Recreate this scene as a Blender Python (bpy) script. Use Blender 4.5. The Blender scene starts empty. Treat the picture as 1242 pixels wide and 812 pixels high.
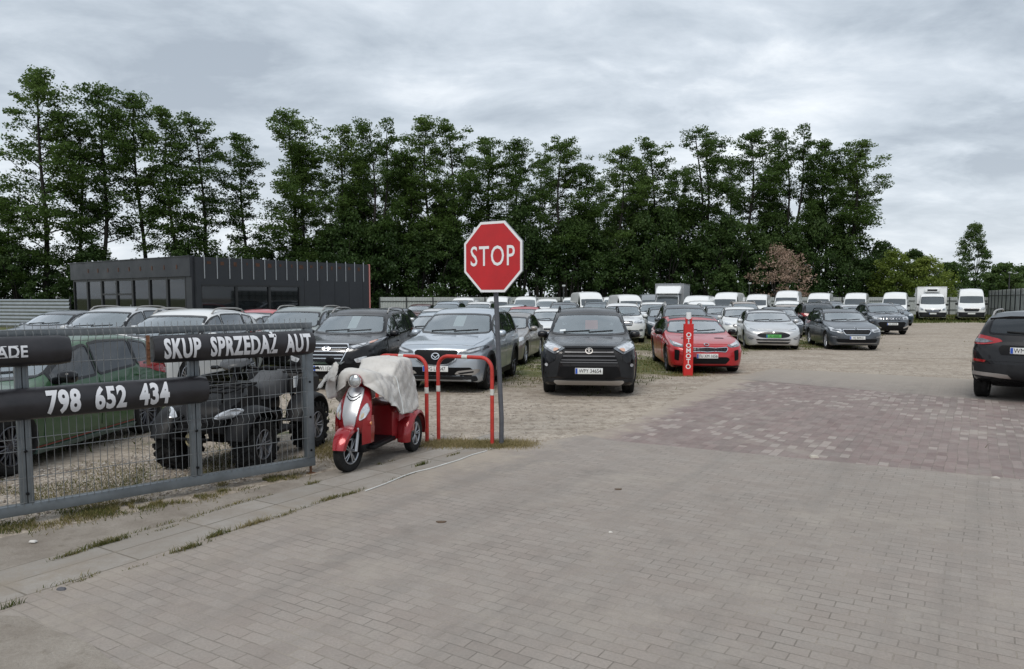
import bpy, bmesh, math, random
from math import sin, cos, pi, radians, sqrt, atan2
from mathutils import Vector, Matrix, noise
from mathutils.bvhtree import BVHTree

SC = bpy.context.scene
COL = SC.collection
RND = random.Random(11)

# ------------------------------------------------------------------ camera
CAM_H, FPX, PPX, PPY, HZ = 1.9, 900.0, 621.0, 430.0, 361.0
PITCH = math.atan((PPY - HZ) / FPX)
def gp(x, y):
    """ground point seen at photo position x, y"""
    a, b = (x - PPX) / FPX, (y - PPY) / FPX
    cp, sp = cos(PITCH), sin(PITCH)
    t = CAM_H / (sp + b * cp)
    return Vector((a * t, t * (cp - b * sp), 0))
def at(x, D):
    """ground point on the photo column x at distance D"""
    b = (HZ + CAM_H * FPX / D - PPY) / FPX
    return gp(x, HZ + CAM_H * FPX / D)

# ------------------------------------------------------------------ materials
MATS = {}
def srgb(r, g, b):
    f = lambda c: (c / 255 / 12.92) if c / 255 <= .04045 else ((c / 255 + .055) / 1.055) ** 2.4
    return (f(r), f(g), f(b))
def new_mat(name):
    m = bpy.data.materials.new(name); m.use_nodes = True
    nt = m.node_tree
    for n in list(nt.nodes):
        nt.nodes.remove(n)
    out = nt.nodes.new('ShaderNodeOutputMaterial')
    return m, nt, out
def N(nt, typ, **kw):
    n = nt.nodes.new(typ)
    for k, v in kw.items():
        if hasattr(n, k):
            setattr(n, k, v)
    return n
def setin(n, **kw):
    for k, v in kw.items():
        k = k.replace('_', ' ')
        n.inputs[k].default_value = v
def pmat(name, col, rough=.5, metal=0., coat=0., spec=.5, vary=.0, vscale=3., bump=0., bscale=40., rvar=0.):
    """principled material with optional procedural mottling, roughness variation and bump"""
    if name in MATS: return MATS[name]
    m, nt, out = new_mat(name)
    p = N(nt, 'ShaderNodeBsdfPrincipled')
    p.inputs['Base Color'].default_value = (*col, 1)
    p.inputs['Roughness'].default_value = rough
    p.inputs['Metallic'].default_value = metal
    p.inputs['Coat Weight'].default_value = coat
    p.inputs['Coat Roughness'].default_value = .04
    p.inputs['Specular IOR Level'].default_value = spec
    nt.links.new(p.outputs[0], out.inputs[0])
    tc = N(nt, 'ShaderNodeTexCoord')
    if vary or rvar:
        nz = N(nt, 'ShaderNodeTexNoise'); nz.inputs['Scale'].default_value = vscale
        nz.inputs['Detail'].default_value = 5; nz.inputs['Roughness'].default_value = .65
        nt.links.new(tc.outputs['Object'], nz.inputs['Vector'])
        if vary:
            mr = N(nt, 'ShaderNodeMapRange')
            mr.inputs['From Min'].default_value = .3; mr.inputs['From Max'].default_value = .7
            mr.inputs['To Min'].default_value = 1 - vary; mr.inputs['To Max'].default_value = 1 + vary
            nt.links.new(nz.outputs['Fac'], mr.inputs['Value'])
            mx = N(nt, 'ShaderNodeVectorMath', operation='SCALE')
            mx.inputs[0].default_value = col
            nt.links.new(mr.outputs[0], mx.inputs['Scale'])
            nt.links.new(mx.outputs[0], p.inputs['Base Color'])
        if rvar:
            mr2 = N(nt, 'ShaderNodeMapRange')
            mr2.inputs['From Min'].default_value = .3; mr2.inputs['From Max'].default_value = .7
            mr2.inputs['To Min'].default_value = max(0, rough - rvar); mr2.inputs['To Max'].default_value = rough + rvar
            nt.links.new(nz.outputs['Fac'], mr2.inputs['Value'])
            nt.links.new(mr2.outputs[0], p.inputs['Roughness'])
    if bump:
        nb = N(nt, 'ShaderNodeTexNoise'); nb.inputs['Scale'].default_value = bscale
        nb.inputs['Detail'].default_value = 4
        nt.links.new(tc.outputs['Object'], nb.inputs['Vector'])
        bp = N(nt, 'ShaderNodeBump'); bp.inputs['Strength'].default_value = bump; bp.inputs['Distance'].default_value = .02
        nt.links.new(nb.outputs['Fac'], bp.inputs['Height'])
        nt.links.new(bp.outputs[0], p.inputs['Normal'])
    MATS[name] = m
    return m
def paint(name, col, metal=.35, rough=.38):
    """car paint under clear coat with a thin dusty film off the road"""
    if name in MATS: return MATS[name]
    m, nt, out = new_mat(name)
    p = N(nt, 'ShaderNodeBsdfPrincipled')
    p.inputs['Metallic'].default_value = metal
    p.inputs['Coat Weight'].default_value = .4 if max(col) < .03 else .8; p.inputs['Specular IOR Level'].default_value = .3
    p.inputs['Coat Roughness'].default_value = .05
    tc = N(nt, 'ShaderNodeTexCoord')
    nz = N(nt, 'ShaderNodeTexNoise'); nz.inputs['Scale'].default_value = 2.2; nz.inputs['Detail'].default_value = 7
    nz.inputs['Roughness'].default_value = .7
    nt.links.new(tc.outputs['Object'], nz.inputs['Vector'])
    mr = N(nt, 'ShaderNodeMapRange'); mr.inputs['From Min'].default_value = .42; mr.inputs['From Max'].default_value = .8
    dk = .02 if max(col) < .08 else .12
    mr.inputs['To Min'].default_value = .003; mr.inputs['To Max'].default_value = dk
    nt.links.new(nz.outputs['Fac'], mr.inputs['Value'])
    mx = N(nt, 'ShaderNodeMix', data_type='RGBA')
    mx.inputs[6].default_value = (*col, 1); mx.inputs[7].default_value = (.30, .27, .23, 1)
    nt.links.new(mr.outputs[0], mx.inputs[0]); nt.links.new(mx.outputs[2], p.inputs['Base Color'])
    mr2 = N(nt, 'ShaderNodeMapRange'); mr2.inputs['From Min'].default_value = .3; mr2.inputs['From Max'].default_value = .75
    mr2.inputs['To Min'].default_value = rough - .10; mr2.inputs['To Max'].default_value = rough + .10
    nt.links.new(nz.outputs['Fac'], mr2.inputs['Value']); nt.links.new(mr2.outputs[0], p.inputs['Roughness'])
    nt.links.new(p.outputs[0], out.inputs[0])
    MATS[name] = m
    return m
def glass(name, tint, dust_sheen=.08, refl=2.2):
    """thin window pane: tinted see-through, Fresnel reflection, dusty bluish film with sky reflection painted in"""
    if name in MATS: return MATS[name]
    m, nt, out = new_mat(name)
    tr = N(nt, 'ShaderNodeBsdfTransparent'); tr.inputs[0].default_value = (*tint, 1)
    gl = N(nt, 'ShaderNodeBsdfGlossy'); gl.inputs['Roughness'].default_value = .03; gl.inputs[0].default_value = (.95, .97, 1, 1)
    df = N(nt, 'ShaderNodeBsdfDiffuse'); df.inputs[0].default_value = (.42, .50, .53, 1)  # bluish diffuse adds painted sky reflection to the pane's dusty haze
    fr = N(nt, 'ShaderNodeFresnel'); fr.inputs[0].default_value = 1.6
    m1 = N(nt, 'ShaderNodeMixShader'); m1.inputs[0].default_value = dust_sheen
    m2 = N(nt, 'ShaderNodeMixShader')
    mul = N(nt, 'ShaderNodeMath', operation='MULTIPLY'); mul.inputs[1].default_value = refl; mul.use_clamp = True
    nt.links.new(fr.outputs[0], mul.inputs[0]); nt.links.new(mul.outputs[0], m2.inputs[0])
    nt.links.new(tr.outputs[0], m1.inputs[1]); nt.links.new(df.outputs[0], m1.inputs[2])
    nt.links.new(m1.outputs[0], m2.inputs[1]); nt.links.new(gl.outputs[0], m2.inputs[2])
    nt.links.new(m2.outputs[0], out.inputs[0])
    MATS[name] = m
    return m

M_BLACK = pmat('black_plastic', (.008, .008, .009), .45, spec=.14, vary=.25, vscale=6)
M_CLAD = pmat('grey_cladding', (.021, .022, .024), .6, spec=.2, vary=.25, vscale=5)
M_GLOSSBLK = pmat('gloss_black', (.006, .006, .007), .15, spec=.4)
M_RUBBER = pmat('tyre_rubber', (.018, .018, .018), .85, spec=.2, vary=.3, vscale=9, bump=.3, bscale=60)
M_ALLOY = pmat('alloy_wheel', (.42, .43, .45), .35, metal=.8, vary=.1)
M_DARKALLOY = pmat('dark_alloy', (.09, .09, .10), .4, metal=.7)
M_CHROME = pmat('chrome_trim', (.72, .73, .75), .15, metal=1.)
M_SILVER = pmat('satin_silver_trim', (.40, .38, .36), .4, metal=.6)
M_LAMP = pmat('lamp_lens', (.55, .57, .60), .08, coat=1., metal=.3, vary=.4, vscale=14)
M_LAMPD = pmat('dark_lamp_lens', (.12, .13, .145), .08, coat=1., vary=.8, vscale=16)
M_AMBER = pmat('amber_lens', (.65, .22, .08), .15, coat=.8)
M_TAIL = pmat('red_lens', (.30, .012, .015), .12, coat=.8, vary=.3, vscale=12)
M_CABIN = pmat('cabin_trim', (.06, .06, .062), .8)
M_SEAT = pmat('seat_cloth', (.09, .09, .095), .85)
M_PLATE = pmat('plate_white', (.72, .73, .72), .35, vary=.08, vscale=20)
M_PLATEG = pmat('plate_green', (.10, .42, .10), .35)
M_EU = pmat('plate_blue_band', (.02, .08, .42), .35)
M_INK = pmat('ink_black', (.012, .012, .014), .5)
M_PAPER = pmat('paper_white', (.70, .73, .74), .7, vary=.05)
M_GLASS = glass('windscreen_glass', (.70, .78, .79), .26, 2.6)
M_PRIV = glass('dark_side_glass', (.08, .10, .12), .02, 1.4)
M_SIDEG = glass('side_window_glass', (.48, .54, .55), .09)
M_PAINT0 = paint('paint_black', (.008, .008, .010), .2, .3)

# ------------------------------------------------------------------ object helpers
def link(o, parent=None):
    COL.objects.link(o)
    if parent is not None: o.parent = parent
    return o
def mesh_obj(name, verts, faces, mat, parent=None, smooth=None, fmat=None):
    me = bpy.data.meshes.new(name)
    me.from_pydata([tuple(v) for v in verts], [], faces)
    for m in (mat if isinstance(mat, (list, tuple)) else [mat]):
        me.materials.append(m)
    if fmat:
        me.polygons.foreach_set('material_index', fmat)
    if smooth is not None:
        me.polygons.foreach_set('use_smooth', [True] * len(me.polygons))
        me.set_sharp_from_angle(angle=radians(smooth))
    me.update()
    return link(bpy.data.objects.new(name, me), parent)
def bm_obj(name, bm, mat, parent=None, smooth=None):
    me = bpy.data.meshes.new(name)
    bm.to_mesh(me); bm.free()
    for m in (mat if isinstance(mat, (list, tuple)) else [mat]):
        me.materials.append(m)
    if smooth is not None:
        me.polygons.foreach_set('use_smooth', [True] * len(me.polygons))
        me.set_sharp_from_angle(angle=radians(smooth))
    return link(bpy.data.objects.new(name, me), parent)
def empty(name, loc=(0, 0, 0), rz=0., parent=None):
    o = bpy.data.objects.new(name, None)
    o.empty_display_size = .2
    o.location = loc; o.rotation_euler = (0, 0, rz)
    return link(o, parent)
def tag(o, label=None, cat=None, group=None, kind=None):
    if label: o['label'] = label
    if cat: o['category'] = cat
    if group: o['group'] = group
    if kind: o['kind'] = kind
    return o
def kids(o):
    return [c for c in KID.get(o.name, [])]
KID = {}
def index_kids():
    KID.clear()
    for o in bpy.data.objects:
        if o.parent: KID.setdefault(o.parent.name, []).append(o)
def copy_tree(o, parent=None, skip=(), remap=None):
    c = o.copy(); COL.objects.link(c)
    for k in ('label', 'category', 'group'):
        if k in c and parent is None: del c[k]
    if parent is not None:
        c.parent = parent
    if remap and c.type == 'MESH':
        for sl in c.material_slots:
            if sl.material in remap:
                new = remap[sl.material]; sl.link = 'OBJECT'; sl.material = new
    for ch in kids(o):
        base = ch.name.split('.')[0]
        if base in skip: continue
        copy_tree(ch, c, skip, remap)
    return c

class MB:
    """collects boxes, tubes, lathes and lofts, builds ONE mesh"""
    def __init__(s): s.v = []; s.f = []; s.m = []
    def add(s, vs, fs, mi=0):
        b = len(s.v); s.v += [Vector(v) for v in vs]
        for f in fs: s.f.append([i + b for i in f]); s.m.append(mi)
        return s
    def box(s, c, d, rot=None, mi=0, bev=0.):
        x, y, z = d[0] / 2, d[1] / 2, d[2] / 2
        if bev:
            bm = bmesh.new(); bmesh.ops.create_cube(bm, size=1)
            bmesh.ops.scale(bm, vec=d, verts=bm.verts)
            bmesh.ops.bevel(bm, geom=list(bm.edges), offset=bev, segments=2, affect='EDGES', profile=.5)
            vs = [v.co.copy() for v in bm.verts]; bm.verts.index_update()
            fs = [[v.index for v in f.verts] for f in bm.faces]; bm.free()
        else:
            vs = [Vector(p) for p in ((-x,-y,-z),(x,-y,-z),(x,y,-z),(-x,y,-z),(-x,-y,z),(x,-y,z),(x,y,z),(-x,y,z))]
            fs = [(0,3,2,1),(4,5,6,7),(0,1,5,4),(1,2,6,5),(2,3,7,6),(3,0,4,7)]
        R = rot.to_matrix() if hasattr(rot, 'to_matrix') else (rot if rot is not None else Matrix.Identity(3))
        return s.add([R @ v + Vector(c) for v in vs], fs, mi)
    def tube(s, pts, r, n=8, mi=0, cap=True, radii=None):
        pts = [Vector(p) for p in pts]; rings = []
        up = None
        for i, p in enumerate(pts):
            d = (pts[min(i+1, len(pts)-1)] - pts[max(i-1, 0)]).normalized()
            if up is None:
                up = Vector((0,0,1)) if abs(d.z) < .9 else Vector((1,0,0))
            a = d.cross(up).normalized(); b = a.cross(d).normalized(); up = b
            rr = radii[i] if radii else r
            rings.append([p + (a*cos(2*pi*k/n) + b*sin(2*pi*k/n))*rr for k in range(n)])
        vs = [v for rg in rings for v in rg]; fs = []
        for i in range(len(rings)-1):
            for k in range(n):
                fs.append((i*n+k, i*n+(k+1)%n, (i+1)*n+(k+1)%n, (i+1)*n+k))
        if cap:
            fs.append(tuple(range(n))[::-1]); fs.append(tuple((len(rings)-1)*n+k for k in range(n)))
        return s.add(vs, fs, mi)
    def lathe(s, prof, axis='X', n=24, c=(0,0,0), mi=0, closed=False):
        """prof: list of (radius, offset along axis)"""
        vs = []; m = len(prof)
        for k in range(n):
            a = 2*pi*k/n
            for r, o in prof:
                p = {'X': (o, r*cos(a), r*sin(a)), 'Y': (r*cos(a), o, r*sin(a)), 'Z': (r*cos(a), r*sin(a), o)}[axis]
                vs.append(Vector(p) + Vector(c))
        fs = []
        for k in range(n):
            k2 = (k+1) % n
            for i in range(m if closed else m-1):
                i2 = (i+1) % m
                fs.append((k*m+i, k2*m+i, k2*m+i2, k*m+i2))
        return s.add(vs, fs, mi)
    def loft(s, rings, mi=0, cap=True, closed=True):
        n = len(rings[0]); vs = [Vector(p) for r in rings for p in r]; fs = []
        for i in range(len(rings)-1):
            for k in range(n if closed else n-1):
                fs.append((i*n+k, i*n+(k+1)%n, (i+1)*n+(k+1)%n, (i+1)*n+k))
        if cap and closed:
            fs.append(tuple(range(n))[::-1]); fs.append(tuple((len(rings)-1)*n+k for k in range(n)))
        return s.add(vs, fs, mi)
    def prism(s, poly, axis, a, b, mi=0):
        """polygon in the plane across `axis`, extruded from a to b"""
        f = {'X': lambda u, v, w: (w, u, v), 'Y': lambda u, v, w: (u, w, v), 'Z': lambda u, v, w: (u, v, w)}[axis]
        n = len(poly)
        vs = [f(u, v, a) for u, v in poly] + [f(u, v, b) for u, v in poly]
        fs = [tuple(range(n))[::-1], tuple(range(n, 2*n))] + [(k, (k+1)%n, n+(k+1)%n, n+k) for k in range(n)]
        return s.add(vs, fs, mi)
    def xform(s, mtx):
        s.v = [mtx @ v for v in s.v]; return s
    def build(s, name, mat, parent=None, smooth=35, fixn=True):
        me = bpy.data.meshes.new(name)
        me.from_pydata([tuple(v) for v in s.v], [], s.f)
        for m in (mat if isinstance(mat, (list, tuple)) else [mat]): me.materials.append(m)
        me.polygons.foreach_set('material_index', s.m)
        if fixn:
            bm = bmesh.new(); bm.from_mesh(me); bmesh.ops.recalc_face_normals(bm, faces=bm.faces); bm.to_mesh(me); bm.free()
        if smooth is not None:
            me.polygons.foreach_set('use_smooth', [True] * len(me.polygons))
            me.set_sharp_from_angle(angle=radians(smooth))
        return link(bpy.data.objects.new(name, me), parent)

def bez(p0, p1, p2, n):
    return [((1-t)**2*p0[0]+2*t*(1-t)*p1[0]+t*t*p2[0], (1-t)**2*p0[1]+2*t*(1-t)*p1[1]+t*t*p2[1]) for t in [k/n for k in range(n+1)]]
def rpoly(pts, r=.03, n=3):
    """round a polygon's corners"""
    out = []; m = len(pts)
    for i in range(m):
        p, a, b = Vector(pts[i]).to_2d(), Vector(pts[i-1]).to_2d(), Vector(pts[(i+1) % m]).to_2d()
        da, db = (a-p), (b-p)
        ra = min(r, da.length*.45); rb = min(r, db.length*.45)
        if ra < 1e-4 or rb < 1e-4: out.append((p.x, p.y)); continue
        q0 = p + da.normalized()*ra; q2 = p + db.normalized()*rb
        out += bez((q0.x, q0.y), (p.x, p.y), (q2.x, q2.y), n)
    return out
def offs(poly, d):
    """offset a closed polygon outward by d"""
    m = len(poly)
    area = sum(poly[i][0]*poly[(i+1)%m][1]-poly[(i+1)%m][0]*poly[i][1] for i in range(m))
    sg = 1 if area > 0 else -1
    out = []
    for i in range(m):
        p, a, b = Vector(poly[i]), Vector(poly[i-1]), Vector(poly[(i+1) % m])
        e1 = (p-a); e2 = (b-p)
        if e1.length < 1e-7: e1 = e2
        if e2.length < 1e-7: e2 = e1
        e1 = e1.normalized(); e2 = e2.normalized()
        n1 = Vector((e1.y, -e1.x))*sg; n2 = Vector((e2.y, -e2.x))*sg
        nn = n1+n2
        if nn.length < 1e-6: nn = n1
        nn.normalize()
        k = 1/max(.5, nn.dot(n1))
        q = p + nn*d*k
        out.append((q.x, q.y))
    return out
def pchip(pts):
    """monotone cubic through points"""
    xs = [p[0] for p in pts]; ys = [p[1] for p in pts]; n = len(xs)
    h = [xs[i+1]-xs[i] for i in range(n-1)]; d = [(ys[i+1]-ys[i])/h[i] for i in range(n-1)]
    m = [d[0]] + [0]*(n-2) + [d[-1]]
    for i in range(1, n-1):
        if d[i-1]*d[i] > 0:
            w1, w2 = 2*h[i]+h[i-1], h[i]+2*h[i-1]
            m[i] = (w1+w2)/(w1/d[i-1]+w2/d[i])
    def f(x):
        if x <= xs[0]: return ys[0]
        if x >= xs[-1]: return ys[-1]
        i = 0
        while x > xs[i+1]: i += 1
        t = (x-xs[i])/h[i]
        return ((1+2*t)*(1-t)**2*ys[i] + t*(1-t)**2*h[i]*m[i] + t*t*(3-2*t)*ys[i+1] + t*t*(t-1)*h[i]*m[i+1])
    return f

# ------------------------------------------------------------------ lettering
def text_mesh(s, size, sx=1., bold=0., space=1., align='CENTER'):
    """letters as a filled mesh in the XZ plane, reading along +X; returns (verts, faces)"""
    cu = bpy.data.curves.new('lettering', 'FONT')
    cu.body = s; cu.size = size; cu.align_x = align; cu.align_y = 'CENTER'
    cu.offset = bold; cu.space_character = space; cu.resolution_u = 3
    ob = bpy.data.objects.new('lettering', cu); COL.objects.link(ob)
    dg = bpy.context.evaluated_depsgraph_get()
    me = bpy.data.meshes.new_from_object(ob.evaluated_get(dg))
    vs = [Vector((v.co.x*sx, 0, v.co.y)) for v in me.vertices]; fs = [list(p.vertices) for p in me.polygons]
    bpy.data.objects.remove(ob); bpy.data.curves.remove(cu); bpy.data.meshes.remove(me)
    return vs, fs
def text_obj(name, s, size, mat, parent=None, loc=(0,0,0), rz=0., **kw):
    vs, fs = text_mesh(s, size, **kw)
    o = mesh_obj(name, vs, fs, mat, parent)
    o.location = loc; o.rotation_euler = (0, 0, rz)
    return o
FAILS = []
# ------------------------------------------------------------------ vehicle shells
class Shell:
    def __init__(s, **k):
        s.tumble = .30; s.crown = .045; s.af = .5; s.nf = 3.2; s.ar = .45; s.nr = 3.4; s.rail = .135; s.wr = .345; s.ww = .225
        s.edge = .11; s.bulge = 1.; s.sillin = .965; s.wsdrop = .02; s.noglassrear = False; s.rearz = None
        for a, b in k.items(): setattr(s, a, b)
        s.ft, s.fl, s.fb = pchip(s.top), pchip(s.low), pchip(s.belt)
    def plan(s, u):
        def se(d, a, n):
            if d >= a: return 1.
            return max(.0, 1-(1-d/a)**n)**(1/n)
        # slight tuck-in of the body towards both ends
        t = u/s.L
        tuck = 1 - .045*max(0, (.30-t)/.30)**2 - .05*max(0, (t-.68)/.32)**2
        return s.W/2*tuck*min(se(max(u, .0008), s.af, s.nf), se(max(s.L-u, .0008), s.ar, s.nr))
    def sect(s, u):
        """key points of the half section at distance u from the nose"""
        w = s.plan(u); zt = s.ft(u); zl = s.fl(u)
        zb = max(min(s.fb(u), zt-.015), zl+.05); zt = max(zt, zb+.012)
        wb = w*.955
        cr = min(s.crown, .45*(zt-zb))
        f1 = min(1, max(0, (u-s.cowl+.05)/.3)); f2 = min(1, max(0, (s.roof_f+.35-u)/.5))
        f1 = f1*f1*(3-2*f1); f2 = f2*f2*(3-2*f2)
        cr = min(s.crown+(.085-s.crown)*f1*f2, .45*(zt-zb))
        h = zt-zb-cr
        we = max(wb*.25, wb - h*s.tumble - min(.03, .5*(zt-zb)))
        return dict(w=w, zt=zt, zl=zl, zb=zb, wb=wb, we=we, ze=zb+h, cr=cr)
    def half(s, u):
        k = s.sect(u); w, zl, zb, wb, we, ze, zt = (k[q] for q in ('w','zl','zb','wb','we','ze','zt'))
        P = [(0, zl), (w*.45, zl), (w*.80, zl)]
        z1 = zl + min(.10, (zb-zl)*.3)
        P += [(w*.90, zl+.01*0), (w*.945, zl+(z1-zl)*.35)]
        prof = [(0, s.sillin), (.12, .978), (.28, .988), (.45, .997), (.6, 1.), (.72, .998), (.79, .990), (.82, .979), (.90, .974), (.96, .966), (1., .955)]
        P += [(w*f, z1+(zb-z1)*t) for t, f in prof]
        B = Vector((wb, zb)); E = Vector((we, ze)); C = Vector((0, zt))
        be = E-B; ec = Vector((we*.5, ze+(zt-ze)*.75))-E
        r1 = min(s.edge, be.length*.45); r2 = min(s.edge, ec.length*.6)
        q0 = E - be.normalized()*r1 if be.length > 1e-6 else E
        q2 = E + ec.normalized()*r2
        for t in (.2, .4, .6, .8): P.append(tuple(B.lerp(q0, t)))
        P += bez(tuple(q0), tuple(E), tuple(q2), 5)
        for t in (.2, .4, .6, .8):
            x = q2.x*(1-t); P.append((x, q2.y+(zt-q2.y)*(1-(x/q2.x)**2)))
        P.append((0, zt))
        return P
    def build(s):
        L = s.L; st = []
        for q in (.004, .012, .025, .045, .07, .10, .14, .19, .25, .33, .43, .55): st += [q, L-q]
        u = .68
        while u < L-.6: st.append(u); u += .105
        st = sorted(st)
        vs, fs = [], []
        for u in st:
            P = s.half(u); n = len(P)
            ring = [(x, u-L/2, z) for x, z in P] + [(-x, u-L/2, z) for x, z in P[-2:0:-1]]
            vs += ring
        m = len(ring)
        for i in range(len(st)-1):
            for k in range(m):
                fs.append((i*m+k, i*m+(k+1)%m, (i+1)*m+(k+1)%m, (i+1)*m+k))
        vs.append((0, -L/2, sum(v[2] for v in vs[:m])/m)); c0 = len(vs)-1
        e = (len(st)-1)*m
        vs.append((0, L/2, sum(v[2] for v in vs[e:e+m])/m)); c1 = len(vs)-1
        for k in range(m):
            fs.append((c0, (k+1)%m, k)); fs.append((c1, e+k, e+(k+1)%m))
        bm = bmesh.new(); V = [bm.verts.new(v) for v in vs]
        for f in fs: bm.faces.new([V[i] for i in f])
        bmesh.ops.recalc_face_normals(bm, faces=bm.faces)
        s.bm = bm; s.bvh = BVHTree.FromBMesh(bm)
        return s
    def y(s, u): return u - s.L/2
    # ---- projected panels
    def patch(s, name, poly, axis, mat, parent, off=.004, thick=.015, grid=.1, ring=None, smooth=40):
        """panel that follows the shell: 2D outline seen along axis (front/rear: x,z; side/eside: distance from nose,z; top: x,distance)"""
        if axis in ('front', 'rear'): f = lambda a, b: Vector((a, -9 if axis == 'front' else 9, b)); d = Vector((0, 1 if axis == 'front' else -1, 0))
        elif axis == 'left': f = lambda a, b: Vector((9, s.y(a), b)); d = Vector((-1, 0, 0))
        elif axis == 'right': f = lambda a, b: Vector((-9, s.y(a), b)); d = Vector((1, 0, 0))
        else: f = lambda a, b: Vector((a, s.y(b), 9)); d = Vector((0, 0, -1))
        bm = bmesh.new()
        if ring is not None:
            V = [bm.verts.new((a, b, 0)) for a, b in poly]; U = [bm.verts.new((a, b, 0)) for a, b in ring]
            n = len(V)
            for i in range(n):
                try: bm.faces.new([V[i], V[(i+1)%n], U[(i+1)%n], U[i]])
                except ValueError: pass
        else:
            try: bm.faces.new([bm.verts.new((a, b, 0)) for a, b in poly])
            except ValueError: bm.free(); return None
        lo = [min(p[i] for p in poly) for i in (0, 1)]; hi = [max(p[i] for p in poly) for i in (0, 1)]
        for i in (0, 1):
            k = math.floor(lo[i]/grid)*grid + grid
            while k < hi[i]-1e-4:
                no = (1, 0, 0) if i == 0 else (0, 1, 0); co = (k+1e-5, 0, 0) if i == 0 else (0, k+1e-5, 0)
                bmesh.ops.bisect_plane(bm, geom=list(bm.verts)+list(bm.edges)+list(bm.faces), plane_co=co, plane_no=no, dist=1e-5)
                k += grid
        bmesh.ops.triangulate(bm, faces=[f_ for f_ in bm.faces if len(f_.verts) > 4])
        hit, miss, dep = [], [], []
        for v in bm.verts:
            o = f(v.co.x, v.co.y); loc, no, ix, ds = s.bvh.ray_cast(o, d)
            if loc is None: miss.append((v, o))
            else:
                nn = no if no.dot(d) < 0 else -no
                v.co = loc + (nn*.75 - d*.45)*off; dep.append(ds)
        med = sorted(dep)[len(dep)//2] if dep else 9.
        mxd = max(dep) if dep else 9.
        for v, o in miss:
            loc, no, ix, ds = s.bvh.find_nearest(o + d*mxd)
            v.co = loc + no*off
        if thick:
            be = [e for e in bm.edges if len(e.link_faces) == 1]
            r = bmesh.ops.extrude_edge_only(bm, edges=be)
            for g in r['geom']:
                if isinstance(g, bmesh.types.BMVert): g.co += d*(thick+off)
        bmesh.ops.recalc_face_normals(bm, faces=bm.faces)
        # outward
        av = sum((f_.normal.dot(-d) for f_ in bm.faces))
        if av < 0: bmesh.ops.reverse_faces(bm, faces=bm.faces)
        return bm_obj(name, bm, mat, parent, smooth)
    # ---- window outlines
    def side_panes(s):
        out = []
        for u0, u1 in s.panes:
            lo = lambda u: s.fb(u)+.035
            up = lambda u: s.ft(u)-s.rail
            us = [u0+(u1-u0)*k/14 for k in range(15)]
            us = [u for u in us if up(u) > lo(u)+.06]
            if len(us) < 2: continue
            poly = [(us[0], lo(us[0])), (us[len(us)//2], lo(us[len(us)//2])), (us[-1], lo(us[-1]))] + [(u, up(u)) for u in reversed(us)]
            out.append(rpoly(poly, .035, 3))
        return out
    def screen(s):
        k0 = s.sect(s.cowl+.10); k1 = s.sect(s.roof_f)
        z0 = s.ft(s.cowl)+s.wsdrop+.015; z1 = k1['ze']-.035
        x0 = k0['wb']-.13; x1 = k1['we']-.075
        return rpoly([(-x0, z0+.03), (-x0*.5, z0+.005), (0, z0), (x0*.5, z0+.005), (x0, z0+.03), (x1, z1), (x1*.5, z1+.018), (0, z1+.022), (-x1*.5, z1+.018), (-x1, z1)], .05, 3)
    def backlight(s):
        k1 = s.sect(s.roof_r); z0 = s.tail_z; z1 = k1['ze']-.05
        x1 = k1['we']-.09; x0 = s.tail_x
        return rpoly([(-x0, z0+.02), (0, z0), (x0, z0+.02), (x1, z1), (0, z1+.02), (-x1, z1)], .05, 3)
    # ---- finished body with wheel arches and cabin opened
    def body(s, parent, pm, clad_z=None):
        cut = []
        arch = MB()
        for ax in s.axles:
            for sg in (-1, 1):
                m = MB(); m.lathe([(0, -.19), (s.wr+.055, -.19), (s.wr+.055, .19), (0, .19)], 'X', 28, (sg*(s.W/2-.13), s.y(ax), s.wr+.005))
                arch.add(m.v, m.f)
        cut.append(arch)
        win = MB(); mid = MB(); rear = MB()
        for p in s.side_panes():
            win.prism([(s.y(u), z) for u, z in p], 'X', -1.3, 1.3)
        cut.append(win)
        yc = s.y(s.roof_f + .1)
        if s.cabin_end:
            ye = s.y(s.cabin_end)
            mid.prism(s.screen(), 'Y', s.y(s.cowl-.1), ye); cut.append(mid)
        if s.tail_z:
            rear.prism(s.backlight(), 'Y', s.y(s.roof_f+1.0), s.y(s.L+.2)); cut.append(rear)
        o = bm_obj('body', s.bm.copy(), [pm, M_CABIN])
        for c in cut:
            if not c.v: continue
            co = c.build('cutter', [M_CABIN, M_CABIN], None, None)
            co.data.polygons.foreach_set('material_index', [1]*len(co.data.polygons))
            n0 = len(o.data.polygons)
            for tries in range(4):
                md = o.modifiers.new('b', 'BOOLEAN'); md.object = co; md.operation = 'DIFFERENCE'; md.solver = 'EXACT'
                md.material_mode = 'INDEX'; md.use_self = tries > 1
                if tries: co.location = (.0013*tries, .0017*tries, .0011*tries)
                dg = bpy.context.evaluated_depsgraph_get()
                me = bpy.data.meshes.new_from_object(o.evaluated_get(dg))
                o.modifiers.clear()
                if len(me.polygons) > n0*.75: break
                bpy.data.meshes.remove(me); me = None
            if me is None: me = o.data.copy()
            FAILS.append(tries)
            old = o.data; o.data = me; bpy.data.meshes.remove(old)
            cm = co.data; bpy.data.objects.remove(co); bpy.data.meshes.remove(cm)
        me = o.data
        me.polygons.foreach_set('use_smooth', [True]*len(me.polygons)); me.set_sharp_from_angle(angle=radians(32))
        o.parent = parent; o.name = 'body'
        return o

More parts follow.
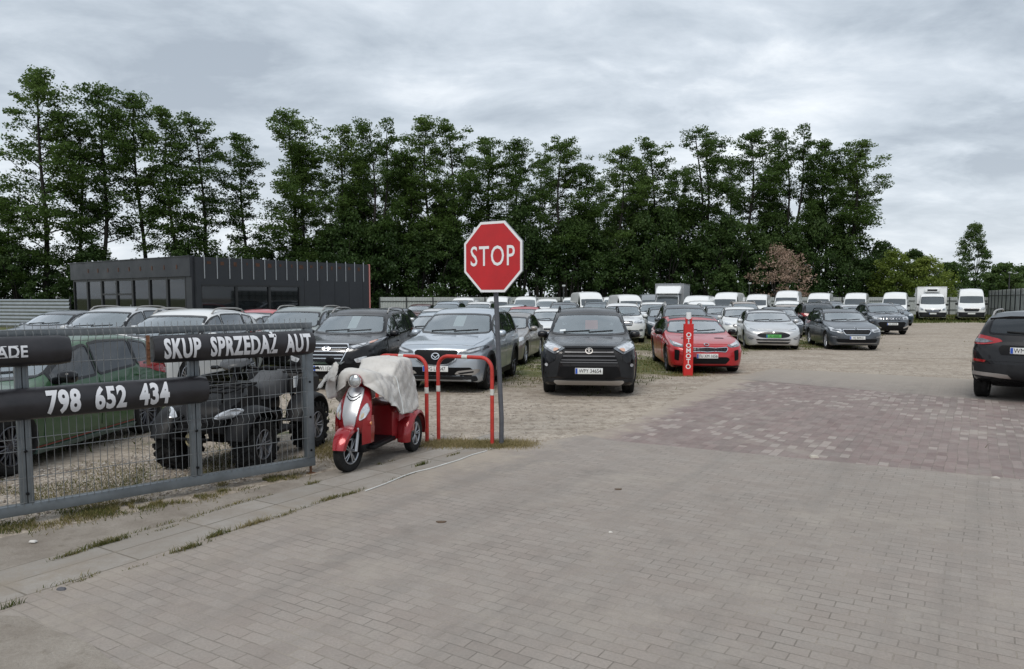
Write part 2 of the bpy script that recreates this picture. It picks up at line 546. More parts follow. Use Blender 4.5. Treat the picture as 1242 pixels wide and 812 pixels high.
def make_wheel(r, w, spokes, rim_mat, rr=.68, twin=True):
    """tyre and rim meshes, axle along X, outer face at +X"""
    t = MB(); h = w/2
    t.lathe([(r*rr, -h*.8), (r*.80, -h), (r*.93, -h*.96), (r*.985, -h*.8), (r, -h*.5), (r, -h*.18), (r*.985, -h*.14), (r*.985, -h*.06), (r, -h*.02), (r, h*.02), (r*.985, h*.06), (r*.985, h*.14), (r, h*.18),
             (r, h*.5), (r*.985, h*.8), (r*.93, h*.96), (r*.80, h), (r*rr, h*.8)], 'X', 36, closed=True)
    m = MB(); R = r*rr
    m.lathe([(R*1.02, h*.86), (R*.97, h*.9), (R*.90, h*.72), (R*.90, -h*.7), (R*1.0, -h*.75)], 'X', 36)
    m.lathe([(0, h*.2), (R*.55, h*.15), (R*.6, h*.1), (0, h*.1)], 'X', 20, mi=1)
    m.lathe([(0, h*.74), (R*.14, h*.72), (R*.2, h*.6), (R*.2, h*.2)], 'X', 16)
    m.lathe([(0, -h*.3), (R*.95, -h*.3)], 'X', 20, mi=1)
    for k in range(spokes):
        for dlt in ((-.13, .13) if twin else (0,)):
            a = 2*pi*k/spokes
            R1 = Vector((h*.62, R*.17*cos(a+dlt*2), R*.17*sin(a+dlt*2))); R2 = Vector((h*.78, R*.94*cos(a+dlt*1.2), R*.94*sin(a+dlt*1.2)))
            m.tube([R1, R1.lerp(R2, .5)+Vector((h*.05, 0, 0)), R2], R*.055 if twin else R*.085, 6)
    return t, m, [rim_mat, M_BLACK]
WHEELS = {}
def add_wheels(root, sh, key, rim_mat, spokes=5, twin=True):
    k = (key, rim_mat.name, spokes, twin)
    for ax in sh.axles:
        for sg in (-1, 1):
            w = empty('wheel', (sg*(sh.W/2-sh.ww/2-.03), sh.y(ax), sh.wr), 0 if sg > 0 else pi, root)
            if k not in WHEELS:
                t, m, mm = make_wheel(sh.wr, sh.ww, spokes, rim_mat, twin=twin)
                a = t.build('tyre', M_RUBBER, w, 40); b = m.build('rim', mm, w, 40)
                WHEELS[k] = (a.data, b.data)
            else:
                for nm, me in zip(('tyre', 'rim'), WHEELS[k]):
                    link(bpy.data.objects.new(nm, me), w)
def mir(p): return [(-a, b) for a, b in reversed(p)]
def quad_ring(r, n=20, cx=0, cz=0, sx=1, sz=1, pw=2.):
    out = []
    for k in range(n):
        a = 2*pi*k/n; c, q = cos(a), sin(a)
        out.append((cx+sx*r*math.copysign(abs(c)**(2/pw), c), cz+sz*r*math.copysign(abs(q)**(2/pw), q)))
    return out

def common(root, sh, pm, glass_f=None, glass_s=None, rails=None, seams=True, arch=None, mirror_mat=None, rim=M_ALLOY, key='x', spokes=5, twin=True,
           rear=True, wipers=True, sill=None, seats=True, handles=True, roof_black=False):
    """parts every passenger vehicle has"""
    gf = glass_f or M_GLASS; gs = glass_s or M_SIDEG
    W = sh.W
    # doors as slightly proud skins so that shut lines show
    if seams:
        for i, (u0, u1) in enumerate(sh.doors):
            z0 = sh.fl((u0+u1)/2)+.14
            p = [(u0, z0), (u1, z0), (u1, sh.fb(u1)-.012), ((u0+u1)/2, sh.fb((u0+u1)/2)-.012), (u0, sh.fb(u0)-.012)]
            if i == len(sh.doors)-1 and sh.rear_arch_cut:
                ax = sh.axles[1]; R = sh.wr+.13
                p = [(u0, z0)] + [(ax-R*cos(a), sh.wr+R*sin(a)) for a in (0.25, .5, .8, 1.05)] + [(ax-R*.35, sh.fb(u1)-.012), (u0, sh.fb(u0)-.012)]
                p[1] = (min(p[1][0], ax-R*.97), z0)
            p = rpoly(p, .04, 2)
            for sd in ('left', 'right'):
                d = sh.patch('door', p, sd, pm, root, off=.007, thick=.006, grid=.14)
                if handles and d:
                    hu = u1-.16 if not (i == len(sh.doors)-1 and sh.rear_arch_cut) else sh.axles[1]-sh.wr*.62
                    hz = sh.fb(hu)-.12
                    hp = rpoly([(hu-.10, hz-.016), (hu+.10, hz-.016), (hu+.10, hz+.016), (hu-.10, hz+.016)], .014, 2)
                    h = sh.patch('handle', hp, sd, pm, root, off=.04, thick=.028, grid=.3); h.parent = d
        # bonnet skin
        a = sh.bonnet
        kx0 = sh.sect(a[0]); kx1 = sh.sect(a[1])
        x0 = kx0['we']-.04; x1 = kx1['we']-.03
        xm = sh.sect((a[0]+a[1])/2)['we']-.03
        sh.patch('bonnet', rpoly([(-x0, a[0]), (0, a[0]-.05), (x0, a[0]), (xm, (a[0]+a[1])/2), (x1, a[1]), (-x1, a[1]), (-xm, (a[0]+a[1])/2)], .05, 3), 'top', pm, root, off=.008, thick=.007, grid=.12)
    sh.body(root, pm)
    sp = sh.screen()
    w = sh.patch('windscreen', offs(sp, .012), 'front', gf, root, off=.002, thick=0, grid=.15)
    sh.patch('windscreen_seal', offs(sp, .034), 'front', M_GLOSSBLK, root, off=.005, thick=.004, grid=.2, ring=sp)
    if wipers:
        for x0, x1 in ((-.52, .02), (.0, .5)):
            z = sh.ft(sh.cowl)+sh.wsdrop+.035
            sh.patch('wiper', [(x0, z), (x1, z+.035), (x1, z+.05), (x0, z+.02)], 'front', M_BLACK, root, off=.015, thick=.012, grid=.3)
    for p in sh.side_panes():
        for sd in ('left', 'right'):
            sh.patch('side_window', offs(p, .01), sd, gs, root, off=.002, thick=0, grid=.15)
            sh.patch('window_seal', offs(p, .03), sd, M_GLOSSBLK, root, off=.006, thick=.004, grid=.2, ring=p)
    if rear and sh.tail_z:
        p = sh.backlight()
        sh.patch('rear_window', offs(p, .01), 'rear', gs, root, off=.002, thick=0, grid=.15)
        sh.patch('window_seal', offs(p, .03), 'rear', M_GLOSSBLK, root, off=.005, thick=.004, grid=.2, ring=p)
    if roof_black:
        us = [sh.roof_f+.05+(sh.roof_r-sh.roof_f-.15)*k/4 for k in range(5)]
        pts = [(sh.sect(u)['we']-.08, u) for u in us]
        sh.patch('roof_panel', [(-x, u) for x, u in pts] + [(x, u) for x, u in reversed(pts)], 'top', M_GLOSSBLK, root, off=.004, thick=.003, grid=.2)
    # arches and sills
    if arch:
        for ax in sh.axles:
            R0, R1 = sh.wr+.045, sh.wr+.115
            a0, a1 = -.35, pi+.35
            po = [(ax+R1*cos(a0+(a1-a0)*k/18), sh.wr+R1*sin(a0+(a1-a0)*k/18)) for k in range(19)]
            pi_ = [(ax+R0*cos(a0+(a1-a0)*k/18), sh.wr+R0*sin(a0+(a1-a0)*k/18)) for k in range(19)]
            p = po + pi_[::-1]
            for sd in ('left', 'right'):
                sh.patch('wheel_arch_trim', p, sd, arch, root, off=.022, thick=.05, grid=.5)
    if sill:
        z0 = sh.fl(sh.L/2)+.02
        p = [(sh.axles[0]+sh.wr+.08, z0), (sh.axles[1]-sh.wr-.08, z0), (sh.axles[1]-sh.wr-.10, z0+.13), (sh.axles[0]+sh.wr+.10, z0+.13)]
        for sd in ('left', 'right'):
            sh.patch('sill_trim', p, sd, sill, root, off=.016, thick=.03, grid=.4)
    # mirrors
    u = sh.cowl+sh.mirror_u; k = sh.sect(u)
    for sg in (-1, 1):
        m = MB(); c = Vector((sg*(k['wb']+.085), sh.y(u), sh.fb(u)+.085))
        rings = []
        for t, sx, sz in ((-.075, .45, .45), (-.05, .85, .85), (0, 1, 1), (.04, 1, 1), (.055, .93, .9)):
            rings.append([(c.x+.105*sx*math.copysign(abs(cos(a))**.7, cos(a)), c.y+t, c.z+.075*sz*math.copysign(abs(sin(a))**.7, sin(a))) for a in [2*pi*q/16 for q in range(16)]])
        m.loft(rings)
        m.tube([(sg*(k['wb']-.03), sh.y(u)-.01, sh.fb(u)+.01), (sg*(k['wb']+.05), sh.y(u), sh.fb(u)+.05)], .024, 6, mi=1)
        m.build('mirror', [mirror_mat or pm, M_BLACK], root, 45)
    if rails:
        us = [sh.roof_f+.12+(sh.roof_r-sh.roof_f-.1)*q/10 for q in range(11)]
        for sg in (-1, 1):
            m = MB(); pts = []
            for q, uu in enumerate(us):
                kk = sh.sect(uu); lift = .045 if 0 < q < 10 else -.01
                pts.append((sg*(kk['we']-.045), sh.y(uu), kk['ze']+.012+lift))
            m.tube(pts, .017, 8); m.build('roof_rail', rails, root, 50)
    if seats:
        zf = sh.fb(sh.cowl+1.0)
        m0 = None
        for (su, xs) in ((sh.cowl+1.35, (-.36, .36)), (sh.cowl+2.2, (-.36, .36))):
            if su > (sh.cabin_end or 0)+.2: continue
            for x in xs:
                m = MB(); y = sh.y(su); top = sh.ft(su)-.30
                m.box((x, y+.04, zf+(top-zf)*.3-.03), (.46, .13, (top-zf)*.6+.1), Matrix.Rotation(.2, 3, 'X'), bev=.04)
                m.box((x, y+.12, top), (.26, .10, .17), Matrix.Rotation(.15, 3, 'X'), bev=.035)
                m.build('seat', M_SEAT, root, 40)
        m = MB(); c = Vector((.36, sh.y(sh.cowl+.82), zf+.05)); pts = [c+Vector((.18*cos(a), .06*sin(a), .17*sin(a))) for a in [2*pi*q/18 for q in range(19)]]
        m.tube(pts, .018, 6); m.build('steering_wheel', M_CABIN, root, 50)
    add_wheels(root, sh, key, rim, spokes, twin)

def plate(root, sh, text, z, axis='front', bg=None, half=.26, h=.114, cx=0, ts=.105, band=True, off=.02):
    """number plate with blue band and lettering"""
    b = MB()
    sg = -1 if axis == 'front' else 1
    o = Vector((cx, sg*9, z)); loc, no, ix, ds = sh.bvh.ray_cast(o, Vector((0, -sg, 0)))
    y = loc.y + sg*off
    b.box((cx, y, z), (half*2, .012, h), bev=.004)
    p = b.build('number_plate', bg or M_PLATE, root, 40)
    f = 1 if axis == 'front' else -1
    if band:
        mesh_obj('plate_band', [(cx+f*-half+f*.006, y+sg*.009, z-h/2+.006), (cx+f*-half+f*.045, y+sg*.009, z-h/2+.006), (cx+f*-half+f*.045, y+sg*.009, z+h/2-.006), (cx+f*-half+f*.006, y+sg*.009, z+h/2-.006)], [(0, 1, 2, 3)], M_EU, p)
    if text:
        vs, fs = text_mesh(text, ts, sx=.80, bold=0, space=1.02)
        wd = max(v.x for v in vs)-min(v.x for v in vs)
        k = min(1., (half*2-.08)/wd)
        vs = [Vector(((f*(v.x*k)) + cx + f*.022, y+sg*.010, z+v.z)) for v in vs]
        mesh_obj('plate_lettering', vs, fs, M_INK if bg is None else pmat('plate_ink_green', (.02, .12, .02)), p)
    return p
def lamps(root, sh, p, mat, axis='front', name='headlight', off=.006, thick=.02, inner=None, imat=None):
    for q in (p, mir(p)):
        l = sh.patch(name, rpoly(q, .025, 2), axis, mat, root, off=off, thick=thick, grid=.035)
        if inner:
            qq = inner if q is p else mir(inner)
            e = sh.patch('lamp_reflector', rpoly(qq, .015, 2), axis, imat or M_LAMP, root, off=off+.006, thick=.01, grid=.035); e.parent = l

def scaled(pts, ks, kz): return [(a*ks, b*kz) for a, b in pts]
SUV_TOP = [(0,.60),(.03,.78),(.09,.90),(.22,.965),(.8,1.035),(1.2,1.085),(1.32,1.125),(1.95,1.50),(2.25,1.60),(2.7,1.645),(3.2,1.64),(3.75,1.585),(4.02,1.52),(4.33,1.14),(4.42,1.0),(4.46,.8),(4.48,.6)]
SUV_LOW = [(0,.5),(.03,.33),(.12,.24),(.6,.2),(3.9,.2),(4.35,.28),(4.45,.4),(4.48,.5)]
SUV_BELT = [(0,.45),(.05,.70),(.2,.86),(1.2,1.0),(2.5,1.045),(3.6,1.09),(4.3,1.09),(4.44,.8),(4.48,.55)]
def suv(L=4.48, W=1.85, H=1.65, **kw):
    a, b = L/4.48, H/1.65
    d = dict(L=L, W=W, top=scaled(SUV_TOP, a, b), low=scaled(SUV_LOW, a, b), belt=scaled(SUV_BELT, a, b), axles=(.88*a, 3.55*a), cowl=1.22*a, roof_f=2.15*a, roof_r=3.72*a,
             cabin_end=3.75*a, tail_z=1.17*b, tail_x=.62, panes=[(1.50*a, 2.42*a), (2.51*a, 3.38*a), (3.46*a, 3.86*a)], doors=[(1.36*a, 2.44*a), (2.46*a, 3.42*a)],
             rear_arch_cut=True, bonnet=(.22, 1.18*a), mirror_u=.47, wr=.35, ww=.23)
    d.update(kw)
    return Shell(**d).build()
FB_TOP = [(0,.45),(.03,.58),(.09,.67),(.25,.745),(.8,.85),(1.35,.93),(1.48,.965),(2.2,1.27),(2.55,1.36),(2.95,1.395),(3.4,1.375),(3.9,1.27),(4.4,1.09),(4.62,1.03),(4.75,.98),(4.80,.8),(4.83,.5)]
FB_LOW = [(0,.36),(.03,.24),(.12,.17),(.6,.15),(4.2,.16),(4.7,.24),(4.8,.33),(4.83,.42)]
FB_BELT = [(0,.35),(.05,.54),(.2,.67),(1.3,.86),(2.6,.91),(3.8,.96),(4.5,.98),(4.78,.75),(4.83,.45)]
def fastback(L=4.83, W=1.87, H=1.40, **kw):
    a, b = L/4.83, H/1.395
    d = dict(L=L, W=W, top=scaled(FB_TOP, a, b), low=scaled(FB_LOW, a, b), belt=scaled(FB_BELT, a, b), axles=(.86*a, 3.77*a), cowl=1.36*a, roof_f=2.42*a, roof_r=3.35*a,
             cabin_end=3.6*a, tail_z=1.10*b, tail_x=.60, panes=[(1.72*a, 2.62*a), (2.70*a, 3.62*a), (3.68*a, 3.98*a)], doors=[(1.5*a, 2.64*a), (2.66*a, 3.6*a)], rear_arch_cut=True,
             bonnet=(.25, 1.33*a), mirror_u=.5, wr=.335, ww=.235, rail=.115, tumble=.42, edge=.09)
    d.update(kw)
    return Shell(**d).build()
HB_TOP = [(0,.48),(.03,.62),(.09,.71),(.25,.79),(.75,.90),(1.1,.965),(1.2,1.0),(1.95,1.36),(2.25,1.435),(2.6,1.465),(3.1,1.45),(3.5,1.39),(3.75,1.32),(3.98,1.02),(4.06,.9),(4.10,.75),(4.12,.5)]
HB_LOW = [(0,.38),(.03,.26),(.12,.19),(.6,.165),(3.6,.17),(4.0,.25),(4.08,.34),(4.12,.44)]
HB_BELT = [(0,.38),(.05,.58),(.2,.70),(1.1,.885),(2.3,.935),(3.3,.99),(3.95,.99),(4.08,.7),(4.12,.45)]
def hatch(L=4.12, W=1.78, H=1.465, **kw):
    a, b = L/4.12, H/1.465
    d = dict(L=L, W=W, top=scaled(HB_TOP, a, b), low=scaled(HB_LOW, a, b), belt=scaled(HB_BELT, a, b), axles=(.80*a, 3.36*a), cowl=1.12*a, roof_f=2.1*a, roof_r=3.42*a,
             cabin_end=3.45*a, tail_z=1.05*b, tail_x=.60, panes=[(1.42*a, 2.25*a), (2.33*a, 3.10*a), (3.17*a, 3.5*a)], doors=[(1.26*a, 2.27*a), (2.29*a, 3.16*a)], rear_arch_cut=True,
             bonnet=(.22, 1.08*a), mirror_u=.47, wr=.315, ww=.21, rail=.115)
    d.update(kw)
    return Shell(**d).build()
ES_TOP = [(0,.47),(.03,.61),(.09,.71),(.25,.79),(.8,.90),(1.25,.975),(1.38,1.01),(2.1,1.355),(2.4,1.435),(2.8,1.465),(3.4,1.455),(3.95,1.41),(4.2,1.35),(4.55,1.0),(4.62,.88),(4.66,.72),(4.69,.5)]
def estate(L=4.69, W=1.81, H=1.465, **kw):
    a, b = L/4.69, H/1.465
    d = dict(L=L, W=W, top=scaled(ES_TOP, a, b), low=scaled([(0,.38),(.03,.26),(.12,.19),(.6,.165),(4.1,.17),(4.55,.25),(4.65,.34),(4.69,.44)], a, b),
             belt=scaled([(0,.38),(.05,.58),(.2,.70),(1.25,.90),(2.6,.945),(3.8,.985),(4.5,.98),(4.64,.7),(4.69,.45)], a, b), axles=(.87*a, 3.55*a), cowl=1.28*a, roof_f=2.25*a, roof_r=3.9*a,
             cabin_end=3.9*a, tail_z=1.05*b, tail_x=.60, panes=[(1.56*a, 2.48*a), (2.56*a, 3.36*a), (3.44*a, 4.02*a)], doors=[(1.42*a, 2.5*a), (2.52*a, 3.42*a)], rear_arch_cut=True,
             bonnet=(.24, 1.24*a), mirror_u=.47, wr=.325, ww=.215, rail=.115)
    d.update(kw)
    return Shell(**d).build()
SD_TOP = [(0,.46),(.03,.60),(.09,.69),(.25,.77),(.8,.88),(1.25,.95),(1.38,.985),(2.1,1.32),(2.45,1.41),(2.8,1.44),(3.2,1.41),(3.55,1.31),(3.95,1.09),(4.1,1.04),(4.42,1.01),(4.5,.93),(4.54,.75),(4.57,.5)]
def sedan(L=4.57, W=1.78, H=1.44, **kw):
    a, b = L/4.57, H/1.44
    d = dict(L=L, W=W, top=scaled(SD_TOP, a, b), low=scaled([(0,.38),(.03,.25),(.12,.18),(.6,.165),(4.0,.17),(4.45,.25),(4.53,.34),(4.57,.44)], a, b),
             belt=scaled([(0,.36),(.05,.56),(.2,.68),(1.25,.875),(2.6,.92),(3.6,.96),(4.35,.97),(4.52,.7),(4.57,.45)], a, b), axles=(.86*a, 3.52*a), cowl=1.26*a, roof_f=2.28*a, roof_r=3.2*a,
             cabin_end=3.3*a, tail_z=1.07*b, tail_x=.58, panes=[(1.56*a, 2.46*a), (2.54*a, 3.30*a)], doors=[(1.42*a, 2.48*a), (2.5*a, 3.38*a)], rear_arch_cut=True,
             bonnet=(.24, 1.22*a), mirror_u=.47, wr=.32, ww=.21, rail=.115)
    d.update(kw)
    return Shell(**d).build()
def van(L=5.6, W=2.03, H=2.5, **kw):
    b = H
    top = [(0,.70),(.03,.86),(.08,.98),(.2,1.08),(.55,1.24),(.72,1.31),(.85,1.40),(1.35,H*.80),(1.62,H*.90),(1.95,H*.965),(2.5,H),(4.9,H*.995),(L-.25,H*.985),(L-.12,H*.96),(L-.04,H*.8),(L-.01,H*.5),(L,.7)]
    if H < 2.2:
        top = [(0,.62),(.03,.76),(.08,.87),(.2,.98),(.6,1.11),(.82,1.18),(.95,1.24),(1.5,H*.87),(1.75,H*.945),(2.1,H*.985),(2.6,H),(L-.5,H*.99),(L-.25,H*.975),(L-.12,H*.94),(L-.04,H*.75),(L-.01,H*.5),(L,.6)]
    bl = 1.22 if H > 2.2 else 1.08
    d = dict(L=L, W=W, top=top, low=[(0,.45),(.03,.3),(.12,.24),(.6,.24),(L-.6,.25),(L-.15,.32),(L-.04,.42),(L,.55)],
             belt=[(0,.42),(.05,.72),(.2,.9),(.8,bl-.03),(1.5,bl),(L-.3,bl),(L-.05,.9),(L,.55)], axles=(.95, L-1.35), cowl=.72, roof_f=1.34 if H > 2.2 else 1.6, roof_r=L-.6,
             cabin_end=2.2, tail_z=None, tail_x=.7, panes=[(1.02, 1.85)], doors=[(.98, 1.98)], rear_arch_cut=False, bonnet=(.2, .7), mirror_u=.42, wr=.34, ww=.22,
             rail=.2, tumble=.10 if H > 2.2 else .14, crown=.06, edge=.16, af=.42, nf=3., ar=.12, nr=4., wsdrop=.03)
    d.update(kw)
    s = Shell(**d)
    return s.build()
# ------------------------------------------------------------------ vehicle models, front at -Y
P_BLACK = M_PAINT0
P_ANTH = paint('paint_brown_black', (.020, .0175, .0175), .5, .28)
P_SILV = paint('paint_silver_blue', (.45, .50, .555), .5, .34)
P_RED = paint('paint_red', (.45, .014, .02), .25, .34)
P_TES = paint('paint_silver', (.58, .59, .60), .5, .34)
P_DGREY = paint('paint_dark_grey', (.055, .066, .080), .45, .36)
P_MGREY = paint('paint_mid_grey', (.11, .125, .145), .45, .36)
P_GREEN = paint('paint_green', (.024, .088, .034), .3, .36)
P_WHITE = paint('paint_white', (.72, .73, .73), .0, .35)
P_BRONZE = paint('paint_bronze_grey', (.27, .25, .235), .5, .36)
P_LBLUE = paint('paint_pale_blue', (.40, .46, .52), .5, .36)
P_BEIGE = paint('paint_beige', (.42, .36, .31), .4, .36)
P_TEAL = paint('paint_dark_teal', (.03, .05, .065), .4, .36)
P_PGREEN = paint('paint_grey_green', (.24, .27, .26), .5, .36)
P_VAN = paint('paint_van_white', (.76, .77, .77), .0, .4)
P_GVAN = paint('paint_van_grey', (.26, .28, .30), .2, .4)
M_SMOKE = pmat('sticker_red', (.60, .16, .10), .6, vary=.1)
PRICE = []   # sheets behind windscreens, added as things of their own later

def emblem_oval(root, sh, z, rx, rz, mat=M_CHROME, axis='front', kind='oval', cx=0):
    ring = quad_ring(1, 24, cx, z, rx, rz); inn = quad_ring(1, 24, cx, z, rx*.78, rz*.76)
    e = sh.patch('emblem', ring, axis, mat, root, off=.03, thick=.02, grid=.4, ring=inn)
    bars = {'oval': [[(-.6*rx, z+.55*rz), (-.45*rx, z+.6*rz), (-.35*rx, z-.55*rz), (-.5*rx, z-.6*rz)], [(.35*rx, z+.55*rz), (.5*rx, z+.6*rz), (.6*rx, z-.55*rz), (.45*rx, z-.6*rz)], [(-.5*rx, z-.12*rz), (.5*rx, z+.02*rz), (.5*rx, z+.2*rz), (-.5*rx, z+.06*rz)]],
            'wing': [[(-.8*rx, z+.2*rz), (-.68*rx, z+.42*rz), (0, z-.25*rz), (.68*rx, z+.42*rz), (.8*rx, z+.2*rz), (.5*rx, z+.05*rz), (0, z-.6*rz), (-.5*rx, z+.05*rz)]],
            'bar': [[(-1.15*rx, z-.2*rz), (1.15*rx, z-.2*rz), (1.15*rx, z+.2*rz), (-1.15*rx, z+.2*rz)]],
            'tri': [[(-.12*rx, z-.7*rz), (.12*rx, z-.7*rz), (.12*rx, z+.7*rz), (-.12*rx, z+.7*rz)], [(-.6*rx, z+.3*rz), (.6*rx, z+.3*rz), (.6*rx, z+.5*rz), (-.6*rx, z+.5*rz)]],
            'none': []}[kind]
    for p in bars:
        b = sh.patch('emblem_bar', [(a+cx, c) for a, c in p], axis, mat, root, off=.03, thick=.015, grid=.4); b.parent = e
    return e
def front_patch(root, sh, name, pts, mat, off=.006, thick=.02, r=.03, axis='front', grid=.1):
    return sh.patch(name, rpoly(pts, r, 3), axis, mat, root, off=off, thick=thick, grid=grid)
def sym(p): return p + [(-a, b) for a, b in reversed(p)]
def bars_in(root, sh, zs, xf, mat, h=.022, name='grille_bar', off=.018):
    for z in zs:
        x = xf(z)
        sh.patch(name, rpoly([(-x, z-h/2), (x, z-h/2), (x, z+h/2), (-x, z+h/2)], .008, 2), 'front', mat, root, off=off, thick=.02, grid=.15)
def tail(root, sh, p, lens=M_TAIL):
    lamps(root, sh, p, lens, 'rear', 'tail_light', off=.008, inner=None)

def black_suv():
    sh = suv(4.48, 1.85, 1.65); r = empty('parked_suv')
    common(r, sh, P_BLACK, rails=M_SILVER, arch=M_BLACK, sill=M_BLACK, key='suv', rim=M_DARKALLOY, mirror_mat=P_BLACK)
    g = sym([(.40, .94), (.44, .88), (.30, .60)])
    front_patch(r, sh, 'grille', g, M_GLOSSBLK, off=.008)
    bars_in(r, sh, (.88, .81, .74, .67), lambda z: .30+(z-.60)*.40, M_CHROME, .017)
    sh.patch('grille_frame', offs(rpoly(g, .03, 3), .018), 'front', M_CHROME, r, off=.014, thick=.012, grid=.2, ring=rpoly(g, .03, 3))
    emblem_oval(r, sh, .86, .085, .043)
    lamps(r, sh, [(.40, .90), (.88, 1.05), (.88, .97), (.62, .87), (.46, .80)], M_LAMPD, inner=[(.47, .90), (.80, 1.0), (.80, .965), (.55, .87)])
    lamps(r, sh, [(.76, .995), (.84, 1.015), (.84, .965), (.78, .95)], M_AMBER, name='indicator', off=.014)
    lamps(r, sh, [(.56, .66), (.80, .72), (.80, .62), (.62, .58)], M_LAMP, name='fog_light')
    front_patch(r, sh, 'lower_intake', sym([(.62, .57), (.66, .50), (.60, .36)]), M_BLACK)
    front_patch(r, sh, 'skid_plate', sym([(.62, .34), (.55, .27)]), M_CLAD, off=.012)
    sh.patch('chrome_strip', rpoly(sym([(.36, .60), (.40, .625), (.33, .555)]), .01, 2), 'front', M_CHROME, r, off=.02, thick=.02, grid=.2)
    plate(r, sh, 'WI 1J36C', .47)
    tail(r, sh, [(.55, 1.12), (.9, 1.14), (.9, .98), (.6, 1.0)])
    return r, sh
def silver_suv():
    sh = suv(4.55, 1.84, 1.68); r = empty('parked_suv')
    common(r, sh, P_SILV, arch=M_CLAD, sill=M_CLAD, key='suv2', rim=M_DARKALLOY)
    g = sym([(.40, .865), (.45, .83), (.38, .68), (.24, .60)]) ; g = g[:4] + [(0, .575)] + g[4:]
    front_patch(r, sh, 'grille', g, M_BLACK, off=.006)
    wing = [(.45, .83), (.475, .82), (.40, .66), (.25, .575), (0, .548), (-.25, .575), (-.40, .66), (-.475, .82), (-.45, .83), (-.385, .68), (-.24, .60), (0, .575), (.24, .60), (.385, .68)]
    sh.patch('grille_wing', wing, 'front', M_CHROME, r, off=.022, thick=.03, grid=.3)
    emblem_oval(r, sh, .745, .085, .066, kind='wing')
    lamps(r, sh, [(.44, .80), (.50, .855), (.88, .945), (.90, .87), (.72, .80)], M_LAMPD, inner=[(.55, .83), (.84, .91), (.84, .87), (.66, .82)])
    front_patch(r, sh, 'lower_intake', sym([(.68, .53), (.76, .45), (.66, .30)]), M_BLACK)
    lamps(r, sh, [(.38, .40), (.44, .46), (.82, .50), (.84, .45), (.74, .38)], M_SILVER, name='bumper_trim', off=.02)
    lamps(r, sh, [(.44, .425), (.74, .46), (.74, .43), (.5, .40)], M_BLACK, name='fog_slot', off=.024)
    front_patch(r, sh, 'lower_bumper', sym([(.78, .36), (.80, .26), (.6, .23)]), M_CLAD, off=.014)
    plate(r, sh, 'FG LL 547', .50)
    tail(r, sh, [(.5, 1.08), (.9, 1.14), (.9, 1.04), (.55, 1.02)])
    return r, sh
def brown_suv():
    sh = suv(4.6, 1.855, 1.685, edge=.09); r = empty('parked_suv')
    common(r, sh, P_ANTH, rails=M_BLACK, arch=M_CLAD, sill=M_CLAD, key='suv3', rim=M_DARKALLOY, mirror_mat=P_BLACK)
    front_patch(r, sh, 'bumper_frame', sym([(.46, .945), (.62, .72), (.84, .62), (.86, .36), (.60, .40), (.56, .655), (.52, .70)][:7]), M_CLAD, off=.006, r=.02)
    lamps(r, sh, [(.62, .80), (.88, .92), (.90, .66), (.84, .60), (.64, .70)], M_GLOSSBLK, name='corner_panel', off=.008)
    front_patch(r, sh, 'grille', sym([(.43, .925), (.54, .70), (.50, .655)]), M_BLACK, off=.016)
    bars_in(r, sh, (.86, .79, .72, .675), lambda z: .43+(.925-z)*.42, pmat('grille_grey', (.10, .10, .105), .4, metal=.3), .022, off=.03)
    front_patch(r, sh, 'bonnet_lip', sym([(.47, .955), (.45, .925)]), M_BLACK, off=.03)
    emblem_oval(r, sh, .885, .07, .055, kind='tri', mat=M_SILVER)
    lamps(r, sh, [(.45, .93), (.52, .955), (.86, 1.055), (.89, .94), (.64, .825)], M_LAMPD, off=.018, inner=[(.52, .935), (.83, 1.03), (.85, .96), (.66, .865)])
    lamps(r, sh, [(.56, .915), (.66, .93), (.68, .88), (.63, .87)], pmat('peach_lens', (.60, .36, .26), .15, coat=.8), name='indicator', off=.034)
    lamps(r, sh, quad_ring(.032, 12, .80, .62), M_LAMP, name='fog_light', off=.02)
    front_patch(r, sh, 'lower_intake', sym([(.54, .60), (.60, .42), (.46, .37)]), M_BLACK, off=.016)
    front_patch(r, sh, 'skid_plate', sym([(.64, .335), (.66, .30), (.60, .255)]), M_SILVER, off=.03)
    front_patch(r, sh, 'lower_bumper', sym([(.86, .36), (.84, .23), (.5, .22)]), M_CLAD, off=.012)
    plate(r, sh, 'WPY 34654', .515)
    sh.patch('inspection_sticker', rpoly([(-.60, 1.19), (-.48, 1.20), (-.48, 1.235), (-.60, 1.225)], .01, 2), 'front', M_PAPER, r, off=.004, thick=0, grid=.3)
    tail(r, sh, [(.5, 1.10), (.9, 1.13), (.9, 1.0), (.55, 1.02)])
    return r, sh
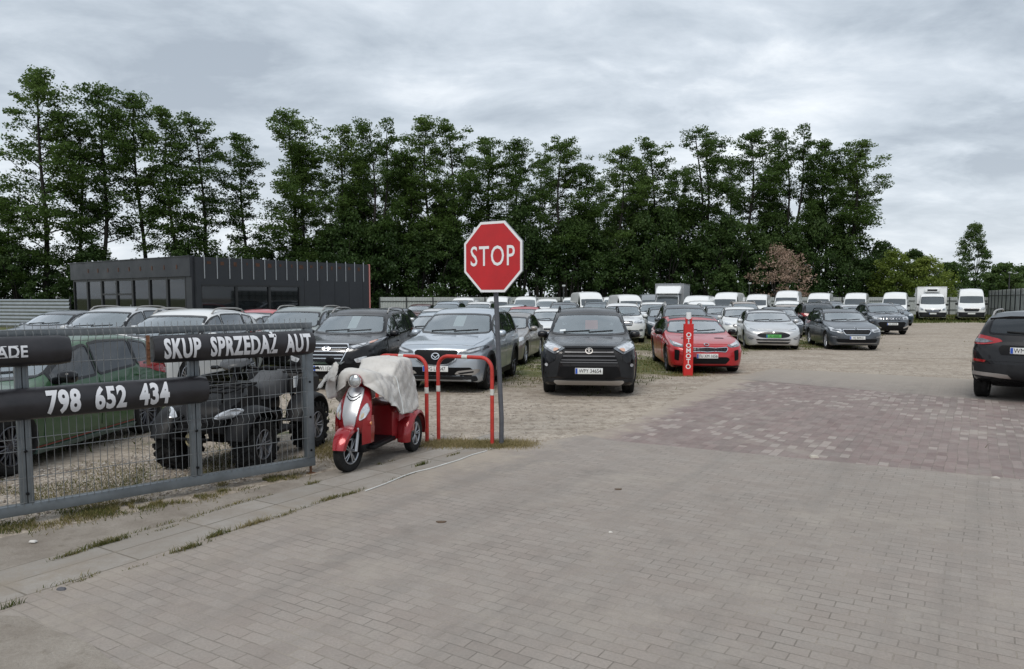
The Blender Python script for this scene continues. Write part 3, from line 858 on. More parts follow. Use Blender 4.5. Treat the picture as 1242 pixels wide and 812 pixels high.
def red_fastback():
    sh = fastback(4.83, 1.87, 1.40); r = empty('parked_car')
    common(r, sh, P_RED, key='fb', rim=M_DARKALLOY, mirror_mat=M_GLOSSBLK, roof_black=True)
    g = [(.49, .66), (.50, .62), (.45, .56), (.2, .575), (.0, .56)]
    g = g + [(-a, b) for a, b in g[-2::-1]] + [(-.2, .64), (0, .655), (.2, .64)]
    front_patch(r, sh, 'grille', g, M_GLOSSBLK, off=.01, r=.02)
    sh.patch('grille_frame', offs(rpoly(g, .02, 3), .012), 'front', M_CHROME, r, off=.014, thick=.012, grid=.3, ring=rpoly(g, .02, 3))
    for k in range(-5, 6):
        x = k*.085
        sh.patch('grille_rib', [(x-.012, .57), (x+.012, .57), (x+.012, .645), (x-.012, .645)], 'front', M_CLAD, r, off=.02, thick=.012, grid=.3)
    emblem_oval(r, sh, .715, .062, .028, kind='none', mat=M_CHROME)
    lamps(r, sh, [(.50, .70), (.56, .745), (.83, .835), (.86, .76), (.80, .685), (.58, .655)], M_LAMPD, inner=[(.58, .72), (.79, .79), (.80, .74), (.62, .69)])
    front_patch(r, sh, 'lower_intake', sym([(.48, .43), (.56, .38), (.46, .26)]), M_BLACK)
    lamps(r, sh, [(.66, .59), (.78, .61), (.78, .36), (.68, .33)], M_BLACK, name='side_vent')
    front_patch(r, sh, 'splitter', sym([(.80, .215), (.78, .185)]), M_BLACK, off=.02)
    for sx in (-.42, .42):
        sh.patch('bonnet_vent', rpoly([(sx-.12, .75), (sx+.12, .75), (sx+.10, .84), (sx-.10, .84)], .02, 2), 'top', M_BLACK, r, off=.012, thick=.004, grid=.3)
    plate(r, sh, 'FU XM 1656', .455)
    tail(r, sh, [(.45, .92), (.88, .93), (.88, .86), (.5, .86)])
    return r, sh
def silver_fastback():
    sh = fastback(4.97, 1.96, 1.445); r = empty('parked_car')
    common(r, sh, P_TES, key='fb2', rim=M_ALLOY, spokes=7, mirror_mat=P_TES, roof_black=True)
    front_patch(r, sh, 'nose_panel', [(.56*(abs(cos(a))**.8)*(1 if cos(a) > 0 else -1), .56+.115*sin(a)-.02*abs(cos(a))) for a in [2*pi*k/28 for k in range(28)]], M_GLOSSBLK, off=.008, r=.001)
    emblem_oval(r, sh, .645, .028, .03, kind='tri')
    lamps(r, sh, [(.48, .70), (.60, .77), (.86, .85), (.90, .77), (.74, .69)], M_LAMP, inner=[(.60, .73), (.80, .79), (.80, .75)], imat=M_LAMPD)
    front_patch(r, sh, 'lower_intake', sym([(.56, .405), (.62, .375), (.5, .35)]), M_BLACK)
    front_patch(r, sh, 'chrome_strip', sym([(.58, .345), (.6, .33)]), M_CHROME, off=.012, r=.004)
    front_patch(r, sh, 'lower_grille', sym([(.58, .30), (.5, .24)]), M_BLACK)
    lamps(r, sh, [(.66, .43), (.84, .49), (.86, .42), (.76, .37)], M_LAMPD, name='fog_light', inner=[(.70, .42), (.83, .46), (.83, .43)])
    plate(r, sh, '8C 482EE', .51, bg=M_PLATEG)
    tail(r, sh, [(.45, .95), (.90, .98), (.90, .88), (.5, .88)])
    return r, sh
def grey_estate():
    sh = estate(4.69, 1.81, 1.465); r = empty('parked_car')
    common(r, sh, P_DGREY, rails=M_BLACK, key='est', rim=M_ALLOY, mirror_mat=P_DGREY)
    g = sym([(.44, .735), (.47, .70), (.38, .575)])
    front_patch(r, sh, 'grille', g, M_GLOSSBLK, off=.01)
    sh.patch('grille_frame', offs(rpoly(g, .03, 3), .022), 'front', M_CHROME, r, off=.018, thick=.015, grid=.3, ring=rpoly(g, .03, 3))
    for k in range(-8, 9):
        x = k*.046
        sh.patch('grille_rib', [(x-.006, .59), (x+.006, .59), (x+.006, .715), (x-.006, .715)], 'front', M_CLAD, r, off=.02, thick=.012, grid=.3)
    emblem_oval(r, sh, .775, .042, .040, kind='none')
    lamps(r, sh, [(.50, .70), (.52, .775), (.86, .83), (.90, .75), (.82, .68), (.56, .65)], M_LAMP, inner=[(.55, .70), (.78, .77), (.80, .71), (.58, .67)], imat=M_LAMPD)
    front_patch(r, sh, 'lower_intake', sym([(.66, .42), (.70, .38), (.62, .29)]), M_BLACK)
    lamps(r, sh, [(.62, .50), (.84, .53), (.85, .475), (.66, .45)], M_LAMPD, name='fog_light', inner=[(.66, .485), (.8, .505), (.8, .485)])
    front_patch(r, sh, 'chrome_strip', sym([(.66, .275), (.7, .262)]), M_SILVER, off=.012, r=.004)
    plate(r, sh, 'WJ 809H1', .46)
    tail(r, sh, [(.52, .98), (.88, 1.0), (.88, .84), (.56, .86)])
    return r, sh
def grey_compact_suv():
    sh = suv(4.18, 1.775, 1.61, edge=.09, tumble=.24); r = empty('parked_suv')
    common(r, sh, P_MGREY, rails=M_SILVER, arch=M_BLACK, sill=M_BLACK, key='suv4', rim=M_ALLOY, mirror_mat=P_MGREY)
    g = sym([(.47, .90), (.46, .78), (.40, .735)])
    front_patch(r, sh, 'grille', g, M_BLACK, off=.008)
    for k in (-2.5, -1.5, -.5, .5, 1.5, 2.5):
        x = k*.15
        sh.patch('grille_bar', rpoly([(x-.05, .76), (x+.05, .76), (x+.05, .875), (x-.05, .875)], .015, 2), 'front', M_CHROME if abs(k) > .6 else M_CHROME, r, off=.02, thick=.02, grid=.3, ring=rpoly([(x-.035, .775), (x+.035, .775), (x+.035, .86), (x-.035, .86)], .01, 2))
    emblem_oval(r, sh, .82, .05, .052, kind='oval')
    lamps(r, sh, [(.50, .78), (.50, .89), (.82, .93), (.86, .84), (.80, .78)], M_LAMP, inner=[(.54, .80), (.54, .87), (.68, .885), (.70, .80)], imat=M_LAMPD)
    front_patch(r, sh, 'lower_intake', sym([(.58, .66), (.66, .60), (.58, .42)]), M_BLACK)
    front_patch(r, sh, 'lower_bumper', sym([(.80, .42), (.78, .27), (.5, .25)]), M_BLACK, off=.012)
    lamps(r, sh, [(.50, .37), (.78, .50), (.84, .50), (.80, .42), (.54, .325)], M_CHROME, name='bumper_trim', off=.02)
    plate(r, sh, 'WI 204HR', .555)
    tail(r, sh, [(.52, 1.06), (.86, 1.08), (.86, .94), (.56, .96)])
    return r, sh
def rear_suv():
    sh = suv(4.39, 1.806, 1.66, edge=.10, low=[(0,.5),(.03,.33),(.12,.24),(.6,.22),(3.55,.23),(3.95,.36),(4.25,.43),(4.36,.48),(4.39,.55)], tail_z=1.24, tail_x=.60, roof_r=3.62, tumble=.34, wr=.355); r = empty('parked_suv')
    P = P_BLACK
    common(r, sh, P, rails=M_SILVER, arch=M_CLAD, sill=M_CLAD, key='suv5', rim=M_ALLOY, glass_s=M_PRIV)
    tail_shape = [(.38, 1.105), (.44, 1.15), (.72, 1.215), (.88, 1.245), (.90, 1.06), (.70, 1.045), (.55, 1.06)]
    lamps(r, sh, tail_shape, M_TAIL, 'rear', 'tail_light', off=.014, inner=[(.52, 1.10), (.70, 1.15), (.82, 1.15), (.82, 1.085), (.66, 1.075)], imat=M_LAMPD)
    front_patch(r, sh, 'tailgate', sym([(.44, 1.10), (.60, 1.03), (.68, .90), (.64, .76)]), P, off=.012, axis='rear', r=.04)
    front_patch(r, sh, 'plate_recess', sym([(.40, 1.04), (.44, .98), (.40, .87)]), M_BLACK, off=.016, axis='rear')
    emblem_oval(r, sh, 1.115, .058, .05, axis='rear', kind='bar')
    b = front_patch(r, sh, 'lower_bumper', sym([(.88, .70), (.885, .54), (.80, .46), (.5, .45)]), M_CLAD, off=.02, axis='rear')
    for sx in (1, -1):
        p = [(sx*.28, .53), (sx*.82, .56), (sx*.84, .495), (sx*.22, .465)]
        front_patch(r, sh, 'skid_trim', p if sx > 0 else p[::-1], M_SILVER, off=.032, axis='rear', r=.01)
        p = [(sx*.62, .77), (sx*.84, .79), (sx*.84, .745), (sx*.64, .73)]
        front_patch(r, sh, 'reflector', p if sx > 0 else p[::-1], M_TAIL, off=.014, axis='rear', r=.01)
    p = [(.55, .905), (.33, .905), (.33, .925), (.55, .925)]
    p = [(-.60, .86), (-.40, .86), (-.40, .882), (-.60, .882)]
    k = plate(r, sh, None, .955, 'rear', off=.03)
    # registration visible at the frame edge
    vs, fs = text_mesh('WM 40', .115, sx=.82, bold=0, align='LEFT')
    y0 = max(v.co.y for v in k.data.vertices)
    mesh_obj('plate_lettering', [(.205-v.x, y0+.003, .955+v.z) for v in vs], fs, M_INK, k)
    # roof spoiler and rear wiper
    ks = sh.sect(sh.roof_r+.05)
    m = MB(); x = ks['we']-.03; y = sh.y(sh.roof_r); z = ks['ze']
    m.loft([[(-x, y-.10, z+.045), (-x, y+.28, z-.03), (-x, y+.27, z-.075), (-x, y+.10, z-.06)], [(-x*.5, y-.10, z+.078), (-x*.5, y+.32, z+.01), (-x*.5, y+.31, z-.04), (-x*.5, y+.10, z-.03)],
            [(x*.5, y-.10, z+.078), (x*.5, y+.32, z+.01), (x*.5, y+.31, z-.04), (x*.5, y+.10, z-.03)], [(x, y-.10, z+.045), (x, y+.28, z-.03), (x, y+.27, z-.075), (x, y+.10, z-.06)]])
    m.build('spoiler', M_GLOSSBLK, r, 40)
    sh.patch('rear_wiper', [(-.02, 1.24), (.34, 1.27), (.34, 1.285), (-.02, 1.265)], 'rear', M_BLACK, r, off=.02, thick=.015, grid=.4)
    return r, sh
def green_hatch():
    sh = hatch(4.10, 1.79, 1.44); r = empty('parked_car')
    common(r, sh, P_GREEN, key='hb', rim=M_DARKALLOY, spokes=8, mirror_mat=M_GLOSSBLK, glass_s=M_PRIV, roof_black=False)
    for sd in ('left', 'right'):
        sh.patch('side_skirt', rpoly([(1.15, .15), (3.02, .15), (3.0, .225), (1.15, .215)], .01, 2), sd, pmat('skirt_grey', (.11, .16, .145), .4), r, off=.03, thick=.03, grid=.4)
        sh.patch('red_stripe', [(1.15, .232), (3.0, .245), (3.0, .257), (1.15, .244)], sd, pmat('stripe_red', (.22, .04, .03), .5), r, off=.012, thick=.006, grid=.4)
    front_patch(r, sh, 'grille', sym([(.45, .62), (.5, .56), (.42, .50)]), M_BLACK)
    front_patch(r, sh, 'lower_intake', sym([(.6, .40), (.62, .3), (.5, .22)]), M_BLACK)
    lamps(r, sh, [(.48, .68), (.84, .80), (.86, .70), (.55, .62)], M_LAMP)
    tail(r, sh, [(.5, .98), (.86, 1.02), (.86, .80), (.58, .84)])
    sh.patch('quarter_lamp', rpoly([(3.78, .98), (3.98, .97), (4.05, .86), (3.86, .88)], .02, 2), 'left', M_TAIL, r, off=.012, thick=.012, grid=.2)
    return r, sh
def white_sedan():
    sh = sedan(4.57, 1.76, 1.45); r = empty('parked_car')
    common(r, sh, P_WHITE, key='sd', rim=M_ALLOY, seams=True)
    front_patch(r, sh, 'grille', sym([(.26, .72), (.30, .68), (.40, .27)]), M_GLOSSBLK, off=.01)
    bars_in(r, sh, (.56,), lambda z: .22, M_CHROME, .03)
    lamps(r, sh, [(.42, .64), (.84, .78), (.86, .70), (.66, .61)], M_LAMPD, inner=[(.5, .655), (.8, .74), (.8, .71)])
    lamps(r, sh, [(.54, .42), (.80, .46), (.78, .30), (.56, .28)], M_BLACK, name='side_vent')
    tail(r, sh, [(.4, .92), (.86, .94), (.86, .82), (.45, .82)])
    return r, sh
def plain_hatch():
    sh = hatch(4.25, 1.78, 1.47); r = empty('parked_car')
    common(r, sh, P_WHITE, key='hb2', rim=M_ALLOY, seams=False, handles=False)
    front_patch(r, sh, 'grille', sym([(.40, .72), (.44, .66), (.36, .58)]), M_GLOSSBLK, off=.01)
    front_patch(r, sh, 'lower_intake', sym([(.6, .42), (.64, .34), (.55, .25)]), M_BLACK)
    bars_in(r, sh, (.67,), lambda z: .40, M_CHROME, .02)
    lamps(r, sh, [(.46, .68), (.52, .76), (.84, .83), (.87, .74), (.70, .66)], M_LAMP, inner=[(.55, .69), (.76, .75), (.76, .7)], imat=M_LAMPD)
    plate(r, sh, None, .50, band=True)
    tail(r, sh, [(.5, .98), (.86, 1.02), (.86, .80), (.58, .84)])
    return r, sh
def plain_sedan():
    sh = sedan(4.6, 1.80, 1.45); r = empty('parked_car')
    common(r, sh, P_BRONZE, key='sd2', rim=M_ALLOY, seams=True)
    front_patch(r, sh, 'grille', sym([(.40, .70), (.45, .66), (.38, .52)]), M_GLOSSBLK, off=.01)
    bars_in(r, sh, (.66, .60, .55), lambda z: .38, M_CHROME, .014)
    front_patch(r, sh, 'lower_intake', sym([(.6, .40), (.64, .34), (.55, .25)]), M_BLACK)
    lamps(r, sh, [(.46, .66), (.52, .73), (.84, .80), (.87, .72), (.70, .64)], M_LAMP, inner=[(.55, .67), (.76, .73), (.76, .69)], imat=M_LAMPD)
    plate(r, sh, None, .46)
    tail(r, sh, [(.4, .92), (.86, .94), (.86, .82), (.45, .82)])
    return r, sh
def plain_suv():
    sh = suv(4.5, 1.84, 1.66); r = empty('parked_suv')
    common(r, sh, P_WHITE, rails=M_SILVER, arch=None, sill=M_BLACK, key='suv6', rim=M_ALLOY, seams=False, handles=False)
    front_patch(r, sh, 'grille', sym([(.36, .92), (.40, .86), (.34, .74)]), M_GLOSSBLK, off=.01)
    bars_in(r, sh, (.87, .80), lambda z: .36, M_CHROME, .02)
    front_patch(r, sh, 'lower_intake', sym([(.6, .56), (.66, .48), (.55, .34)]), M_BLACK)
    lamps(r, sh, [(.42, .84), (.46, .93), (.86, 1.0), (.88, .88), (.70, .82)], M_LAMP, inner=[(.5, .85), (.76, .91), (.76, .86)], imat=M_LAMPD)
    lamps(r, sh, [(.62, .58), (.80, .61), (.80, .52), (.66, .50)], M_LAMPD, name='fog_light')
    front_patch(r, sh, 'lower_bumper', sym([(.78, .34), (.6, .26)]), M_CLAD, off=.012)
    plate(r, sh, None, .62)
    tail(r, sh, [(.5, 1.10), (.9, 1.13), (.9, .95), (.55, .98)])
    return r, sh
def van_front(r, sh, H, dark=True):
    W = sh.W
    front_patch(r, sh, 'grille', sym([(.50, .95), (.56, .88), (.46, .72)]), M_GLOSSBLK, off=.012)
    bars_in(r, sh, (.86, .79), lambda z: .42, M_CLAD, .03)
    lamps(r, sh, [(.60, .84), (.62, .98), (.90, 1.10), (.94, .98), (.86, .84)], M_LAMP, inner=[(.66, .86), (.66, .95), (.80, 1.0), (.80, .88)], imat=M_LAMPD)
    front_patch(r, sh, 'lower_bumper', sym([(.98, .66), (.97, .34), (.8, .28)]), M_CLAD, off=.016)
    plate(r, sh, None, .56, off=.035)
def tall_van():
    sh = van(5.6, 2.03, 2.5); r = empty('delivery_van')
    common(r, sh, P_VAN, key='van', rim=M_DARKALLOY, seams=False, rear=False, mirror_mat=M_BLACK, handles=False, glass_f=glass('van_windscreen', (.34, .38, .40), .10), wipers=False)
    van_front(r, sh, 2.5)
    return r, sh
def low_van():
    sh = van(5.0, 1.95, 1.98); r = empty('delivery_van')
    common(r, sh, P_VAN, key='van2', rim=M_DARKALLOY, seams=False, rear=False, mirror_mat=M_BLACK, handles=False, glass_f=M_GLASS, wipers=False)
    van_front(r, sh, 2.0)
    return r, sh
def box_truck(fridge=True):
    """van cab with a box body behind it"""
    L = 2.35
    top = [(0,.70),(.03,.86),(.08,.98),(.2,1.08),(.55,1.24),(.72,1.31),(.85,1.40),(1.45,2.05),(1.62,2.16),(1.9,2.22),(2.2,2.22),(2.33,2.18),(2.35,2.1)]
    sh = Shell(L=L, W=2.02, top=top, low=[(0,.45),(.03,.3),(.12,.24),(.6,.24),(2.3,.3),(2.35,.34)], belt=[(0,.42),(.05,.72),(.2,.9),(.8,1.19),(1.5,1.22),(2.35,1.22)],
               axles=(.95,), cowl=.72, roof_f=1.42, roof_r=2.2, cabin_end=2.1, tail_z=None, tail_x=.7, panes=[(1.02, 1.85)], doors=[], rear_arch_cut=False, bonnet=(.2, .7), mirror_u=.42, wr=.34, ww=.22,
               rail=.2, tumble=.11, crown=.05, edge=.14, af=.42, nf=3., ar=.05, nr=5., wsdrop=.03).build()
    r = empty('box_truck')
    common(r, sh, P_VAN, key='trk', rim=M_DARKALLOY, seams=False, rear=False, mirror_mat=M_BLACK, handles=False, glass_f=glass('van_windscreen', (.34, .38, .40), .10), wipers=False, seats=False)
    front_patch(r, sh, 'grille', sym([(.60, .92), (.54, .80), (.40, .70)]), M_GLOSSBLK, off=.014)
    bars_in(r, sh, (.87, .78), lambda z: .46, M_CHROME, .02)
    emblem_oval(r, sh, .90, .07, .10, kind='none')
    lamps(r, sh, [(.66, .82), (.64, .92), (.88, 1.10), (.94, 1.0), (.88, .84)], M_LAMP, inner=[(.7, .86), (.7, .93), (.82, 1.0), (.82, .88)], imat=M_LAMPD)
    front_patch(r, sh, 'lower_bumper', sym([(.98, .68), (.97, .34), (.8, .28)]), M_CLAD, off=.016)
    plate(r, sh, None, .58, off=.035)
    y0 = sh.y(L)
    b = MB(); bx = 2.14 if fridge else 2.2; z1 = 2.78 if fridge else 2.98
    b.box((0, y0+.02+2.05, (z1+.72)/2), (bx, 4.1, z1-.72), bev=.03)
    b.build('cargo_box', P_VAN if fridge else [pmat('grey_tarpaulin', (.25, .26, .27), .7, vary=.12, bump=.2, bscale=5)], r, 40)
    f = MB()
    for sx in (-1, 1):
        for z in (.74, z1-.02):
            f.box((sx*(bx/2+.004), y0+2.07, z), (.03, 4.14, .07))
        for y in (y0+.03, y0+4.1):
            f.box((sx*(bx/2+.006), y, (z1+.72)/2), (.04, .07, z1-.72))
    f.box((0, y0+.01, z1-.02), (bx, .04, .07)); f.box((0, y0+2.0, .60), (.9, 4.3, .2))
    f.build('box_frame', M_ALLOY if not fridge else P_VAN, r, None)
    if fridge:
        u = MB(); u.box((0, y0-.16, 2.50), (1.15, .36, .30), bev=.05); u.build('cooling_unit', P_VAN, r, 40)
        g = MB(); g.box((0, y0-.345, 2.50), (.72, .02, .16)); g.build('cooling_grille', M_CLAD, r, None)
    else:
        d = MB(); rings = []
        for t, z, x in ((0, 2.24, .88), (.25, 2.40, .92), (.75, 2.72, .96), (1.05, 2.82, .96), (1.2, 2.8, .96)):
            y = y0-1.2+t
            rings.append([(-x, y, 2.2), (-x, y, z-.08), (-x+.1, y, z), (x-.1, y, z), (x, y, z-.08), (x, y, 2.2)])
        d.loft(rings); d.build('wind_deflector', P_VAN, r, 30)
    w = Shell(**dict(L=L, W=2.1, top=top, low=[(0,.3),(2.35,.3)], belt=[(0,.4),(2.35,1.2)], axles=(L+2.9,), cowl=.7, roof_f=1.4, roof_r=2, cabin_end=2, tail_z=None, tail_x=.7, panes=[], doors=[], wr=.34, ww=.22, mirror_u=.4))
    add_wheels(r, w, 'trk2', M_DARKALLOY, 5)
    return r, sh
# ------------------------------------------------------------------ world, sun
def make_world():
    w = bpy.data.worlds.new('World'); SC.world = w; w.use_nodes = True
    nt = w.node_tree
    for n in list(nt.nodes): nt.nodes.remove(n)
    out = N(nt, 'ShaderNodeOutputWorld'); bg = N(nt, 'ShaderNodeBackground')
    sky = N(nt, 'ShaderNodeTexSky'); sky.sky_type = 'NISHITA'; sky.sun_disc = False
    sky.sun_elevation = radians(52); sky.sun_rotation = radians(200); sky.dust_density = 2
    bgs = N(nt, 'ShaderNodeBackground'); bgs.inputs['Strength'].default_value = .07
    nt.links.new(sky.outputs[0], bgs.inputs[0])
    tc = N(nt, 'ShaderNodeTexCoord'); sep = N(nt, 'ShaderNodeSeparateXYZ')
    nt.links.new(tc.outputs['Generated'], sep.inputs[0])
    def mth(op, a, b=None, clamp=False):
        m = N(nt, 'ShaderNodeMath', operation=op); m.use_clamp = clamp
        for i, q in enumerate((a, b)):
            if q is None: continue
            if isinstance(q, (int, float)): m.inputs[i].default_value = q
            else: nt.links.new(q, m.inputs[i])
        return m.outputs[0]
    zc = mth('MAXIMUM', sep.outputs[2], 0.0)
    den = mth('ADD', zc, .24)
    px = mth('DIVIDE', sep.outputs[0], den); py = mth('DIVIDE', sep.outputs[1], den)
    comb = N(nt, 'ShaderNodeCombineXYZ'); nt.links.new(px, comb.inputs[0]); nt.links.new(py, comb.inputs[1])
    def fbm(scale, detail, rough, off, dist=0., sy=1.):
        mp = N(nt, 'ShaderNodeMapping'); mp.inputs['Location'].default_value = off; mp.inputs['Scale'].default_value = (1, sy, 1)
        nt.links.new(comb.outputs[0], mp.inputs[0])
        z = N(nt, 'ShaderNodeTexNoise'); z.inputs['Scale'].default_value = scale; z.inputs['Detail'].default_value = detail
        z.inputs['Roughness'].default_value = rough; z.inputs['Distortion'].default_value = dist
        nt.links.new(mp.outputs[0], z.inputs['Vector']); return z.outputs['Fac']
    big = fbm(.85, 8, .54, SKY_OFF1, .25, 1.2); fine = fbm(2.6, 9, .62, SKY_OFF2, .3, 1.5)
    mix = mth('ADD', mth('MULTIPLY', big, .60), mth('MULTIPLY', fine, .40))
    # separate cloud masses: (azimuth slope, height slope, width, depth, strength)
    gy = mth('MAXIMUM', sep.outputs[1], .05); us = mth('DIVIDE', sep.outputs[0], gy); vs_ = mth('DIVIDE', sep.outputs[2], gy)
    wob = fbm(2.6, 6, .6, (1.3, 4.1, 0), .4)
    wv = mth('SUBTRACT', wob, .5)
    us = mth('ADD', us, mth('MULTIPLY', wv, .42)); vs_ = mth('ADD', vs_, mth('MULTIPLY', wv, .20))
    for (cu, cv, a, b, k) in ((-.43, .275, .10, .030, -.07), (-.60, .36, .22, .035, -.03), (.63, .385, .16, .055, -.11), (.64, .215, .12, .035, -.11), (.49, .20, .05, .018, -.06), (.22, .245, .05, .012, -.04), (-.05, .36, .30, .03, -.035),
                              (.08, .27, .22, .022, .06), (.52, .145, .14, .018, .05), (-.62, .215, .08, .04, .05), (.30, .33, .12, .02, .05)):
        du = mth('DIVIDE', mth('SUBTRACT', us, cu), a); dv = mth('DIVIDE', mth('SUBTRACT', vs_, cv), b)
        r2 = mth('ADD', mth('MULTIPLY', du, du), mth('MULTIPLY', dv, dv))
        g = mth('DIVIDE', k, mth('ADD', 1., mth('MULTIPLY', r2, r2)))
        mix = mth('ADD', mix, mth('MULTIPLY', g, mth('GREATER_THAN', sep.outputs[1], .05)))
    rp = N(nt, 'ShaderNodeValToRGB'); nt.links.new(mix, rp.inputs[0])
    el = rp.color_ramp.elements
    el[0].position = .37; el[0].color = (.34, .39, .45, 1)
    el[1].position = .64; el[1].color = (.78, .82, .86, 1)
    e = el.new(.44); e.color = (.43, .485, .545, 1)
    e = el.new(.53); e.color = (.56, .615, .675, 1)
    # paler towards the horizon, as an overcast sky is
    hz = mth('POWER', mth('SUBTRACT', 1., zc, True), 7.)
    hzm = mth('MULTIPLY', hz, .42)
    mh = N(nt, 'ShaderNodeMix', data_type='RGBA'); nt.links.new(hzm, mh.inputs[0]); nt.links.new(rp.outputs[0], mh.inputs[6])
    mh.inputs[7].default_value = (.74, .77, .80, 1)
    nt.links.new(mh.outputs[2], bg.inputs[0]); bg.inputs['Strength'].default_value = SKY_STR
    ms = N(nt, 'ShaderNodeMixShader'); ms.inputs[0].default_value = .90
    nt.links.new(bgs.outputs[0], ms.inputs[1]); nt.links.new(bg.outputs[0], ms.inputs[2])
    nt.links.new(ms.outputs[0], out.inputs[0])
    sd = bpy.data.lights.new('sun', 'SUN'); sd.energy = SUN_E; sd.angle = radians(30); sd.color = (1, .96, .90)
    so = bpy.data.objects.new('sun', sd); COL.objects.link(so)
    # light from high behind and left of the camera
    az, elv = radians(200), radians(52)
    d = Vector((sin(az)*cos(elv), cos(az)*cos(elv), sin(elv)))
    so.rotation_euler = (-d).to_track_quat('-Z', 'Y').to_euler(); so.location = d*40
SKY_OFF1, SKY_OFF2, SKY_STR, SUN_E = (5.9206, 5.5197, 0), (5.4081, -5.5182, 0), 1.10, 1.5

def make_camera():
    cd = bpy.data.cameras.new('camera'); cd.sensor_width = 36; cd.lens = 36*FPX/1242
    cd.shift_x = 0; cd.shift_y = (PPY-406)/1242
    cd.clip_start = .05; cd.clip_end = 3000
    co = bpy.data.objects.new('camera', cd); COL.objects.link(co)
    co.location = (0, 0, CAM_H); co.rotation_euler = (pi/2-PITCH, 0, 0)
    SC.camera = co

# ------------------------------------------------------------------ ground
ST = Vector((-.31, 9.05, 0)); SA = radians(58)          # street frame: x across, y along the drive
SV = Vector((cos(SA), sin(SA), 0)); SU = Vector((sin(SA), -cos(SA), 0))
def st(u, v, z=0): return ST + SU*u + SV*v + Vector((0, 0, z))
def to_st(p):
    r = Vector((p[0], p[1], 0))-ST
    return r.dot(SU), r.dot(SV)
LANE = [(-30, 15.5), (-8, 15.5), (-4.5, 14.8), (-1, 14.6), (2.6, 14.6), (5.2, 18.2), (8.6, 26.2), (12.8, 27.0), (19.3, 38.2), (27, 54), (60, 55.5), (90, 57)]
def lane_y(x):
    for (x0, y0), (x1, y1) in zip(LANE, LANE[1:]):
        if x0 <= x <= x1: return y0+(y1-y0)*(x-x0)/(x1-x0)
    return 15.5 if x < 0 else 62
def grassiness(x, y):
    d = y-lane_y(x)
    g = .5+.5*math.tanh(d/1.0)
    n = noise.noise(Vector((x*.22, y*.22, 3.))); n2 = noise.noise(Vector((x*.6, y*.6, 9.)))
    v = .09+g*(.56+.3*n+.15*n2)
    if y > 57 + 1.2*noise.noise(Vector((x*.3, 0, 1))): v = max(v, .95)
    # strip behind the gate and in the left parking row
    if x < -2 and y > 7.0: v = max(v, .42+.3*n2+.2*n)
    return max(0, min(1, v))

def ramp(nt, src, stops):
    r = N(nt, 'ShaderNodeValToRGB'); nt.links.new(src, r.inputs[0])
    el = r.color_ramp.elements
    el[0].position, el[0].color = stops[0][0], (*stops[0][1], 1)
    el[1].position, el[1].color = stops[-1][0], (*stops[-1][1], 1)
    for p, c in stops[1:-1]:
        e = el.new(p); e.color = (*c, 1)
    return r.outputs[0]
def nz(nt, vec, scale, detail=4, rough=.6, out='Fac', typ='ShaderNodeTexNoise', dist=0.):
    n = N(nt, typ); n.inputs['Scale'].default_value = scale
    if typ == 'ShaderNodeTexNoise':
        n.inputs['Detail'].default_value = detail; n.inputs['Roughness'].default_value = rough; n.inputs['Distortion'].default_value = dist
    nt.links.new(vec, n.inputs['Vector']); return n.outputs[out]
def mixc(nt, fac, a, b, mode='MIX'):
    m = N(nt, 'ShaderNodeMix', data_type='RGBA'); m.blend_type = mode
    for i, q in ((0, fac), (6, a), (7, b)):
        if isinstance(q, (int, float)): m.inputs[i].default_value = q
        elif isinstance(q, tuple): m.inputs[i].default_value = (*q, 1)
        else: nt.links.new(q, m.inputs[i])
    return m.outputs[2]
def mmath(nt, op, a, b=None, c=None, clamp=False):
    m = N(nt, 'ShaderNodeMath', operation=op); m.use_clamp = clamp
    for i, q in enumerate((a, b, c)):
        if q is None: continue
        if isinstance(q, (int, float)): m.inputs[i].default_value = q
        else: nt.links.new(q, m.inputs[i])
    return m.outputs[0]
def mrange(nt, v, a, b, c=0., d=1.):
    m = N(nt, 'ShaderNodeMapRange'); nt.links.new(v, m.inputs[0])
    for i, q in enumerate((a, b, c, d)): m.inputs[i+1].default_value = q
    return m.outputs[0]
def finish(nt, out, col, rough=.9, h=None, strength=.5, dist=.02, spec=.3):
    p = N(nt, 'ShaderNodeBsdfPrincipled'); p.inputs['Specular IOR Level'].default_value = spec
    if isinstance(rough, float): p.inputs['Roughness'].default_value = rough
    else: nt.links.new(rough, p.inputs['Roughness'])
    nt.links.new(col, p.inputs['Base Color'])
    if h is not None:
        b = N(nt, 'ShaderNodeBump'); b.inputs['Strength'].default_value = strength; b.inputs['Distance'].default_value = dist
        nt.links.new(h, b.inputs['Height']); nt.links.new(b.outputs[0], p.inputs['Normal'])
    nt.links.new(p.outputs[0], out.inputs[0])

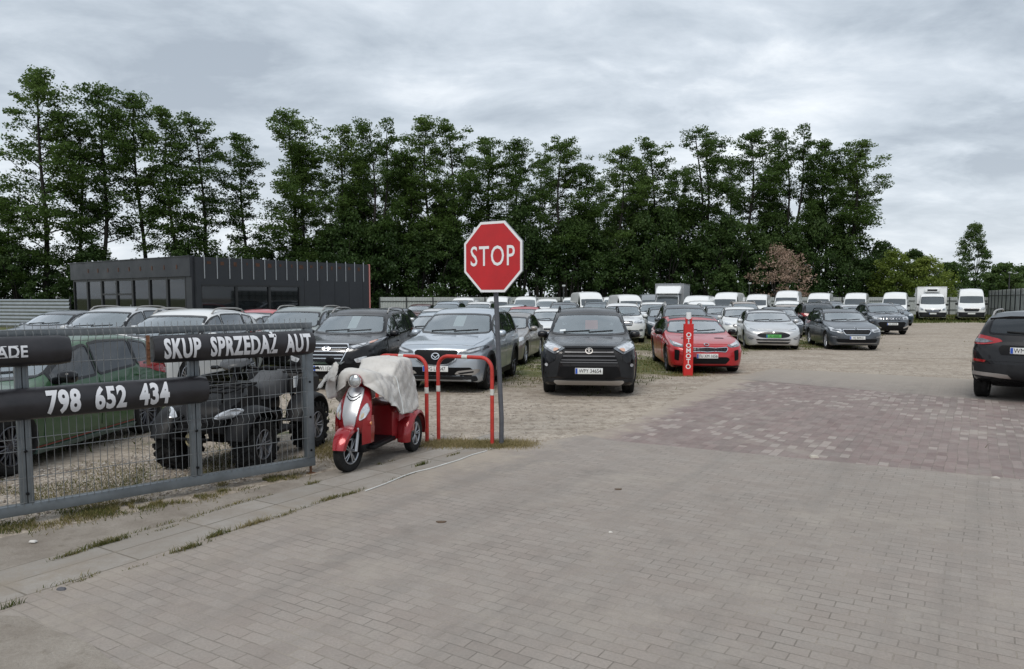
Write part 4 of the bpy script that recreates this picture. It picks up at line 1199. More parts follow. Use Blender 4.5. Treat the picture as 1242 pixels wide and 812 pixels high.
def gravel_material():
    m, nt, out = new_mat('gravel_and_grass')
    tc = N(nt, 'ShaderNodeTexCoord'); v = tc.outputs['Object']
    stones = nz(nt, v, 26, out='Color', typ='ShaderNodeTexVoronoi')
    sd = nz(nt, v, 26, out='Distance', typ='ShaderNodeTexVoronoi')
    s2 = nz(nt, v, 70, out='Color', typ='ShaderNodeTexVoronoi')
    bw = N(nt, 'ShaderNodeRGBToBW'); nt.links.new(stones, bw.inputs[0])
    bw2 = N(nt, 'ShaderNodeRGBToBW'); nt.links.new(s2, bw2.inputs[0])
    mid = nz(nt, v, 1.3, 6, .65); big = nz(nt, v, .22, 5, .6); fine = nz(nt, v, 14, 5, .7)
    c1 = ramp(nt, bw.outputs[0], [(.1, (.18, .148, .118)), (.5, (.40, .347, .287)), (.9, (.64, .58, .51))])
    c2 = ramp(nt, bw2.outputs[0], [(.1, (.26, .22, .180)), (.5, (.42, .366, .305)), (.9, (.54, .487, .422))])
    g = mixc(nt, .6, c1, c2)
    sand = mixc(nt, mrange(nt, mid, .35, .65), (.36, .302, .24), (.47, .406, .335))
    g = mixc(nt, mrange(nt, big, .40, .62, .25, .75), g, sand)
    dark = mrange(nt, nz(nt, v, .55, 6, .7), .50, .68, 0, .5)
    g = mixc(nt, dark, g, (.20, .160, .122))
    spk = mrange(nt, nz(nt, v, 5.5, 6, .8), .49, .62, 0, .8)
    g = mixc(nt, spk, g, (.155, .125, .098))
    pale = mrange(nt, nz(nt, v, 3.1, 6, .8), .56, .70, 0, .5)
    g = mixc(nt, pale, g, (.47, .42, .36))
    # ruts pressed by wheels along the drive
    mp = N(nt, 'ShaderNodeMapping'); mp.inputs['Rotation'].default_value = (0, 0, -radians(35)); mp.inputs['Scale'].default_value = (.35, 2.6, 1)
    nt.links.new(v, mp.inputs[0]); rut = mrange(nt, nz(nt, mp.outputs[0], 1., 6, .7), .48, .62, 0, .6)
    g = mixc(nt, rut, g, (.245, .20, .155))
    at_ = N(nt, 'ShaderNodeAttribute'); at_.attribute_name = 'grass'
    k = mmath(nt, 'ADD', mmath(nt, 'MULTIPLY', at_.outputs['Fac'], 1.25), mmath(nt, 'MULTIPLY', mmath(nt, 'SUBTRACT', nz(nt, v, 1.1, 7, .7), .5), 1.5))
    k = mmath(nt, 'ADD', k, mmath(nt, 'MULTIPLY', mmath(nt, 'SUBTRACT', fine, .5), .5))
    k = mrange(nt, k, .62, .82)
    gc = ramp(nt, nz(nt, v, .8, 6, .75), [(.36, (.055, .085, .022)), (.5, (.115, .125, .04)), (.66, (.21, .185, .085))])
    gc = mixc(nt, mrange(nt, fine, .3, .7, 0, .6), gc, mixc(nt, .5, gc, (.04, .05, .015)), 'MIX')
    col = mixc(nt, k, g, gc)
    h = mmath(nt, 'ADD', mmath(nt, 'MULTIPLY', sd, -.5), mmath(nt, 'ADD', mmath(nt, 'MULTIPLY', fine, .6), mmath(nt, 'MULTIPLY', mid, .5)))
    finish(nt, out, col, .95, h, .8, .03)
    return m
def axis_list(lo, hi, step, far):
    a = [lo+step*i for i in range(int((hi-lo)/step)+1)]
    d = step; x = lo; pre = []
    while x > -far: d *= 1.6; x -= d; pre.append(x)
    d = step; x = a[-1]; post = []
    while x < far: d *= 1.6; x += d; post.append(x)
    return pre[::-1]+a+post
def make_ground():
    xs = axis_list(-45, 70, .8, 900); ys = axis_list(-4, 96, .8, 900)
    vs = [(x, y, 0) for y in ys for x in xs]; n = len(xs)
    fs = [(j*n+i, j*n+i+1, (j+1)*n+i+1, (j+1)*n+i) for j in range(len(ys)-1) for i in range(n-1)]
    o = mesh_obj('gravel_ground', vs, fs, gravel_material()); tag(o, kind='structure')
    a = o.data.attributes.new('grass', 'FLOAT', 'POINT')
    a.data.foreach_set('value', [grassiness(x, y) for x, y, z in vs])

def paver_material(name, red=False):
    m, nt, out = new_mat(name)
    tc = N(nt, 'ShaderNodeTexCoord'); v0 = tc.outputs['Object']
    # slight wobble of the courses
    wob = N(nt, 'ShaderNodeTexNoise'); wob.inputs['Scale'].default_value = .9; nt.links.new(v0, wob.inputs['Vector'])
    va = N(nt, 'ShaderNodeVectorMath', operation='MULTIPLY_ADD')
    nt.links.new(wob.outputs['Color'], va.inputs[0]); va.inputs[1].default_value = (.07, .07, 0); nt.links.new(v0, va.inputs[2])
    v = va.outputs[0]
    b = N(nt, 'ShaderNodeTexBrick'); b.offset = .5; b.squash = 1
    b.inputs['Color1'].default_value = (0, 0, 0, 1); b.inputs['Color2'].default_value = (1, 1, 1, 1); b.inputs['Mortar'].default_value = (.5, .5, .5, 1)
    b.inputs['Scale'].default_value = 1; b.inputs['Brick Width'].default_value = .188 if not red else .215; b.inputs['Row Height'].default_value = .096 if not red else .108
    b.inputs['Mortar Size'].default_value = .0045; b.inputs['Mortar Smooth'].default_value = .35; b.inputs['Bias'].default_value = 0
    if red:
        rm_ = N(nt, 'ShaderNodeMapping'); rm_.inputs['Rotation'].default_value = (0, 0, pi/2); nt.links.new(v, rm_.inputs[0]); nt.links.new(rm_.outputs[0], b.inputs['Vector'])
    else:
        nt.links.new(v, b.inputs['Vector'])
    rnd = N(nt, 'ShaderNodeRGBToBW'); nt.links.new(b.outputs['Color'], rnd.inputs[0]); rv = rnd.outputs[0]
    fine = nz(nt, v0, 60, 5, .7); mid = nz(nt, v0, 3.2, 6, .65); big = nz(nt, v0, .35, 5, .6)
    if red:
        base = ramp(nt, rv, [(.0, (.20, .138, .130)), (.5, (.255, .184, .172)), (1., (.31, .232, .216))])
        # replaced lighter grey blocks, in clusters
        cl = mrange(nt, nz(nt, v0, .33, 3, .5), .44, .60, 1.0, .66)
        sel = mmath(nt, 'GREATER_THAN', rv, cl)
        base = mixc(nt, mmath(nt, 'MULTIPLY', sel, .75), base, (.46, .395, .355))
        base = mixc(nt, mrange(nt, big, .4, .65, 0, .30), base, (.27, .225, .205))
    else:
        base = ramp(nt, rv, [(.0, (.300, .256, .225)), (.5, (.330, .284, .250)), (1., (.358, .310, .274))])
        base = mixc(nt, mrange(nt, big, .42, .66, 0, .5), base, (.275, .238, .205))
    base = mixc(nt, mrange(nt, mid, .38, .66, 0, .4), base, (.35, .325, .295))
    st_ = mrange(nt, nz(nt, v0, .9, 7, .75), .565, .70, 0, .42)
    base = mixc(nt, st_, base, (.15, .135, .12))
    base = mixc(nt, mrange(nt, fine, .25, .75, .0, .42), base, (.12, .11, .10))
    pit = mrange(nt, nz(nt, v0, 24, 5, .75), .60, .72, 0, .45)
    base = mixc(nt, pit, base, (.13, .12, .105))
    jcol = mixc(nt, mrange(nt, nz(nt, v0, 2.2, 5, .7), .42, .6), (.125, .11, .09), (.31, .27, .22))
    col = mixc(nt, mmath(nt, 'MULTIPLY', b.outputs['Fac'], mrange(nt, nz(nt, v0, 1.3, 6, .7), .38, .62, .32, .80)), base, jcol)
    # tyre-darkened streaks along the drive and sand lying in patches
    mp = N(nt, 'ShaderNodeMapping'); mp.inputs['Scale'].default_value = (2.2, .16, 1); nt.links.new(v0, mp.inputs[0])
    col = mixc(nt, mrange(nt, nz(nt, mp.outputs[0], 1., 6, .65), .50, .66, 0, .32), col, (.17, .155, .14))
    col = mixc(nt, mrange(nt, nz(nt, v0, .7, 8, .78), .54, .66, 0, .5), col, (.36, .32, .275))
    # sand dragged over the left edge
    sp = N(nt, 'ShaderNodeSeparateXYZ'); nt.links.new(v0, sp.inputs[0])
    edge = mmath(nt, 'ADD', mrange(nt, sp.outputs[0], .2 if red else -.1, 1.5 if red else 1.3, 1.15 if red else .95, 0.), mmath(nt, 'MULTIPLY', mmath(nt, 'SUBTRACT', nz(nt, v0, 1.4, 7, .7), .5), 1.8))
    yk = mrange(nt, sp.outputs[1], -2.5, .2, .3, 1.)
    edge = mmath(nt, 'MULTIPLY', mrange(nt, edge, .40, .80), yk)
    col = mixc(nt, mmath(nt, 'MULTIPLY', edge, .75 if not red else .85), col, mixc(nt, mid, (.33, .282, .228), (.41, .355, .29)))
    far = mrange(nt, mmath(nt, 'ADD', sp.outputs[1], mmath(nt, 'MULTIPLY', mmath(nt, 'SUBTRACT', nz(nt, v0, .8, 6, .7), .5), 3.)), 9.4, 12.4, 0., .85)
    col = mixc(nt, far, col, (.33, .29, .245))
    h = mmath(nt, 'ADD', mmath(nt, 'MULTIPLY', b.outputs['Fac'], -1.), mmath(nt, 'ADD', mmath(nt, 'MULTIPLY', fine, .25), mmath(nt, 'MULTIPLY', rv, .25)))
    finish(nt, out, col, .82, h, .55, .006, .35)
    return m
def st_sheet(name, pts, mat, z, nsub=0):
    """flat sheet whose own frame is the street's, so its courses run across the drive"""
    bm = bmesh.new(); bm.faces.new([bm.verts.new((u, v, 0)) for u, v in pts])
    if bm.faces[:][0].normal.z < 0: bmesh.ops.reverse_faces(bm, faces=bm.faces)
    o = bm_obj(name, bm, mat); o.location = ST+Vector((0, 0, z)); o.rotation_euler = (0, 0, SA-pi/2)
    return tag(o, kind='structure')
def wavy(pts, amp, step, seed):
    rr = random.Random(seed); out = []
    for (a, b), (c, d) in zip(pts, pts[1:]):
        n = max(1, int(math.hypot(c-a, d-b)/step))
        for k in range(n):
            t = k/n; out.append((a+(c-a)*t+rr.uniform(-amp, amp), b+(d-b)*t+rr.uniform(-amp, amp)*.3))
    out.append(pts[-1]); return out
def make_paving():
    gm = paver_material('grey_block_paving'); rm = paver_material('red_block_paving', True)
    left = wavy([(.02, -9), (.0, 0.), (.55, 1.6)], .02, .4, 3)
    st_sheet('grey_paving', [(26, -14), (26, 1.75), (5.5, 1.75), (1.0, 1.42), (.55, 1.6)] + left[::-1][1:] + [(.02, -14)], gm, .012)
    lr = wavy([(.55, 1.6), (.66, 2.4), (.60, 3.6), (.35, 6.), (.10, 9.8)], .025, .25, 5)
    st_sheet('red_paving', [(26, 1.75), (26, 9.)] + [(5.2, 8.7)] + lr[::-1] + [(1.0, 1.42), (5.5, 1.75)], rm, .012)
    lg = wavy([(.1, 9.8), (.4, 11.2), (.5, 12.9)], .10, .35, 6); tg = wavy([(.5, 12.9), (5, 12.6), (14, 12.0), (26, 12)], .18, .5, 7)
    st_sheet('far_paving', [(26, 9.), (5.2, 8.7)] + lg + tg[1:], gm, .012)
    # concrete slab strip
    m, nt, out = new_mat('concrete_slabs')
    tc = N(nt, 'ShaderNodeTexCoord'); v0 = tc.outputs['Object']
    b = N(nt, 'ShaderNodeTexBrick'); b.offset = .0
    mp = N(nt, 'ShaderNodeMapping'); mp.inputs['Rotation'].default_value = (0, 0, pi/2); nt.links.new(v0, mp.inputs[0])
    nt.links.new(mp.outputs[0], b.inputs['Vector'])
    b.inputs['Color1'].default_value = (.29, .268, .24, 1); b.inputs['Color2'].default_value = (.355, .33, .30, 1); b.inputs['Mortar'].default_value = (.13, .115, .09, 1)
    b.inputs['Scale'].default_value = 1; b.inputs['Brick Width'].default_value = .75; b.inputs['Row Height'].default_value = .31; b.inputs['Mortar Size'].default_value = .008; b.inputs['Mortar Smooth'].default_value = .3
    mid = nz(nt, v0, 2.5, 7, .7); fine = nz(nt, v0, 70, 5, .7)
    col = mixc(nt, mrange(nt, mid, .40, .62, 0, .7), b.outputs['Color'], (.25, .215, .18))
    col = mixc(nt, mrange(nt, nz(nt, v0, 1.1, 6, .7), .52, .64, 0, .85), col, (.28, .24, .195))
    col = mixc(nt, mrange(nt, fine, .3, .8, 0, .3), col, (.12, .11, .095))
    h = mmath(nt, 'ADD', mmath(nt, 'MULTIPLY', b.outputs['Fac'], -1.), mmath(nt, 'MULTIPLY', fine, .25))
    finish(nt, out, col, .9, h, .5, .008)
    st_sheet('slab_path', wavy([(-.62, -9), (-.62, 1.2)], .012, .3, 8)+[(-.3, .9), (.03, .1), (.06, -9)], m, .008)
    # bare trodden earth between the slabs and the gate
    m2, nt, out = new_mat('trodden_earth')
    tc = N(nt, 'ShaderNodeTexCoord'); v0 = tc.outputs['Object']
    mid = nz(nt, v0, 1.6, 8, .72); fine = nz(nt, v0, 45, 6, .7); sm = nz(nt, v0, 9, 5, .6)
    col = ramp(nt, mid, [(.34, (.215, .185, .155)), (.5, (.29, .258, .222)), (.66, (.355, .32, .28))])
    col = mixc(nt, mrange(nt, sm, .55, .72, 0, .55), col, (.17, .145, .115))
    col = mixc(nt, mrange(nt, fine, .3, .75, 0, .45), col, (.15, .125, .10))
    finish(nt, out, col, .95, mmath(nt, 'ADD', fine, mmath(nt, 'MULTIPLY', sm, 1.5)), .7, .012)
    G0, G1 = to_st(GATE(5.0)), to_st(GATE(-.15))
    e = wavy([(G0[0]+.3, G0[1]-.3), (to_st(GATE(1.2))[0]+.28, to_st(GATE(1.2))[1]-.10), (G1[0]+.1, G1[1]), (-1.05, .55), (-.55, .35), (-.45, .05), (-.62, -.1)], .05, .3, 9)
    st_sheet('earth_verge', e + [(-.615, -9)], m2, .004)
    # dirt that has washed over the lower left corner of the paving
    c = [to_st(gp(x, y)) for x, y in ((-60, 748), (30, 752), (70, 770), (110, 785), (150, 815), (170, 860), (-60, 860))]
    st_sheet('dirt_patch', wavy(c+[c[0]], .03, .12, 12)[:-1], m2, .016)
GPOST = Vector((-2.19, 7.92, 0)); GD = Vector((.727, .687, 0)); GN = Vector((.687, -.727, 0))
def GATE(t, z=0, out=0):
    """point on the gate, t metres to the left of its end post, `out` towards the drive"""
    return GPOST - GD*t + Vector((0, 0, z)) + GN*out

# ------------------------------------------------------------------ grass blades
def blade_material(name, stops):
    m, nt, out = new_mat(name)
    a = N(nt, 'ShaderNodeAttribute'); a.attribute_name = 'tone'
    col = ramp(nt, a.outputs['Fac'], stops)
    d = N(nt, 'ShaderNodeBsdfDiffuse'); t = N(nt, 'ShaderNodeBsdfTranslucent'); mx = N(nt, 'ShaderNodeMixShader'); mx.inputs[0].default_value = .3
    nt.links.new(col, d.inputs[0]); nt.links.new(col, t.inputs[0]); nt.links.new(d.outputs[0], mx.inputs[1]); nt.links.new(t.outputs[0], mx.inputs[2])
    nt.links.new(mx.outputs[0], out.inputs[0]); return m
def blades(name, pts, hgt, mat, wid=.006, lean=.5, seed=1, base=0.):
    """pts: list of (x, y, tone, height factor)"""
    rr = random.Random(seed); vs, fs, tone = [], [], []
    for x, y, tn, hf in pts:
        a = rr.uniform(0, 2*pi); h = hgt*hf*rr.uniform(.5, 1.3); w = wid*rr.uniform(.6, 1.4); l = h*lean*rr.uniform(.2, 1.4)
        dx, dy = cos(a), sin(a); b = len(vs); a2 = rr.uniform(0, 2*pi); ex, ey = cos(a2)*l, sin(a2)*l
        vs += [(x-dx*w, y-dy*w, base), (x+dx*w, y+dy*w, base), (x+dx*w*.6+ex*.4, y+dy*w*.6+ey*.4, base+h*.6), (x-dx*w*.6+ex*.4, y-dy*w*.6+ey*.4, base+h*.6), (x+ex, y+ey, base+h)]
        fs += [(b, b+1, b+2, b+3), (b+3, b+2, b+4)]
        t = min(1, max(0, tn+rr.uniform(-.25, .25))); tone += [t]*5
    o = mesh_obj(name, vs, fs, mat)
    at_ = o.data.attributes.new('tone', 'FLOAT', 'POINT'); at_.data.foreach_set('value', tone)
    return tag(o, kind='stuff')
def make_grass():
    rr = random.Random(5)
    gm = blade_material('grass_blades', [(0, (.04, .06, .016)), (.35, (.085, .105, .032)), (.65, (.20, .175, .075)), (1, (.33, .27, .15))])
    P = []
    def line(p0, p1, n, spread, tone, hf, gap=.0):
        for k in range(n):
            t = rr.random()
            if noise.noise(Vector((p0[0]+t*7, p0[1], gap*10))) < gap-.35: continue
            P.append((p0[0]+(p1[0]-p0[0])*t+rr.gauss(0, spread), p0[1]+(p1[1]-p0[1])*t+rr.gauss(0, spread), tone, hf))
    # under the gate, thinning towards its end post
    for k in range(14000):
        t = 5.2*rr.random()**.7 if rr.random() < .75 else rr.uniform(.2, 2.2)
        p = GATE(t, 0, rr.gauss(.10 if t > 1.1 else .0, .12))
        if noise.noise(Vector((p.x*2.4, p.y*2.4, 1)))+.35*noise.noise(Vector((p.x*9, p.y*9, 4))) < (.06 if t < 2 else -.22): continue
        P.append((p.x, p.y, .58+.4*noise.noise(p*2), .6))
    # ground behind the gate
    for k in range(26000):
        t = rr.uniform(-.4, 5); o = -abs(rr.gauss(0, 1.0)); p = GATE(t, 0, o)
        if noise.noise(Vector((p.x*1.3, p.y*1.3, 4))) < .02: continue
        P.append((p.x, p.y, .5+.5*noise.noise(p*1.2), .55))
    # round the feet of the red barriers and the sign
    a, b = gp(520, 540), gp(640, 541)
    for k in range(9000):
        t = rr.random(); p = a.lerp(b, t)
        P.append((p.x+rr.gauss(0, .10), p.y+rr.gauss(.02, .13), .88+.3*noise.noise(p*3), .75))
    for k in range(2500):
        p = gp(rr.uniform(380, 420), 545+rr.gauss(0, 7)); P.append((p.x, p.y, .8, .6))
    # slab joints: tufts
    for (x, y, n, s, tone, hf) in ((85, 675, 260, .05, .35, 1.), (125, 662, 500, .06, .35, 1.2), (140, 658, 200, .05, .3, 1.), (15, 738, 90, .03, .2, 1.3), (100, 706, 120, .05, .4, .7), (230, 667, 420, .06, .35, 1.2), (262, 652, 380, .05, .4, 1.4),
                                   (310, 637, 420, .06, .65, 1.3), (345, 627, 160, .05, .5, .8), (400, 607, 420, .07, .45, 1.), (425, 601, 300, .06, .4, .9), (285, 612, 120, .08, .55, .6), (235, 630, 60, .07, .5, .6), (380, 588, 120, .04, .4, 1.),
                                   (512, 565, 200, .04, .2, 1.2), (550, 553, 120, .05, .4, .8), (508, 543, 260, .05, .3, .7), (200, 643, 120, .06, .4, .6), (165, 690, 80, .05, .4, .5), (622, 541, 220, .10, .5, .8)):
        c = gp(x, y)
        for k in range(n):
            q = rr.gauss(0, s*1.25)
            if k % 2: continue
            P.append((c.x+SV.x*q+rr.gauss(0, s*.22), c.y+SV.y*q+rr.gauss(0, s*.22), tone+.15, hf*.62))
    # thin line of weeds along the far joint of the slabs and the paving
    for u, v0, v1, n in ((-.62, -5.2, 0, 700), (0., -5.2, -.5, 500)):
        for k in range(n):
            v = rr.uniform(v0, v1)
            if noise.noise(Vector((v*1.5, u, 7))) < .08: continue
            p = st(u+rr.gauss(0, .02), v); P.append((p.x, p.y, .5, .5))
    c = gp(833, 456)
    for k in range(1500): P.append((c.x+rr.gauss(0, .28), c.y+rr.gauss(.05, .16), .8, .7))
    blades('grass', P, .058, gm, .0032, .9, 3, .004)
    # grass growing between the parked rows
    Q = []
    for k in range(170000):
        x = rr.uniform(-16, 20); y = rr.uniform(9, 46)
        if abs(x/y) > .75: continue
        g = grassiness(x, y)+.45*noise.noise(Vector((x*.9, y*.9, 2)))+.1*rr.gauss(0, 1)
        if g < .55: continue
        Q.append((x, y, .42+.5*noise.noise(Vector((x*.5, y*.5, 5))), 1.))
    blades('lot_grass', Q, .06, gm, .009, .8, 4)
    R = []
    for k in range(26000):
        x = rr.uniform(20, 66); y = rr.uniform(55, 92)
        if grassiness(x, y) < .5: continue
        R.append((x, y, .30+.4*noise.noise(Vector((x*.3, y*.3, 5))), 1.))
    blades('verge_grass', R, .16, gm, .03, .6, 4)

def make_pebbles():
    rr = random.Random(21); vs, fs, tone = [], [], []
    m, nt, out = new_mat('pebbles')
    a = N(nt, 'ShaderNodeAttribute'); a.attribute_name = 'tone'
    finish(nt, out, ramp(nt, a.outputs['Fac'], [(0, (.14, .115, .095)), (.5, (.30, .265, .23)), (1, (.50, .465, .42))]), .9)
    n = 0
    while n < 16000:
        if rr.random() < .30:
            p = GATE(rr.uniform(.2, 5), 0, -rr.uniform(.1, 2.2)); x, y = p.x, p.y; k = 1.2
        else:
            y = 7.5+18*rr.random()**1.6; x = rr.uniform(-.55, .66)*y; k = 1.
            u, v = to_st((x, y))
            if u > -.1+.25*noise.noise(Vector((v, 0, 3))) and v < 12.6: 
                if rr.random() < .985 or u > 5: continue
                k = .5
            if u > -2.2 and v < .4: continue
        r = k*rr.choice((.006, .007, .009, .011, .016))*rr.uniform(.7, 1.2); b = len(vs); a0 = rr.uniform(0, 6)
        vs += [(x+r*cos(a0+q*pi/2)*rr.uniform(.7, 1.2), y+r*sin(a0+q*pi/2)*rr.uniform(.7, 1.2), .002+r*.2) for q in range(4)]+[(x, y, .004+r*.75)]
        fs += [(b+q, b+(q+1) % 4, b+4) for q in range(4)]; t = rr.random(); tone += [t]*5; n += 1
    o = mesh_obj('gravel_stones', vs, fs, m); o.data.attributes.new('tone', 'FLOAT', 'POINT').data.foreach_set('value', tone)
    tag(o, kind='stuff')

# ------------------------------------------------------------------ trees
def leaf_material(name, stops, trans=.3):
    m, nt, out = new_mat(name)
    a = N(nt, 'ShaderNodeAttribute'); a.attribute_name = 'tone'
    oi = N(nt, 'ShaderNodeObjectInfo')
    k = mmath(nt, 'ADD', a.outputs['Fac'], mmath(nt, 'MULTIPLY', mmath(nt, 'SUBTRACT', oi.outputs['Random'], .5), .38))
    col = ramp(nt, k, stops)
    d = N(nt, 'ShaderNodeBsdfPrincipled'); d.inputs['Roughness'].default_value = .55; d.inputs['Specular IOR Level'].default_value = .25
    t = N(nt, 'ShaderNodeBsdfTranslucent'); mx = N(nt, 'ShaderNodeMixShader'); mx.inputs[0].default_value = trans
    nt.links.new(col, d.inputs['Base Color']); nt.links.new(col, t.inputs[0]); nt.links.new(d.outputs[0], mx.inputs[1]); nt.links.new(t.outputs[0], mx.inputs[2])
    nt.links.new(mx.outputs[0], out.inputs[0]); return m
class Leaves:
    def __init__(s, seed): s.v, s.f, s.t = [], [], []; s.r = random.Random(seed)
    def clump(s, c, rad, n, size, tone, flat=.7):
        r = s.r
        for _ in range(n):
            d = Vector((r.gauss(0, 1), r.gauss(0, 1), r.gauss(0, flat))); d = d.normalized()*rad*(r.random()**.45)
            d.z *= flat
            s.leaf(c+d, size*r.uniform(.6, 1.35), min(1, max(0, tone+r.gauss(0, .12))))
    def leaf(s, p, q, tone):
        r = s.r
        a = Vector((r.gauss(0, 1), r.gauss(0, 1), r.gauss(0, .6))).normalized(); b = a.cross(Vector((r.gauss(0, 1), r.gauss(0, 1), r.gauss(0, 1)))).normalized()
        i = len(s.v)
        s.v += [p-a*q*.5, p+b*q*.33, p+a*q*.55, p-b*q*.33]; s.f.append((i, i+1, i+2, i+3)); s.t += [tone]*4
    def build(s, name, mat, parent=None):
        o = mesh_obj(name, s.v, s.f, mat, parent)
        o.data.attributes.new('tone', 'FLOAT', 'POINT').data.foreach_set('value', s.t)
        return o
BARK = pmat('bark', (.016, .014, .012), .95, vary=.35, vscale=2, bump=.5, bscale=8)
L_ALDER = leaf_material('alder_leaves', [(0, (.030, .060, .013)), (.4, (.066, .118, .025)), (.75, (.108, .172, .040)), (1, (.15, .215, .058))], .44)
L_BUSH = leaf_material('bush_leaves', [(0, (.016, .036, .010)), (.5, (.038, .074, .018)), (1, (.078, .125, .034))], .32)
L_YELL = leaf_material('yellow_green_leaves', [(0, (.07, .11, .020)), (.5, (.16, .215, .038)), (1, (.25, .30, .07))], .4)
L_MIX = leaf_material('mid_green_leaves', [(0, (.03, .06, .016)), (.5, (.065, .115, .030)), (1, (.12, .175, .055))], .4)
L_DEAD = leaf_material('withered_leaves', [(0, (.15, .09, .065)), (.5, (.30, .205, .155)), (1, (.44, .33, .26))], .2)
def tree_proto(name, seed, H=20., lean=.0, wid=.17, lowest=.26, dens=1., leafm=None, fork=False, size=.205, nb=38):
    rr = random.Random(seed); tr = MB(); lv = Leaves(seed+50)
    lx, ly = lean*H*rr.choice((-1, 1)), rr.uniform(-.02, .02)*H
    def axis(t, k=0): return Vector((lx*t*t+.25*sin(t*7+seed)+k*t, ly*t+.25*cos(t*6+seed*2), H*t))
    ks = [0]
    if fork: ks = [-.05*H, .05*H]
    tops = []
    for k in ks:
        pts = [axis(t, k if t > .0 else 0) for t in [q/14*.97 for q in range(15)]]
        rad = [H*.0105*(1-.93*(q/14))+.03 for q in range(15)]
        if k != ks[0]: pts = pts[2:]; rad = rad[2:]
        tr.tube(pts, .2, 8, radii=rad)
        for i in range(nb if not fork else int(nb*.62)):
            t = lowest+(1-lowest)*((i+rr.random())/(nb if not fork else nb*.62))**.92
            t = min(t, .985)
            tt = (t-lowest)/(1-lowest)
            prof = (.50+.85*math.sin(pi*min(1, tt*.62+.20)))*(1-tt**4*.62)
            ln = H*wid*prof*rr.uniform(.55, 1.12)*(.8 if fork else 1)
            if tt < .3: ln *= rr.choice((.45, .8, 1.1))
            ln = min(ln, H*wid*1.08)
            a = rr.uniform(0, 2*pi) if not fork else (rr.uniform(-1.9, 1.9)+(0 if k > 0 else pi))
            up = rr.uniform(.15, .75)+.5*tt
            b0 = axis(t, k); d = Vector((cos(a), sin(a), up)).normalized()
            mid = b0+d*ln*.5+Vector((0, 0, -.02*ln)); end = b0+d*ln+Vector((0, 0, .08*ln))
            r0 = max(.03, H*.0036*(1-tt*.7))
            tr.tube([b0, mid, end], r0, 5, radii=[r0, r0*.65, r0*.25])
            ncl = 2+int(ln/1.0)
            for q in range(ncl):
                f = .30+.72*(q+rr.random()*.8)/ncl
                c = b0.lerp(end, f)+Vector((rr.gauss(0, .28), rr.gauss(0, .28), rr.gauss(0, .22)))*min(1.4, ln*.35)
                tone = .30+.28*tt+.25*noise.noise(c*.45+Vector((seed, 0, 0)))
                cr = rr.uniform(.5, 1.25)*(.80+.25*(1-tt))
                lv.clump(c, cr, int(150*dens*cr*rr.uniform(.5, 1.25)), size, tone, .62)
    c = axis(.985)
    lv.clump(c, .8, int(60*dens), size, .6, 1.)
    root = empty(name)
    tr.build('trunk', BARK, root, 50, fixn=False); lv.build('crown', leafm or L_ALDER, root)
    return root
def bush_proto(name, seed, H=5., R=2.6, leafm=None, size=.21, n=52, dens=1.9, trunk=True, hole=0.):
    rr = random.Random(seed); lv = Leaves(seed+9); tr = MB()
    for i in range(5):
        a = rr.uniform(0, 2*pi); e = Vector((cos(a)*R*.5, sin(a)*R*.5, H*rr.uniform(.5, .85)))
        tr.tube([(cos(a)*.1, sin(a)*.1, 0), e*.5+Vector((0, 0, .1*H)), e], .06, 5, radii=[.08, .05, .02])
    for i in range(n):
        t = rr.random()**.8; a = rr.uniform(0, 2*pi); prof = math.sin(pi*min(1, .22+.76*t))**.7
        r = R*prof*rr.random()**.45
        c = Vector((cos(a)*r, sin(a)*r, .25+t*H*.92))
        if rr.random() < hole: continue
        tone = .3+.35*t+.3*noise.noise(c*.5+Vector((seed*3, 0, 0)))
        cr = rr.uniform(.4, .85)*R*.36
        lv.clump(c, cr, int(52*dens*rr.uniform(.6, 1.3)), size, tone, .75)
    root = empty(name)
    tr.build('trunk', BARK, root, 50, fixn=False); lv.build('crown', leafm or L_BUSH, root)
    return root
def tree_depth(px):
    """distance of the tree row behind the boundary fence at photo column px"""
    return 73+(px-50)/990*25
ORD = ['first', 'second', 'third', 'fourth', 'fifth', 'sixth', 'seventh', 'eighth', 'ninth', 'tenth', 'eleventh', 'twelfth', 'thirteenth', 'fourteenth', 'fifteenth', 'sixteenth', 'seventeenth', 'eighteenth', 'nineteenth', 'twentieth', 'twenty-first', 'twenty-second', 'twenty-third', 'twenty-fourth', 'twenty-fifth', 'twenty-sixth', 'last']
